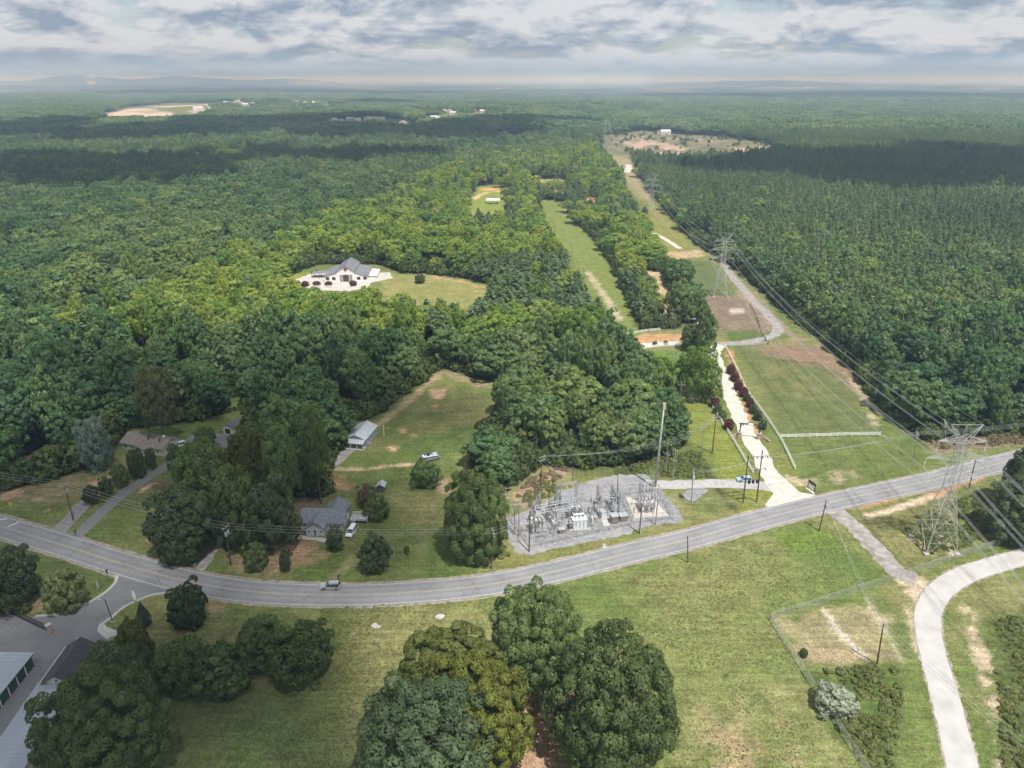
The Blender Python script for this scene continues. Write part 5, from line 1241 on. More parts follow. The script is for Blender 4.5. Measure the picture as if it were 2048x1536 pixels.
# white barn hall
M_BWALL, M_BROOF = mat('white_stucco', (.78, .77, .75), .8, var=.06), mat('standing_seam_grey', (.20, .20, .225), .5, metal=.2, var=.12, scale=.4)
r = thing('barn_hall', 'big white barn hall with grey metal roof and stone entrance', 'barn', (*G(649, 564), 0), R(3))
gable(r, 9.6, 21, 6.2, 9.0, M_BWALL, M_BROOF, x0=7.4, axis='y', ov=.5, wall='nave_wall', roof='nave_roof')
for nm, xs, q in (('left', (0, 7.4), [(-.4, -.4, 3.1), (7.39, -.4, 5.6), (7.39, 20.0, 5.6), (-.4, 20.0, 3.1)]), ('right', (17, 24.4), [(17.01, -.4, 5.6), (24.8, -.4, 3.1), (24.8, 20, 3.1), (17.01, 20, 5.6)])):
    z0_, z1_ = (3.0, 5.4) if nm == 'left' else (5.4, 3.0)
    MB().prism([(xs[0], 0), (xs[1], 0), (xs[1], z1_), (xs[0], z0_)], 'y', 0.02, 19.6).build('aisle_wall', M_BWALL, r)
    slab(MB(), q, .15).build('aisle_roof', M_BROOF, r)
MB().prism([(24.42, 0), (29, 0), (29, 2.6), (24.42, 3.0)], 'y', 2, 17).build('lean_to_wall', M_BWALL, r)
slab(MB(), [(24.85, 1.6, 3.06), (29.4, 1.6, 2.75), (29.4, 17.4, 2.75), (24.85, 17.4, 3.06)], .12).build('lean_to_roof', mat('white_roof', (.70, .70, .71), .6, var=.08), r)
for i in range(14):
    y = .6 + i * 1.5
    for x0_, z0_, x1_, z1_ in ((6.9, 6.09, 12.2, 9.18), (17.5, 6.09, 12.2, 9.18)): MB().bar((x0_, y, z0_), (x1_, y, z1_), .05).build('roof_seam', M_BROOF, r)
for x in (8.6, 12.3, 16.0): pass
for x0_ in (8.9, 14.3):
    for k in range(6): MB().box((x0_ + .7, -.06, .36 + k * .66), (1.66 if k % 2 else 1.6, .3 if k % 2 else .26, .64)).build('stone', M_STONE, r)
opening(r, 12.2, -.005, 2.0, 3.3, 3.9, name='door', fm=M_BLACK, pm=M_GLASS)
for x in (1.9, 5.4, 19.3, 22.8): opening(r, x, .015, 1.9, 1.9, 1.6, fm=M_BLACK)
q = MB(); q.lathe([(1.0, 0), (1.0, .12), (.82, .12), (.82, .05)], n=20); o = q.build('round_emblem', mat('emblem_brown', (.22, .10, .085), .7), r, loc=(12.2, 0, 7.0)); o.rotation_euler = (math.pi / 2, 0, 0)
MB().box((12.2, -.12, 7.0), (.9, .06, .18)).box((12.2, -.12, 7.0), (.18, .05, .9)).build('emblem_bar', MATS['emblem_brown'], r)
MB().prism([(-9, 2.4), (-.4, 2.9), (-.4, 3.05), (-9, 2.55)], 'y', 9, 15).build('side_porch_roof', M_BROOF, r)
for y in (9.3, 14.7):
    for x in (-8.8, -4.5): MB().box((x, y, 1.2), (.25, .25, 2.4)).build('porch_post', mat('cedar', (.30, .16, .09), .8, var=.3), r)
# pavilion, shed, far roofs
r = thing('pavilion', 'white roofed pavilion in a clearing among the pines', 'pavilion', (*G(973, 408), 0), R(0))
for x in (.3, 6, 11.7):
    for y in (.3, 5.7): MB().box((x, y, 1.7), (.3, .3, 3.4)).build('post', M_TRIM, r)
for q in ([(-.4, -.5, 3.4), (12.4, -.5, 3.4), (12.4, 3, 4.6), (-.4, 3, 4.6)], [(-.4, 3, 4.6), (12.4, 3, 4.6), (12.4, 6.5, 3.4), (-.4, 6.5, 3.4)]): slab(MB(), q, .12).build('roof', MATS['white_roof'], r)
r = thing('open_shed', 'low brown open shed beside the lane trees', 'shed', (*G(1360, 648), 0), R(-4))
slab(MB(), [(-.4, -.5, 2.7), (7.2, -.5, 2.7), (7.2, 3.8, 2.1), (-.4, 3.8, 2.1)], .1).build('roof', mat('grey_tin', (.23, .225, .225), .6, var=.2), r)
for x in (0, 2.3, 4.6, 6.9): MB().box((x, 0, 1.3), (.18, .18, 2.6)).build('post', mat('red_brown_board', (.115, .065, .05), .9, var=.3), r)
for i in range(9): MB().box((.35 + i * .77, 3.4, 1.0), (.74, .08, 2.0)).build('board', MATS['red_brown_board'], r)
r = thing('farm_truck', 'small white truck parked by the brown open shed', 'truck', (*G(1398, 650), 0), R(70))
MB().box((0, 0, .9), (3.4, 1.7, .7)).build('body', M_TRIM, r); MB().box((.5, 0, 1.5), (1.4, 1.55, .6), taper=.85).build('cab', M_GLASS, r)
for x in (-1.1, 1.1):
    for y in (-.8, .8): MB().bar((x, y - .1, .35), (x, y + .1, .35), .35, 10).build('wheel', M_BLACK, r)
FW, FR_ = {'pale': mat('pale_house', (.66, .65, .63), .8), 'tan': mat('tan_house', (.50, .42, .35), .8)}, mat('far_roof', (.46, .44, .43), .8, var=.15)
ZONES = [(655, 825, 'in the pale row above the left forest', 247), (860, 990, 'in the far street left of the pylons', 230), (995, 1065, 'in the group below the distant pylons', 250), (440, 520, 'in the estate beside the bare lots', 205), (560, 690, 'in the farthest estate', 205)]
for i, (u, v, w, c) in enumerate(FARHOUSES):
    x, y = G(u, v); z = gz1(x, y)
    lb = None
    for a, b_, t_, vm in ZONES:
        if a <= u <= b_ and v < 300:
            same = sorted([q[0] for q in FARHOUSES if a <= q[0] <= b_ and q[1] < 300]); k = same.index(u)
            lb = '%s house, %s from the left %s' % (c, ['first', 'second', 'third', 'fourth', 'fifth', 'sixth', 'seventh', 'eighth', 'ninth'][k], t_)
    if lb is None: lb = {398: 'big pale building on the bare far lots', 1330: 'pale farm building at the back of the far clearing', 1318: 'small tan hut in the far clearing', 58: 'pale roof showing through the dark wood at the left edge', 150: 'pale roof lost in the left forest'}[u]
    r = thing('far_house', lb, 'house', (x, y, z + (2.0 if u == 58 else 0)), R((i * 37) % 40 - 20), group='distant houses')
    d = w * .62; hh = 3.2 + w * .12
    gable(r, w, d, hh, hh + w * .19, FW[c], FR_, x0=-w / 2, y0=-d / 2, axis='y' if i % 3 == 1 else 'x', ov=.4)
    if w < 24:
        for k in (-.28, 0, .28): opening(r, k * w, -d / 2 - .01, hh * .5, w * .12, hh * .35)

# ------------------------------------------------------------------ vehicles
M_TYRE, M_RIM = mat('tyre', (.02, .02, .021), .9), mat('alloy', (.45, .45, .46), .35, metal=.7)
def carpaint(name, col):
    m_ = mat(name, col, .28, var=.04, spec=.5); m_.node_tree.nodes['Principled BSDF'].inputs['Coat Weight'].default_value = .6; return m_
def car(name, label, cat, u, v, rz, paint, L_=4.5, W_=1.85, H_=1.65, bonnet=.27, boot=.04, z=0.0, pickup=False):
    r = thing(name, label, cat, (*G(u, v), z), rz); h = L_ / 2; b_ = .95 if H_ > 1.55 else .86
    prof = [(-h, .42), (-h + .08, .28), (h - .12, .28), (h, .45), (h - .02, .66), (h - .18, .80), (h - L_ * bonnet, b_), (-h + .10, b_ + .02), (-h, .85)]
    q = MB(); n = len(prof)
    V = [(x, s_ * (W_ / 2 - (.10 if z_ > .75 else 0) - (.08 if abs(x) > h - .2 else 0)), z_) for s_ in (-1, 1) for x, z_ in prof]
    q.add(V, [tuple(range(n)), tuple(range(n, 2 * n))[::-1]] + [(i, n + i, n + (i + 1) % n, (i + 1) % n) for i in range(n)])
    o = q.build('body', paint, r); recalc(o.data)
    xa, xb = h - L_ * bonnet + .02, (-h + L_ * boot if not pickup else -.35); ta, tb = xa - .75, xb + (.35 if not pickup else .15); wy, wt = W_ / 2 - .12, W_ / 2 - .30
    zb, zt = b_ - .02, H_ - .07
    A = [(xa, wy, zb), (xa, -wy, zb), (xb, -wy, zb), (xb, wy, zb)]; T = [(ta, wt, zt), (ta, -wt, zt), (tb, -wt, zt), (tb, wt, zt)]
    for nm, f in (('windscreen', (A[1], A[0], T[0], T[1])), ('side_window', (A[0], A[3], T[3], T[0])), ('side_window', (A[2], A[1], T[1], T[2])), ('rear_window', (A[3], A[2], T[2], T[3]))):
        MB().quad(*f).build(nm, M_GLASS, r)
    p = MB()
    for a_, t_ in zip(A, T): p.bar(a_, t_, .05)
    for y_ in (wy, -wy):
        k = wt / wy
        for f in (.36, .68): p.bar((xa + (xb - xa) * f, y_, zb), (ta + (tb - ta) * f, y_ * k, zt), .045)
    p.build('pillars', paint, r)
    rf = MB(); rf.box(((ta + tb) / 2, 0, zt + .03), (abs(ta - tb) + .12, wt * 2 + .10, .09), taper=.93).build('roof', paint, r)
    if H_ > 1.6 and not pickup:
        for s_ in (-1, 1): MB().bar((ta - .1, s_ * wt * .9, zt + .12), (tb + .1, s_ * wt * .9, zt + .12), .025).build('roof_rail', M_BLACK, r)
    if pickup: MB().box((-h * .62, 0, b_ - .02), (L_ * .34, W_ - .45, .10)).build('load_bed', M_BLACK, r)
    for x in (-h + L_ * .19, h - L_ * .19):
        for s_ in (-1, 1):
            w = MB().bar((0, -.11, 0), (0, .11, 0), .345, 16).build('wheel', M_TYRE, r, loc=(x, s_ * (W_ / 2 - .10), .345))
            MB().bar((0, s_ * .112, 0), (0, s_ * .122, 0), .21, 12).build('rim', M_RIM, w)
    for s_ in (-1, 1):
        MB().box((h - .06, s_ * (W_ / 2 - .32), .68), (.12, .38, .13)).build('headlight', mat('headlight', (.75, .77, .8), .15), r)
        MB().box((-h + .02, s_ * (W_ / 2 - .22), .82), (.08, .22, .24)).build('taillight', mat('taillight', (.35, .02, .02), .3), r)
        MB().box((xa - .25, s_ * (W_ / 2 + .04), b_ + .08), (.16, .16, .12)).build('wing_mirror', paint, r)
    return r
def heading(u, v):
    p = Vector((*G(u, v), 0)); i = min(range(len(ROAD)), key=lambda k: (ROAD[k] - p).length); d = ROAD[min(i + 1, len(ROAD) - 1)] - ROAD[i - 1]; return math.atan2(d.y, d.x)
car('suv', 'silver sport utility car driving on the curved road', 'car', 662, 1176, heading(662, 1178) + math.pi, carpaint('silver_paint', (.33, .34, .36)), 4.6, 1.9, 1.7)
car('minivan', 'white van parked beside the grey house', 'van', 704, 1066, R(-100), carpaint('white_paint', (.74, .74, .74)), 4.7, 1.9, 1.75, bonnet=.2)
car('suv', 'white car with dark windows parked at the beige house', 'car', 358, 893, R(205), carpaint('white_paint', (.74, .74, .74)), 4.5, 1.85, 1.65)
car('hatchback', 'pale blue car on the gravel lane behind the twin pole frame', 'car', 1488, 962, R(178), carpaint('pale_blue_paint', (.30, .42, .52)), 4.2, 1.8, 1.5, z=.02)
car('pickup_truck', 'dark blue pickup parked left of the white barn hall', 'truck', 632, 546, R(15), carpaint('navy_paint', (.06, .09, .16)), 5.4, 2.0, 1.85, pickup=True, z=.02)
# pontoon boat
r = thing('pontoon_boat', 'grey pontoon boat parked on the lawn above a round bush', 'boat', (*G(861, 919), 0), R(22)); M_HULL = mat('boat_grey', (.15, .17, .20), .45, var=.15)
for y in (-.95, .95): MB().tube([(-2.7, y, .55), (1.9, y, .55), (2.5, y, .65), (2.85, y, .85)], [.32, .32, .24, .04], 10).build('pontoon', M_HULL, r)
MB().box((0, 0, .95), (5.5, 2.5, .12)).build('deck', mat('boat_deck', (.42, .42, .43), .7), r)
for a, b_ in (((-2.6, -1.2), (2.5, -1.2)), ((-2.6, 1.2), (2.5, 1.2)), ((2.5, -1.2), (2.5, 1.2)), ((-2.6, -1.2), (-2.6, 1.2))):
    c = ((a[0] + b_[0]) / 2, (a[1] + b_[1]) / 2, 1.32); MB().box(c, (abs(a[0] - b_[0]) + .06, abs(a[1] - b_[1]) + .06, .62)).build('side_panel', M_HULL, r)
for x, y, w, d in ((-2.1, 0, .7, 2.0), (1.6, -.85, 1.5, .6), (1.6, .85, 1.5, .6), (-.6, -.85, 1.1, .6)): MB().box((x, y, 1.28), (w, d, .5), taper=.9).build('seat', mat('boat_seat', (.55, .55, .56), .6, var=.15), r)
MB().box((-.4, .75, 1.45), (.6, .6, .9), taper=.8).build('console', M_BLACK, r)
for x in (-1.0, 1.0): MB().bar((x, -1.0, .25), (x, 1.0, .25), .25, 10).build('trailer_wheel', M_TYRE, r)
MB().tube([(-2.9, 0, .5), (-3.1, 0, 1.2)], [.16, .24], 8).build('outboard_motor', M_BLACK, r)

# ------------------------------------------------------------------ fences, arch, signs
def rail_fence(label, px, mat_, rails=(.45, .85, 1.22), post_h=1.4, step=2.4, group=None, z=0.0, th=.13):
    P = pxpath(px, .5); L_ = [0]
    for a, b_ in zip(P[:-1], P[1:]): L_.append(L_[-1] + (b_ - a).length)
    n = max(1, round(L_[-1] / step)); pts = []
    for k in range(n + 1):
        t = L_[-1] * k / n; i = min(max(j for j in range(len(L_)) if L_[j] <= t + 1e-6), len(P) - 2); f = (t - L_[i]) / max(L_[i + 1] - L_[i], 1e-6); pts.append(P[i].lerp(P[i + 1], f))
    r = thing('rail_fence', label, 'fence', (pts[0].x, pts[0].y, z), group=group)
    pm = MB().box((0, 0, post_h / 2), (th, th, post_h)).box((0, 0, post_h + .02), (th * 1.35, th * 1.35, .05)).mesh('post'); pm.materials.append(mat_)
    rm_ = MB().box((.5, 0, 0), (1, .05, .15)).mesh('rail'); rm_.materials.append(mat_)
    for i, p in enumerate(pts):
        o = bpy.data.objects.new('post', pm); COL.objects.link(o); o.parent = r; o.location = p - pts[0]
        if i < n:
            d = pts[i + 1] - p
            for z_ in rails:
                o = bpy.data.objects.new('rail', rm_); COL.objects.link(o); o.parent = r; o.location = p - pts[0] + Vector((0, 0, z_)); o.scale = (d.length, 1, 1); o.rotation_euler = (0, 0, math.atan2(d.y, d.x))
    return r
rail_fence('white rail fence along the left of the gravel drive', [(1402, 783), (1418, 806), (1432, 828), (1449, 855), (1470, 888), (1490, 922), (1506, 948)], M_VINYL)
rail_fence('white rail fence along the right of the gravel drive', [(1449, 692), (1470, 732), (1494, 783), (1528, 830), (1559, 877), (1575, 908), (1590, 940)], M_VINYL)
rail_fence('straight white rail fence across the bottom of the dark paddock', [(1562, 876), (1640, 874), (1700, 872), (1760, 871)], M_VINYL)
rail_fence('white rail fence on the upper side of the lane', [(1252, 673), (1285, 665), (1320, 661)], M_VINYL)
rail_fence('white rail fence on the lower side of the lane, left of the trees', [(1270, 703), (1300, 697), (1335, 691), (1368, 689)], M_VINYL)
rail_fence('white rail fence on the lower side of the lane, right of the trees', [(1462, 694), (1500, 692), (1535, 688)], mat('grey_vinyl', (.50, .51, .51), .6, var=.1))
rail_fence('dark post and rail fence running up beside the farm lane', [(1536, 690), (1522, 665), (1512, 635), (1500, 612)], mat('dark_fence', (.06, .045, .035), .9, var=.3), rails=(.5, 1.0), step=6, th=.2)
rail_fence('white rail fence below the barn forecourt', [(625, 575), (660, 575), (700, 574)], M_VINYL, step=3)
def chain_fence(label, px, h=1.9, step=3.0, wire=.30, gauge=.0055, name='chain_link_fence', mat_=None):
    P = [Vector((*G(*p), 0)) for p in px]; r = thing(name, label, 'fence', P[0]); mat_ = mat_ or M_STEEL; pts = []
    for a, b_ in zip(P[:-1], P[1:]):
        n = max(1, round((b_ - a).length / step)); pts += [a.lerp(b_, k / n) for k in range(n)]
    pts.append(P[-1]); pm = MB().bar((0, 0, 0), (0, 0, h + .1), .045, 6).mesh('post'); pm.materials.append(mat_)
    for i, p in enumerate(pts):
        o = bpy.data.objects.new('post', pm); COL.objects.link(o); o.parent = r; o.location = p - P[0]
        if i < len(pts) - 1:
            q = pts[i + 1]; d = q - p; L_ = d.length; w = MB(); o0 = p - P[0]; n = int(L_ / wire)
            w.bar(o0 + Vector((0, 0, h)), o0 + d + Vector((0, 0, h)), .025)
            for k in range(-int(h / wire), n + 1):
                for s_ in (1, -1):
                    t0, t1 = k * wire, k * wire + h; a, b_ = max(t0, 0), min(t1, L_)
                    if b_ <= a: continue
                    z0, z1 = a - t0, b_ - t0
                    if s_ < 0: z0, z1 = h - z0, h - z1
                    w.bar(o0 + d * (a / L_) + Vector((0, 0, z0)), o0 + d * (b_ / L_) + Vector((0, 0, z1)), gauge, 3, cap=False)
            w.build('wire_mesh', mat_, r)
    return r
chain_fence('chain link fence from the square corner past the pylon to the right edge', [(1540, 1240), (1620, 1215), (1700, 1188), (1790, 1160), (1900, 1121), (1980, 1096), (2060, 1068)])
chain_fence('chain link fence from the square corner down towards the bottom edge', [(1540, 1240), (1566, 1283), (1600, 1335), (1640, 1402), (1690, 1480), (1752, 1575)])
chain_fence('substation fence round the wide gravel yard', [(1263, 1050), (1060, 1097), (1015, 1032), (1062, 1018), (1120, 1008), (1165, 1001), (1199, 1009), (1242, 993)], 2.4, 3.0, .34, .008, 'security_fence', M_STEELD)
chain_fence('substation fence round the small right hand yard', [(1263, 1048), (1345, 1038), (1316, 983), (1242, 993), (1265, 1044)], 2.4, 2.6, .34, .008, 'security_fence', M_STEELD)
# sliding gate of the storage yard
a, b_ = GV(22, 1228), GV(98, 1264); d = b_ - a; r = thing('sliding_gate', 'black iron gate between stone pillars at the storage yard entrance', 'gate', a, math.atan2(d.y, d.x)); L_ = d.length
MB().box((L_ / 2, 0, .15), (L_, .08, .12)).box((L_ / 2, 0, 1.75), (L_, .08, .10)).box((L_ / 2, 0, 1.3), (L_, .06, .06)).box((.05, 0, .95), (.1, .1, 1.7)).box((L_ - .05, 0, .95), (.1, .1, 1.7)).build('frame', M_BLACK, r)
for i in range(int(L_ / .45)): MB().box((.35 + i * .45, 0, .96), (.09, .07, 1.66)).build('picket', M_BLACK, r)
for x in (-.5, L_ + .45):
    p = MB().box((x, 0, 1.0), (.8, .8, 2.0)).build('pillar', M_STONE, r); MB().box((x, 0, 2.08), (1.0, 1.0, .16)).build('cap', M_CONC, p)
a, b_ = GV(-60, 1228), GV(14, 1226); d = b_ - a; r = thing('iron_fence', 'black iron fence at the left edge beside the storage gate', 'fence', a, math.atan2(d.y, d.x)); L_ = d.length
MB().box((L_ / 2, 0, .2), (L_, .06, .06)).box((L_ / 2, 0, 1.6), (L_, .06, .06)).build('rail', M_BLACK, r)
for i in range(int(L_ / .5)): MB().box((.2 + i * .5, 0, .9), (.06, .06, 1.75)).build('picket', M_BLACK, r)
# entrance arch
a, b_ = GV(1478, 875), GV(1517, 878); d = b_ - a; L_ = d.length; r = thing('entrance_arch', 'dark timber entrance arch with oval sign over the gravel drive', 'arch', a, math.atan2(d.y, d.x)); M_TIMB = mat('dark_timber', (.060, .042, .036), .8, var=.3)
for x in (0, L_):
    p = MB().box((x, 0, 1.0), (1.1, 1.1, 2.0), taper=.94).build('stone_pillar', M_STONE, r); MB().box((x, 0, 2.07), (1.3, 1.3, .16)).build('cap', M_CONC, p)
    MB().box((x, 0, 3.5), (.34, .34, 2.75)).build('timber_post', M_TIMB, r)
MB().box((L_ / 2, 0, 4.95), (L_ + 1.0, .34, .34)).build('beam', M_TIMB, r)
for s_ in (0, 1):
    x = s_ * L_; k = 1 - 2 * s_; MB().bar((x, 0, 4.0), (x + k * 1.0, 0, 4.85), .12).build('brace', M_TIMB, r)
o = MB().lathe([(.55, -.12), (.55, .12)], n=20).build('oval_sign', M_TIMB, r, loc=(L_ / 2, -.05, 5.15)); o.rotation_euler = (math.pi / 2, 0, 0); o.scale = (2.2, 1, 1)
o = MB().lathe([(.43, -.13), (.43, .145)], n=20).build('sign_face', M_VINYL, r, loc=(L_ / 2, -.05, 5.15)); o.rotation_euler = (math.pi / 2, 0, 0); o.scale = (2.2, 1, 1)
for x0_, s_ in ((0, -1), (L_, 1)):
    pts = [Vector((x0_ + s_ * (.5 + 2.6 * t), -1.8 * t * t - .1 * s_, 0)) for t in np.linspace(0, 1, 7)]; q = MB()
    for p0, p1, t in zip(pts[:-1], pts[1:], np.linspace(1.5, .7, 6)):
        c = (p0 + p1) / 2; q.box((c.x, c.y, t / 2), ((p1 - p0).length + .05, .45, t), math.atan2(p1.y - p0.y, p1.x - p0.x))
    q.build('wing_wall', M_STONE, r)
# board sign at the drive mouth
a, b_ = GV(1615.5, 977), GV(1628, 986); d = b_ - a; L_ = d.length; r = thing('board_sign', 'upright board sign with black frame at the drive mouth beside the road', 'sign', a, math.atan2(d.y, d.x))
for x in (0, L_): MB().box((x, 0, 1.45), (.2, .2, 2.9)).build('post', M_BLACK, r)
MB().box((L_ / 2, 0, 2.75), (L_, .12, .2)).build('top_rail', M_BLACK, r)
MB().box((L_ / 2, -.02, 2.35), (L_ - .2, .08, .45)).build('header_board', mat('brown_sign_board', (.07, .055, .055), .7), r)
MB().box((L_ / 2, -.02, 1.35), (L_ - .2, .08, 1.4)).build('white_board', M_VINYL, r)
MB().box((L_ / 2, -.07, 1.95), (L_ * .62, .03, .22)).build('board_stripe', mat('grey_sign_board', (.22, .23, .26), .7), r)
MB().box((L_ / 2, -.3, .12), (L_ + .6, .5, .24)).build('footing', M_VINYL, r)
# small roadside things
x, y = G(226, 1244); r = thing('lamp_post', 'dark lamp post on the grass at the storage entrance', 'lamp post', (x, y, 0)); h = height_to(216, 1199, x, y)
MB().bar((0, 0, 0), (-.4, 0, h), .11, 8, .08).build('pole', M_BLACK, r); MB().box((0, 0, .12), (.5, .5, .24)).build('base', M_CONC, r); MB().bar((-.4, 0, h), (-1.3, 0, h - .05), .04).build('arm', M_BLACK, r); MB().box((-1.55, 0, h - .06), (.7, .3, .12)).build('lamp_head', M_STEEL, r)
def feather(label, u, v, h, col, curve, rz):
    r = thing('feather_flag', label, 'flag', (*G(u, v), 0), rz); MB().tube([(0, 0, 0), (0, 0, h * .7), (.1 * curve, 0, h * .92), (.45 * curve, 0, h)], [.03, .025, .02, .015], 6).build('pole', M_STEEL, r)
    q = MB(); zs = np.linspace(.22, 1, 9); w = [.45, .62, .72, .76, .75, .70, .62, .48, .1]
    V = []
    for z_, w_ in zip(zs, w): b0 = (.0 if z_ < .75 else .45 * ((z_ - .75) / .25) ** 2) * curve; V += [(b0, .012, z_ * h), (b0 + w_ * curve * .9, .04 * math.sin(z_ * 9), z_ * h - .1)]
    V2 = [(x_, y_ - .02, z_) for x_, y_, z_ in V]; n = len(V)
    q.add(V + V2, [(i, i + 2, i + 3, i + 1) for i in range(0, n - 2, 2)] + [(n + i + 1, n + i + 3, n + i + 2, n + i) for i in range(0, n - 2, 2)])
    q.build('sail', mat(label[:8] + '_sail', col, .7, var=.06), r)
feather('white feather flag standing behind the tall cone evergreen', 275, 1206, 3.6, (.74, .75, .75), -1, R(10)); feather('pale green feather flag leaning beside the junction', 196, 1182, 3.0, (.36, .52, .42), 1, R(-10))
def mailbox(label, u, v):
    r = thing('mailbox', label, 'mailbox', (*G(u, v), 0)); MB().box((0, 0, .5), (.12, .12, 1.0)).build('post', M_WOOD, r); MB().prism([(-.16, 1.0), (.16, 1.0), (.16, 1.2), (.08, 1.32), (-.08, 1.32), (-.16, 1.2)], 'y', -.3, .3).build('box', M_BLACK, r)
mailbox('black mailbox at the mouth of the left paved drive', 152, 1070); mailbox('black mailbox on the verge by the storage junction', 215, 1149); mailbox('black mailbox opposite the grey house drive', 678, 1159)
r = thing('water_tank', 'teal dome on a white base in the left lawn', 'tank', (*G(193, 943), 0)); MB().lathe([(.9, 0), (.95, .5), (.8, 1.0), (.4, 1.25), (.05, 1.3)], n=14).build('dome', mat('teal_plastic', (.06, .24, .26), .5), r, smooth=True); MB().box((.1, 0, .06), (2.6, 1.8, .12)).build('base', M_CONC, r)
r = thing('road_sign', 'yellow diamond warning sign on the left verge', 'sign', (*G(25, 1020), 0), R(8)); MB().bar((0, 0, 0), (0, 0, 2.4), .04, 6).build('post', M_STEEL, r); q = MB().box((0, 0, 0), (.85, .03, .85)).build('plate', mat('sign_yellow', (.62, .42, .03), .6), r, loc=(0, -.05, 2.0)); q.rotation_euler = (0, R(45), 0)
q = MB().box((0, 0, .05), (.10, .035, .42)).box((.12, 0, -.12), (.28, .035, .10)).build('arrow', M_BLACK, r, loc=(0, -.06, 2.0))
r = thing('utility_box', 'small white utility box on the verge below the substation', 'utility box', (*G(1208, 1094), 0)); MB().box((0, 0, .35), (.6, .5, .7)).build('cabinet', M_VINYL, r); MB().box((0, 0, .73), (.7, .6, .07)).build('lid', M_STEEL, r); MB().box((0, 0, .03), (.95, .85, .06)).build('base', M_CONC, r)

# ------------------------------------------------------------------ lattice pylons and their cables
def pylon_meshes(H0=33.0):
    hw = lambda z: 3.7 + (1.05 - 3.7) * z / 16.5 if z < 16.5 else 1.05 + (.72 - 1.05) * (z - 16.5) / (28.5 - 16.5)
    lv = [0, 5.6, 10.4, 14.0, 16.5, 19.6, 21.9, 24.2, 26.4, 28.5]; S = [(1, 1), (-1, 1), (-1, -1), (1, -1)]
    P = {}
    for k, (sx, sy) in enumerate(S): P['leg%d' % k] = MB().tube([(sx * hw(z), sy * hw(z), z) for z in (0, 8, 16.5, 28.5)], [.13, .12, .10, .09], 4)
    br = MB()
    for z0, z1 in zip(lv[:-1], lv[1:]):
        for k in range(4):
            a, b_ = S[k], S[(k + 1) % 4]; A0, B0, A1, B1 = [(s[0] * hw(z), s[1] * hw(z), z) for s, z in ((a, z0), (b_, z0), (a, z1), (b_, z1))]
            br.bar(A0, B1, .042).bar(B0, A1, .042).bar(A1, B1, .04)
            if z0 < 6:
                m0 = [(A0[i] + B0[i] + A1[i] + B1[i]) / 4 for i in range(3)]; ma = [(A0[i] + A1[i]) / 2 for i in range(3)]; mb_ = [(B0[i] + B1[i]) / 2 for i in range(3)]; br.bar(ma, mb_, .03)
    P['bracing'] = br
    arms, ins = [], []
    for z, hl in ((19.6, 5.6), (24.2, 7.3), (28.6, 5.5)):
        for s in (-1, 1):
            q = MB(); w = hw(z); tip = (s * hl, 0, z + .15)
            for y in (-w, w):
                q.bar((s * w, y, z), tip, .07); q.bar((s * w, y, z + 1.7), tip, .06)
                for f in (.3, .6): q.bar((s * w + (tip[0] - s * w) * f, y * (1 - f), z + .15 * f), (s * w + (tip[0] - s * w) * f, y * (1 - f), z + 1.7 + (.15 - 1.7) * f), .04)
            for f in (.25, .5, .75): q.bar((s * w + (tip[0] - s * w) * f, -w * (1 - f), z), (s * w + (tip[0] - s * w) * f, w * (1 - f), z), .04)
            arms.append(q)
            i_ = MB()
            for k in range(9): i_.lathe([(.04, 0), (.10, .03), (.10, .08), (.04, .16)], (s * hl, 0, z + .05 - .26 * (k + 1)), 6)
            i_.bar((s * hl, 0, z + .1), (s * hl, 0, z - 2.5), .03); ins.append(i_)
    q = MB()
    for s in (-1, 1):
        for y in (-.7, .7): q.bar((s * .72, y, 28.5), (s * 3.6, 0, H0), .07).bar((-s * .72, y, 28.5), (s * 3.6, 0, H0), .05)
    q.bar((-3.6, 0, H0), (3.6, 0, H0), .06); q.bar((-.72, -.7, 30.3), (.72, .7, 30.3), .05)
    for s in (-1, 1): q.bar((0, s * .1, H0), (s * .72, 0, 28.6), .05)
    return P, arms, ins, q
P_, arms_, ins_, peak_ = pylon_meshes(); ME = {}
for k, q in P_.items(): ME[k] = q.mesh('pylon_' + k)
AM, IM, PM = [q.mesh('pylon_arm') for q in arms_], [q.mesh('pylon_insulator') for q in ins_], peak_.mesh('pylon_peak')
FOOT = MB()
for sx in (-1, 1):
    for sy in (-1, 1): FOOT.box((sx * 3.7, sy * 3.7, .15), (1.1, 1.1, .5))
FM = FOOT.mesh('pylon_footing')
for me_ in list(ME.values()) + AM + [PM]: me_.materials.append(mat('pylon_steel', (.46, .455, .44), .55, metal=.25, var=.18, scale=.5))
for me_ in IM: me_.materials.append(mat('glass_insulator', (.52, .58, .62), .3, var=.15))
FM.materials.append(M_CONC)
def pylon(label, x, y, rz, s=1.0, z=None):
    r = thing('pylon', label, 'pylon', (x, y, gz1(x, y) if z is None else z), rz, 'steel lattice pylons of the power line'); r.scale = (s, s, s)
    for nm, me_ in [('leg', ME['leg%d' % k]) for k in range(4)] + [('bracing', ME['bracing'])] + [('crossarm', m_) for m_ in AM] + [('insulator', m_) for m_ in IM] + [('peak', PM), ('footing', FM)]:
        o = bpy.data.objects.new(nm, me_); COL.objects.link(o); o.parent = r
    return r
PY = [(100.0, -76.0), (103.4, 144.5), (109.6, 364), (116.1, 605), (177.0, 1428)]
LAB = [None, 'tall steel pylon in the foreground right, straddling the view of the road', 'steel pylon in the paddock at the corner of the pine forest', 'steel pylon on the yellow green slope of the clearing', 'steel pylon far up at the edge of the far clearing']
RZ = []
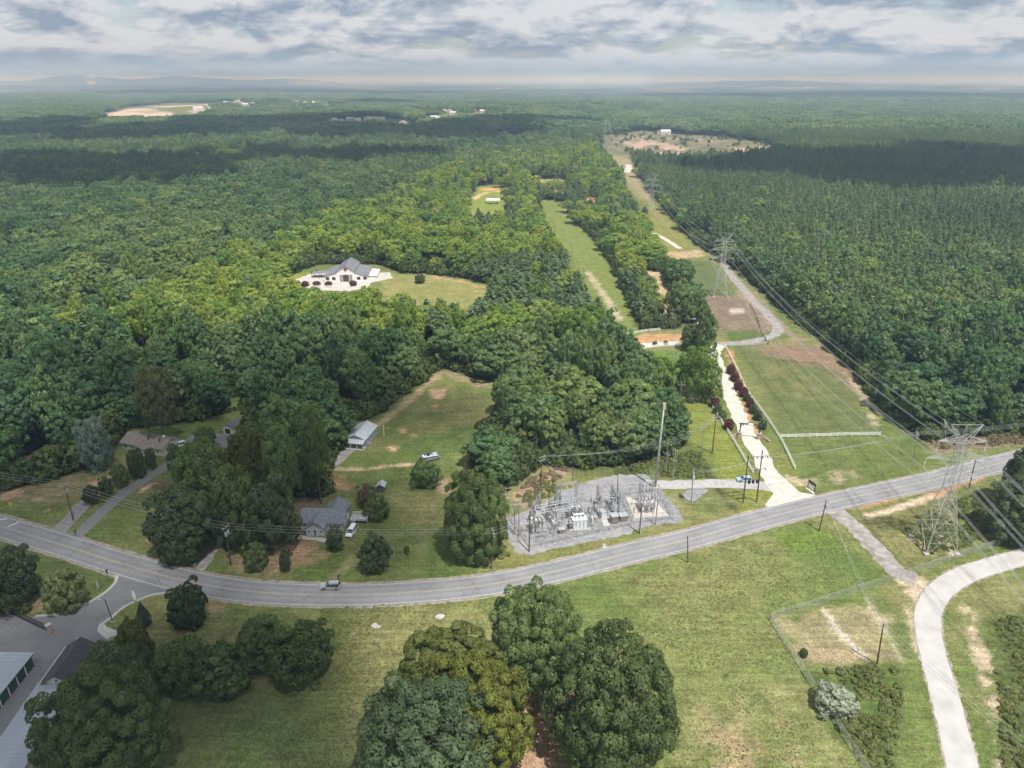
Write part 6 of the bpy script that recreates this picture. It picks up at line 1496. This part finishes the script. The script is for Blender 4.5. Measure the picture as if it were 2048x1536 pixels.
for i, (x, y) in enumerate(PY):
    a, b_ = PY[max(i - 1, 0)], PY[min(i + 1, len(PY) - 1)]; RZ.append(math.atan2(b_[1] - a[1], b_[0] - a[0]) - math.pi / 2)
    if i: pylon(LAB[i], x, y, RZ[i])
for u, v, lb in ((1020, 247, 'leftmost of the tiny distant pylons above the forest'), (1070, 247, 'middle one of the tiny distant pylons'), (1134, 252, 'rightmost tiny distant pylon, left of the far clearing')):
    x, y = G(u, v); pylon(lb, x, y, R(20))
def sag(a, b_, s, n=14):
    a, b_ = Vector(a), Vector(b_); return [a.lerp(b_, k / n) - Vector((0, 0, 4 * s * (k / n) * (1 - k / n))) for k in range(n + 1)]
def cable(label, pts, s, rad, twin=0.0, group=None, name='power_cable', n=14):
    r = thing(name, label, 'cable', (pts[0][0], pts[0][1], 0), group=group); o0 = Vector((pts[0][0], pts[0][1], 0))
    for off in ((-twin, twin) if twin else (0,)):
        path = []
        for a, b_ in zip(pts[:-1], pts[1:]):
            sg = s * ((Vector(b_) - Vector(a)).length / 220) ** 2 if s > 1.2 else s
            q = sag(a, b_, min(sg, 16), n if (Vector(b_) - Vector(a)).length > 40 else 8); path += q if not path else q[1:]
        MB().tube([p - o0 + Vector((off, 0, 0)) for p in path], rad, 4).build('conductor', M_WIRE, r)
def py_pt(i, lx, lz):
    x, y = PY[i]; return (x + lx * math.cos(RZ[i]), y + lx * math.sin(RZ[i]), gz1(x, y) + lz)
for z, hl, nm in ((19.6, 5.6, 'lowest'), (24.2, 7.3, 'middle'), (28.6, 5.5, 'upper')):
    for s, side in ((-1, 'left'), (1, 'right')):
        cable('twin aluminium cable hung from the %s %s arms of the pylons' % (nm, side), [py_pt(i, s * hl, z - 2.45) for i in range(5)], 6.0, .034, .22, 'conductors of the pylon line', n=22)
for s, side in ((-1, 'left'), (1, 'right')): cable('thin earth wire joining the %s peaks of the pylons' % side, [py_pt(i, s * 3.6, 33) for i in range(5)], 4.5, .022, 0, 'earth wires of the pylon line', 'earth_wire', 22)

# ------------------------------------------------------------------ wooden and grey utility poles
INS = MB().lathe([(.05, 0), (.05, .08), (.11, .10), (.11, .15), (.06, .17), (.10, .20), (.08, .27), (.02, .29)], n=7).mesh('pin_insulator'); INS.materials.append(M_INS)
def pole(label, base, top, arms=((.3, 1.2),), arm_rz=0.0, m_=None, trafo=0, name='utility_pole', r0=.17, pins=3, group='utility poles', conduit=False, stay=None):
    bx, by = G(*base); h = height_to(top[0], top[1], bx, by); m_ = m_ or M_WOOD
    u1, v1, d1 = project(bx, by, h); lean = (top[0] - u1) * d1 / FPX
    r = thing(name, label, 'utility pole', (bx, by, 0), 0, group); tp = Vector((lean, 0, h)); att = []
    MB().tube([(0, 0, -.1), tp * .5, tp], [r0, r0 * .85, r0 * .68], 8).build('pole', m_, r)
    for dz, hl in arms:
        c = tp * ((h - dz) / h); dx, dy = math.cos(arm_rz), math.sin(arm_rz)
        arm = MB().box((0, -.16, 0), (hl * 2, .11, .13)).build('crossarm', m_ if m_ is M_WOODG else M_WOODG, r, loc=c, rz=arm_rz)
        for k in range(pins):
            t = -hl + .12 + (2 * hl - .24) * (k / max(1, pins - 1)); o = bpy.data.objects.new('insulator', INS); COL.objects.link(o); o.parent = arm; o.location = (t, -.16, .06)
            att.append((bx + c.x + dx * t, by + c.y + dy * t, c.z + .33))
    for k in range(trafo):
        a = arm_rz + (k - (trafo - 1) / 2) * 2.1 - 1.57; c = tp * ((h - 2.0) / h)
        MB().lathe([(.26, -.45), (.30, -.42), (.30, .42), (.24, .5), (.05, .52), (.05, .75)], (c.x + .5 * math.cos(a), c.y + .5 * math.sin(a), c.z), 10).build('transformer', M_STEEL, r)
    if conduit: MB().bar((r0 * 1.3, -.05, 0), (r0 * 1.3 + lean * .8, -.05, h * .85), .06, 6).build('conduit', M_VINYL, r)
    return att, r
RH = {p: heading(*p) + math.pi / 2 for p in ((147, 1040), (462, 1128), (983, 1137), (1058, 1103), (1279, 1067), (1638, 1062), (1938, 975))}
A = {}
A[0], _ = pole('roadside pole off the left end of the road', (-240, 968), (-262, 900), arm_rz=RH[(147, 1040)])
A[1], _ = pole('wooden roadside pole with transformer between the two left drives', (147, 1041), (128, 968), arm_rz=RH[(147, 1040)], trafo=1)
A[2], _ = pole('dark wooden pole with transformers beside the grey house drive', (462, 1130), (450, 1052), arm_rz=RH[(462, 1128)], trafo=2)
A[3], _ = pole('dark wooden pole with crossarms at the oak, left of the substation', (983, 1138), (985, 1062), ((.25, 1.2), (1.1, 1.2)), RH[(983, 1137)])
A[4], _ = pole('dark pole at the front left corner of the substation fence', (1058, 1103), (1060, 1021), arm_rz=RH[(1058, 1103)])
A[5], _ = pole('brown pole with white conduit in front of the right yard', (1279, 1067), (1284, 1006), arm_rz=RH[(1279, 1067)], conduit=True)
A[6], _ = pole('grey pole just right of the conduit pole by the fence', (1311, 1050), (1316, 997), arm_rz=RH[(1279, 1067)], m_=M_WOODG)
A[7], _ = pole('pole with lamp at the gravel track mouth below the road', (1638, 1062), (1653, 1000), ((.4, .8),), RH[(1638, 1062)], pins=3, trafo=1)
A[8], _ = pole('leaning pole on the road verge behind the big pylon', (1938, 977), (1951, 920), ((.3, 1.5),), RH[(1938, 975)])
A[9], _ = pole('roadside pole beyond the right end of the road', (2330, 862), (2338, 815), arm_rz=RH[(1938, 975)])
pole('plain short dark pole on the verge below the substation', (1376, 1125), (1375, 1071), arms=(), r0=.15)
A[10], _ = pole('grey pole crowded with switchgear on the rip rap patch', (1383, 1004), (1386, 943), ((.2, 1.5), (1.0, 1.5), (1.8, 1.3)), R(75), m_=M_WOODG, trafo=2, pins=5)
A[11], _ = pole('left pole of the twin pole frame by the drive mouth', (1486, 1006), (1497, 909), arms=(), r0=.2)
A[12], _ = pole('right taller pole of the twin pole frame by the drive mouth', (1513, 1004), (1525, 900), arms=(), r0=.2)
# frame that ties the twin poles
(ax, ay), (bx, by) = G(1486, 1006), G(1513, 1004); hA = height_to(1497, 909, ax, ay)
r = thing('pole_switchgear', 'pale switch crossbeams carried between the twin poles', 'switchgear', (ax, ay, 0), math.atan2(by - ay, bx - ax), None); Lf = math.hypot(bx - ax, by - ay)
att12 = []
for z in (hA - .5, hA - 4.2):
    bm_ = MB().box((Lf / 2 + .7, -.3, z), (Lf + .6, .16, .2)).build('beam', M_STEEL, r)
    for k in range(4):
        t = .2 + (Lf + .4) * k / 3; MB().lathe([(.05, 0), (.14, -.1), (.06, -.2), (.14, -.3), (.06, -.4), (.14, -.5), (.05, -.6)], (t + .35, -.3, z - .1), 8).build('insulator', M_BLACK, r)
        att12.append((ax + (t + .35) * math.cos(r.rotation_euler.z), ay + (t + .35) * math.sin(r.rotation_euler.z) - .3, z - .6))
for k in range(3): MB().box((.7 + k * 1.1, -.3, hA - 8.2), (.5, .5, .9)).build('switch', M_BLACK, r)
A[13], _ = pole('dark tall pole in the meadow left of the entrance arch', (1424, 907), (1433, 829), ((1.0, 1.3), (2.0, 1.3)), R(20), r0=.2)
A[14], _ = pole('thin pole left of the tall meadow pole', (1403, 911), (1409, 842), arms=((2.2, .5),), arm_rz=R(20), r0=.12, m_=M_WOODG)
A[15], _ = pole('left pole of the double pole switch stand at the grove edge', (1331, 946), (1336, 882), ((.9, 1.4), (4.2, 1.2)), R(-50), m_=M_WOODG)
A[16], _ = pole('right pole of the double pole switch stand at the grove edge', (1345, 957), (1351, 896), ((.6, 1.0), (4.0, 1.0)), R(-50), m_=M_WOODG)
A[17], _ = pole('brown pole in the brush behind the left of the substation', (1081, 981), (1084, 909), ((.8, 1.0), (1.8, 1.0)), R(35))
A[18], _ = pole('short dark pole on the grass behind the steel portal', (1145, 976), (1146, 932), arms=(), r0=.15)
A[19], _ = pole('slim dark pole standing at the back of the gravel yard', (1235, 996), (1236, 951), arms=(), r0=.15)
A[20], _ = pole('pole with crossarms left of the substation corner', (1029, 1069), (1029, 1001), ((.2, 1.2), (1.2, 1.2)), R(10), m_=M_WOODG)
A[21], _ = pole('pole with crossarms inside the left substation fence', (1038, 1073), (1038, 1008), ((.2, 1.4),), R(10), m_=M_WOODG)
A[22], _ = pole('pole with stacked crossarms against the oak by the substation', (1012, 1052), (1011, 975), ((.2, 1.3), (2.0, 1.0), (3.2, 1.0)), R(8), m_=M_WOODG)
A[23], _ = pole('wooden pole with crossarm in the field right of the fenced square', (1754, 1328), (1768, 1243), ((.3, .4), (1.5, 1.1)), R(25), pins=3)
A[24], _ = pole('grey pole with crossarms among the scrub at the forest edge', (1829, 916), (1834, 866), ((.3, 1.6), (1.3, 1.6)), R(75), m_=M_WOODG, pins=5)
A[25], _ = pole('grey crossarm pole beside the dark trees at the right edge', (1985, 1026), (2003, 960), ((.3, 1.8), (1.3, 1.8)), R(12), m_=M_WOODG, pins=4)
A[26], _ = pole('grey pole behind the top of the big pylon', (1893, 900), (1889, 843), ((.3, 1.6), (1.2, 1.4)), R(70), m_=M_WOODG, pins=4)
A[27], _ = pole('white crossarm pole left of the big leafy tree', (1350, 752), (1354, 705), ((.2, 1.3),), R(0), m_=M_WOODG)
A[28], _ = pole('right pole of the pair above the drive meadow', (1361, 817), (1363, 762), ((1.4, 1.2),), R(0), m_=M_WOODG, r0=.13)
A[29], _ = pole('left pole of the pair above the drive meadow', (1340, 812), (1342, 775), arms=(), m_=M_WOODG, r0=.13)
A[30], _ = pole('thin pole at the wood end of the lane', (1265, 695), (1266, 656), ((.3, .8),), R(-30), r0=.13)
A[31], _ = pole('white pole with crossarm beside the brown open shed', (1344, 656), (1345, 618), ((.2, 1.0),), R(0), m_=M_WOODG, r0=.13)
A[32], _ = pole('nearest pole in the mown strip through the pines', (1168, 570), (1168, 532), ((.3, .8),), R(0), r0=.14)
A[33], _ = pole('middle pole in the mown strip through the pines', (1144, 512), (1143, 485), ((.3, .8),), R(0), r0=.14)
A[34], _ = pole('farthest pole in the mown strip through the pines', (1110, 470), (1109, 442), ((.3, .8),), R(0), r0=.14)
pole('pale post at the back corner of the metal building', (768, 872), (767, 851), arms=(), m_=M_VINYL, r0=.1)
NM = ['left', 'middle', 'right']
for k in range(3):
    cable('%s wire of the three strung along the road past the grey house' % ['inner', 'middle', 'outer'][k], [A[i][k] for i in (0, 1, 2, 3, 4)], 1.0, .022, group='roadside wires')
    cable('%s wire from the substation along the right part of the road' % ['inner', 'middle', 'outer'][k], [A[i][k] for i in (4, 5, 6, 7, 8, 9)], .9, .020, group='roadside wires')
    cable('%s wire crossing the grove from the brush pole to the meadow pole' % ['first', 'second', 'third'][k], [A[17][k], A[15][k], A[13][k]], 1.0, .022, group='wires behind the substation')
    cable('%s wire climbing from the meadow pole to the lane' % ['left', 'middle', 'right'][k], [A[13][k], A[28][k], A[27][k], A[31][k]], .9, .018, group='wires beside the drive')
    cable('%s wire along the mown strip through the pines' % ['left', 'middle', 'right'][k], [A[30][k], A[32][k], A[33][k], A[34][k]], 1.0, .018, group='wires over the mown strip')
    cable('%s wire over the fenced square to the field pole' % ['left', 'middle', 'right'][k], [A[7][k], A[23][3 + k], (A[23][3 + k][0] + 14, A[23][3 + k][1] - 34, A[23][3 + k][2])], 1.0, .020, group='wires over the fenced square')
    cable('%s wire falling from the brush pole to the steel portal' % ['left', 'middle', 'right'][k], [A[17][3 + k], (*G(1113 + k * 17, 1026 - k * 2), 10.2)], .4, .020, group='wires into the substation')
for k in range(4):
    cable('wire %s of the four from the switchgear pole to the forest edge' % ['nearest the road', 'second from the road', 'third from the road', 'farthest from the road'][k], [A[10][k], att12[k], A[24][k], (A[24][k][0] + 75, A[24][k][1] + 12, A[24][k][2] + 2)], .9, .020, group='wires across the drive mouth')
    cable('wire %s of the four over the dark trees at the right edge' % ['first', 'second', 'third', 'fourth'][k], [A[26][k], A[25][k], (A[25][k][0] + 30, A[25][k][1] - 70, A[25][k][2])], 1.0, .022, group='wires at the right edge')
# steel monopole with aerials
bx, by = G(1310, 976); h = height_to(1316, 806, bx, by)
r = thing('monopole', 'tall slim grey monopole rising out of the substation', 'mast', (bx, by, 0)); MB().tube([(0, 0, 0), (.2, 0, h * .5), (.45, 0, h)], [.36, .28, .18], 10).build('pole', M_STEEL, r, smooth=True); MB().box((0, 0, .2), (1.6, 1.6, .4)).build('footing', M_CONC, r)
for a in (0, 2.1, 4.2): MB().box((.45 + .32 * math.cos(a), .32 * math.sin(a), h - .9), (.16, .3, 1.9), a).build('antenna', mat('antenna_cream', (.60, .55, .42), .6), r)

# ------------------------------------------------------------------ substation gear
def lattice_col(h, w=.55, n=8):
    q = MB(); c = [(-w / 2, -w / 2), (w / 2, -w / 2), (w / 2, w / 2), (-w / 2, w / 2)]
    for x, y in c: q.bar((x, y, 0), (x, y, h), .05)
    for k in range(n):
        z0, z1 = h * k / n, h * (k + 1) / n
        for i in range(4):
            a, b_ = c[i], c[(i + 1) % 4]; q.bar((*a, z0), (*b_, z1), .03); q.bar((*b_, z0), (*a, z1), .03)
    return q
def stack(q, x, y, z, h=1.1, r_=.13, n=5):
    prof = [(.05, 0)]
    for k in range(n): z_ = h * (k + .2) / n; prof += [(r_, z_), (r_, z_ + h * .25 / n), (.05, z_ + h * .5 / n)]
    return q.lathe(prof + [(.07, h)], (x, y, z), 8)
def portal(label, pa, pb, h, beams, name='steel_portal', m_=None, w=.55):
    a, b_ = GV(*pa), GV(*pb); d = b_ - a; L_ = d.length; r = thing(name, label, 'substation gear', a, math.atan2(d.y, d.x)); m_ = m_ or M_STEEL
    for x in (0, L_): lattice_col(h, w, max(4, int(h / 1.1))).build('column', m_, r, loc=(x, 0, 0))
    for z in beams:
        q = MB(); s_ = w / 2
        for y in (-s_, s_):
            for zz in (0, .5): q.bar((0, y, z + zz), (L_, y, z + zz), .045)
        n = max(3, int(L_ / .8))
        for k in range(n):
            for y in (-s_, s_): q.bar((L_ * k / n, y, z + (.5 if k % 2 else 0)), (L_ * (k + 1) / n, y, z + (0 if k % 2 else .5)), .03)
        bm_ = q.build('beam', m_, r)
        for k in range(3):
            i_ = MB(); stack(i_, L_ * (k + .75) / 3.5, 0, z - 1.1); i_.build('insulator', M_INS if z > 6 else M_BLACK, bm_)
    for x in (0, L_): MB().bar((x, 0, h), (x, 0, h + 1.6), .05, 5).build('spire', m_, r)
    return r
portal('tall pale lattice portal at the back of the gravel yard', (1113, 1028), (1151, 1022), height_to(1113, 968, *G(1113, 1028)), (8.6, 6.6))
portal('switch portal of bare steel left of the tall portal', (1066, 1050), (1080, 1022), 6.0, (5.4, 4.0), m_=M_STEELD, w=.4)
portal('switch portal of bare steel behind the transformer', (1098, 1040), (1120, 1012), 5.6, (5.0, 3.6), m_=M_STEELD, w=.4)
portal('switch portal left of the brown cabinets', (1200, 1030), (1194, 1008), 5.8, (5.2, 3.8), m_=M_STEELD, w=.4)
portal('switch portal right behind the brown cabinets', (1236, 1034), (1222, 1010), 6.2, (5.6, 4.2), m_=M_STEELD, w=.4)
portal('white framed switch rack in the small right yard', (1278, 1004), (1303, 1000), 6.2, (5.6, 4.0), w=.4)
portal('lower switch rack in front in the small right yard', (1281, 1020), (1308, 1017), 4.6, (4.0,), w=.35)
def transformer(label, px, rz, s=1.0, col=None):
    r = thing('power_transformer', label, 'transformer', (*G(*px), 0), rz); r.scale = (s, s, s); m_ = mat('transformer_white', (.62, .64, .66), .5, var=.1) if col is None else col
    MB().box((0, 0, .12), (5.4, 3.6, .3)).build('plinth', M_CONC, r); MB().box((0, 0, 1.45), (3.6, 1.9, 2.3)).build('tank', m_, r); MB().box((0, 0, 2.66), (3.8, 2.1, .12)).build('cover', m_, r)
    for sx in (-1, 1):
        for k in range(7): MB().box((sx * 2.25, -.9 + k * .3, 1.35), (.8, .08, 1.7)).build('radiator_fin', M_STEELD, r)
    for k in range(3):
        q = MB(); stack(q, -1.1 + k * 1.1, -.4, 2.7, 1.2); q.build('bushing', M_INS, r); q = MB(); stack(q, -1.0 + k * 1.0, .55, 2.7, .8); q.build('bushing', M_BLACK, r)
    MB().bar((-1.4, .85, 3.25), (1.4, .85, 3.25), .32, 12).build('conservator', m_, r)
    for x in (-1, 1): MB().box((x, .85, 2.85), (.1, .2, .5)).build('bracket', M_STEELD, r)
    for k in range(3): MB().box((-1.0 + k * 1.0, -1.0, 1.2), (.12, .12, 2.0)).build('stiffener', M_STEELD, r)
transformer('white power transformer with side radiators in the gravel yard', (1158, 1054), R(8))
def bank(label, px, rz, nx, ny, lv, name='capacitor_bank'):
    r = thing(name, label, 'substation gear', (*G(*px), 0), rz); W_, D_ = nx * .9, ny * 1.0; q = MB()
    for x in (-W_ / 2, 0, W_ / 2):
        for y in (-D_ / 2, D_ / 2): q.bar((x, y, 0), (x, y, lv * 1.15 + .6), .06)
    for k in range(lv + 1):
        z = .6 + k * 1.1
        for y in (-D_ / 2, D_ / 2): q.bar((-W_ / 2, y, z), (W_ / 2, y, z), .05)
        for x in (-W_ / 2, W_ / 2): q.bar((x, -D_ / 2, z), (x, D_ / 2, z), .05)
    q.build('frame', M_STEELD, r); rg = random.Random(px[0])
    for k in range(lv):
        for i in range(nx):
            for j in range(ny):
                if rg.random() < .12: continue
                z = .66 + k * 1.1; q = MB().box((-W_ / 2 + .45 + i * .9, -D_ / 2 + .5 + j, z + .3), (.5, .6, .6)); o = q.build('unit', [M_INS, MATS['transformer_white'], M_STEELD][rg.randrange(3)], r)
                q = MB(); stack(q, -W_ / 2 + .45 + i * .9, -D_ / 2 + .5 + j, z + .6, .42, .09, 3); q.build('terminal', M_INS, o)
bank('tall rack of white capacitor units at the left of the yard', (1075, 1061), R(12), 4, 3, 3)
bank('low breaker rack between capacitor rack and transformer', (1108, 1048), R(20), 2, 5, 1, 'breaker_rack')
bank('breaker rack behind the white transformer', (1148, 1030), R(8), 4, 2, 2, 'breaker_rack')
bank('dense equipment rack in the middle of the small right yard', (1291, 1018), R(5), 4, 4, 2, 'switch_rack')
bank('low equipment rack right of the concrete strip', (1188, 1043), R(10), 2, 2, 1, 'breaker_rack')
def cabinet(label, px, rz, d, col, roof):
    r = thing('control_cabinet', label, 'cabinet', (*G(*px), 0), rz); MB().box((0, 0, d[2] / 2 + .1), d).build('body', col, r); MB().box((0, 0, d[2] + .15), (d[0] + .2, d[1] + .2, .10)).build('roof', roof, r); MB().box((0, 0, .05), (d[0] + .4, d[1] + .4, .12)).build('plinth', M_CONC, r)
    n = max(2, int(d[0] / .5))
    for k in range(n): MB().box((-d[0] / 2 + d[0] * (k + .5) / n, -d[1] / 2 - .02, d[2] / 2 + .1), (d[0] / n - .06, .05, d[2] - .3)).build('door', col, r)
M_BRC = mat('brown_cabinet', (.20, .175, .15), .6, var=.15)
cabinet('brown control cabinet with pale top, left of the pair', (1228, 1045), R(8), (1.7, 1.9, 2.2), M_BRC, M_STEEL); cabinet('brown control cabinet with pale top, right of the pair', (1246, 1041), R(12), (2.0, 1.8, 1.7), M_BRC, M_STEEL)
cabinet('pale grey control cabinet behind the concrete strip', (1205, 1035), R(15), (1.2, 1.6, 1.9), MATS['transformer_white'], M_STEEL); cabinet('olive cabinet left of the white transformer', (1123, 1067), R(15), (1.4, 1.1, 1.3), mat('olive_cabinet', (.20, .20, .15), .6), M_STEEL)
for px, lb in (((1098, 1062), 'first voltage regulator from the left'), ((1118, 1052), 'second voltage regulator from the left'), ((1175, 1048), 'voltage regulator right of the transformer'), ((1184, 1056), 'voltage regulator nearest the front fence')):
    r = thing('voltage_regulator', lb + ' in the substation', 'substation gear', (*G(*px), 0)); MB().lathe([(.35, .3), (.40, .35), (.40, 1.6), (.30, 1.75), (.08, 1.8)], n=12).build('tank', M_STEEL, r); q = MB()
    for a in (0, 2.1, 4.2): stack(q, .2 * math.cos(a), .2 * math.sin(a), 1.75, .6, .08, 4)
    q.build('bushing', M_INS, r); MB().box((0, 0, .15), (.9, .9, .3)).build('base', M_CONC, r)
for i, (pa, pb, z, lb) in enumerate((((1070, 1046), (1150, 1030), 5.2, 'upper'), ((1072, 1052), (1152, 1036), 4.4, 'lower'), ((1195, 1020), (1236, 1024), 5.0, 'right hand'))):
    for k in range(2):
        a, b_ = GV(pa[0], pa[1] + k * 5, 0), GV(pb[0], pb[1] + k * 5, 0); r = thing('bus_bar', '%s %s tubular bus bar on posts in the substation' % (['front', 'rear'][1 - k], lb), 'substation gear', a); L_ = (b_ - a)
        MB().bar((0, 0, z), (L_.x, L_.y, z), .06, 6).build('tube', M_STEEL, r)
        for f in (0, .5, 1):
            MB().bar((L_.x * f, L_.y * f, 0), (L_.x * f, L_.y * f, z - .8), .08, 6).build('post', M_STEELD, r); q = MB(); stack(q, L_.x * f, L_.y * f, z - .8, .75); q.build('insulator', M_INS, r)

stands = [((1085, 1078), 0), ((1140, 1064), 0), ((1092, 1032), 1), ((1132, 1040), 0), ((1164, 1034), 1), ((1176, 1030), 0), ((1184, 1024), 1), ((1108, 1068), 1), ((1218, 1018), 0), ((1228, 1020), 1), ((1270, 1012), 0), ((1310, 1012), 1), ((1300, 1026), 0), ((1276, 1026), 1), ((1066, 1036), 1), ((1050, 1066), 0)]
WHERE = ['in front of the capacitor rack', 'in front of the transformer', 'left of the tall portal', 'just behind the transformer', 'right behind the transformer', 'right of the transformer radiators', 'by the pole at the back of the yard', 'between capacitor rack and olive cabinet', 'left behind the brown cabinets', 'right behind the brown cabinets', 'at the left of the small yard', 'at the right of the small yard', 'front right in the small yard', 'front left in the small yard', 'behind the capacitor rack', 'nearest the left fence']
for (px, k), w_ in zip(stands, WHERE):
    r = thing('disconnect_switch', 'disconnect switch stand ' + w_, 'substation gear', (*G(*px), 0), R(10 + 70 * k)); hh = 2.6 + .8 * k
    for x in (-.9, .9): MB().bar((x, 0, 0), (x, 0, hh), .07, 5).build('post', M_STEELD, r)
    MB().box((0, 0, hh + .06), (2.6, .2, .12)).build('beam', M_STEEL, r)
    for x in (-1.0, 0, 1.0):
        q = MB(); stack(q, x, 0, hh + .12, .8, .11); q.build('insulator', M_INS, r)
    MB().bar((-1.1, 0, hh + .98), (1.1, 0, hh + .98), .04, 5).build('blade', M_STEEL, r)
HAZE = 0.00017

# ------------------------------------------------------------------ cumulus overhead: their shadows lie across the land
M_CLOUD = mat('cloud', (.92, .92, .93), 1.0, var=.03, scale=.002, spec=0)
M_THIN, nt_, b_ = nodes_of('thin_cloud'); b_.inputs['Base Color'].default_value = (.92, .92, .93, 1); b_.inputs['Roughness'].default_value = 1
tr_ = nt_.nodes.new('ShaderNodeBsdfTransparent'); mx_ = nt_.nodes.new('ShaderNodeMixShader'); mx_.inputs[0].default_value = .16
nt_.links.new(tr_.outputs[0], mx_.inputs[1]); nt_.links.new(b_.outputs[0], mx_.inputs[2]); nt_.links.new(mx_.outputs[0], nt_.nodes['Material Output'].inputs['Surface'])
def cloud(u, v, rx, ry, label, alt=1900.0, seed=0, thin=False):
    x, y = G(u, v) if 162 < v < 1537 else (u, v)
    c = Vector((x, y, 0)) + SUN_V * (alt / SUN_V.z); rg = random.Random(seed); mbx = MB()
    for i in range(26):
        a, q = rg.uniform(0, 6.283), rg.random() ** .5 * .82
        cx_, cy_ = math.cos(a) * q * rx, math.sin(a) * q * ry; r = (1.05 - .6 * q) * min(rx, ry) * rg.uniform(.34, .52)
        prof = [(r * .98, -.12 * r), (r * 1.0, 0)] + [(r * math.cos(t), r * .8 * math.sin(t)) for t in np.linspace(.25, 1.45, 5)]
        mbx.lathe(prof, (cx_, cy_, rg.uniform(0, .1) * r), 12)
    o = mbx.build('cloud', M_THIN if thin else M_CLOUD, smooth=True, loc=c); tag(o, label, 'cloud', kind='stuff')
cloud(250, 1110, 88, 80, 'fair weather cloud above the left houses', seed=1, thin=True)
cloud(420, 850, 110, 60, 'fair weather cloud above the left wood', seed=12, thin=True)
cloud(120, 1480, 62, 48, 'fair weather cloud above the storage yard', seed=11, thin=True)
cloud(1980, 352, 380, 300, 'fair weather cloud above the right forest', seed=2)
cloud(-560, 1640, 900, 420, 'long cloud above the far left forest', seed=3)
cloud(90, 352, 300, 190, 'fair weather cloud above the left forest', seed=4)
cloud(640, 325, 230, 120, 'fair weather cloud above the middle forest', seed=6)
cloud(1700, 380, 90, 60, 'small cloud above the right forest', seed=13, thin=True)
cloud(2300, 5200, 2300, 1300, 'wide cloud above the far right forest', seed=5)
cloud(-1500, 6300, 2300, 1200, 'distant cloud above the horizon woods', seed=7)
cloud(-4300, 9500, 2600, 1900, 'distant cloud above the left horizon woods', seed=8)
cloud(4500, 11500, 3600, 2300, 'distant cloud above the right horizon woods', seed=9)
cloud(-300, 3300, 700, 260, 'cloud above the far middle woods', seed=10)

# ------------------------------------------------------------------ the air
hm, hnt, hb = nodes_of('summer_haze'); hnt.nodes.remove(hb)
pv_ = hnt.nodes.new('ShaderNodeVolumePrincipled'); pv_.inputs['Density'].default_value = HAZE; pv_.inputs['Color'].default_value = (.54, .76, 1.0, 1); pv_.inputs['Absorption Color'].default_value = (1, 1, 1, 1); pv_.inputs['Anisotropy'].default_value = .15
hnt.links.new(pv_.outputs[0], hnt.nodes['Material Output'].inputs['Volume'])
zlo = float(gh.min()) - 1.0; HTOP = max(float(gh.max()), CAM_H) + 6.0
hz_o = MB().box((0, 21000, (zlo + HTOP) / 2), (96000, 46000, HTOP - zlo)).build('haze', hm); tag(hz_o, 'thin blue summer haze over the whole landscape', 'haze', kind='stuff')
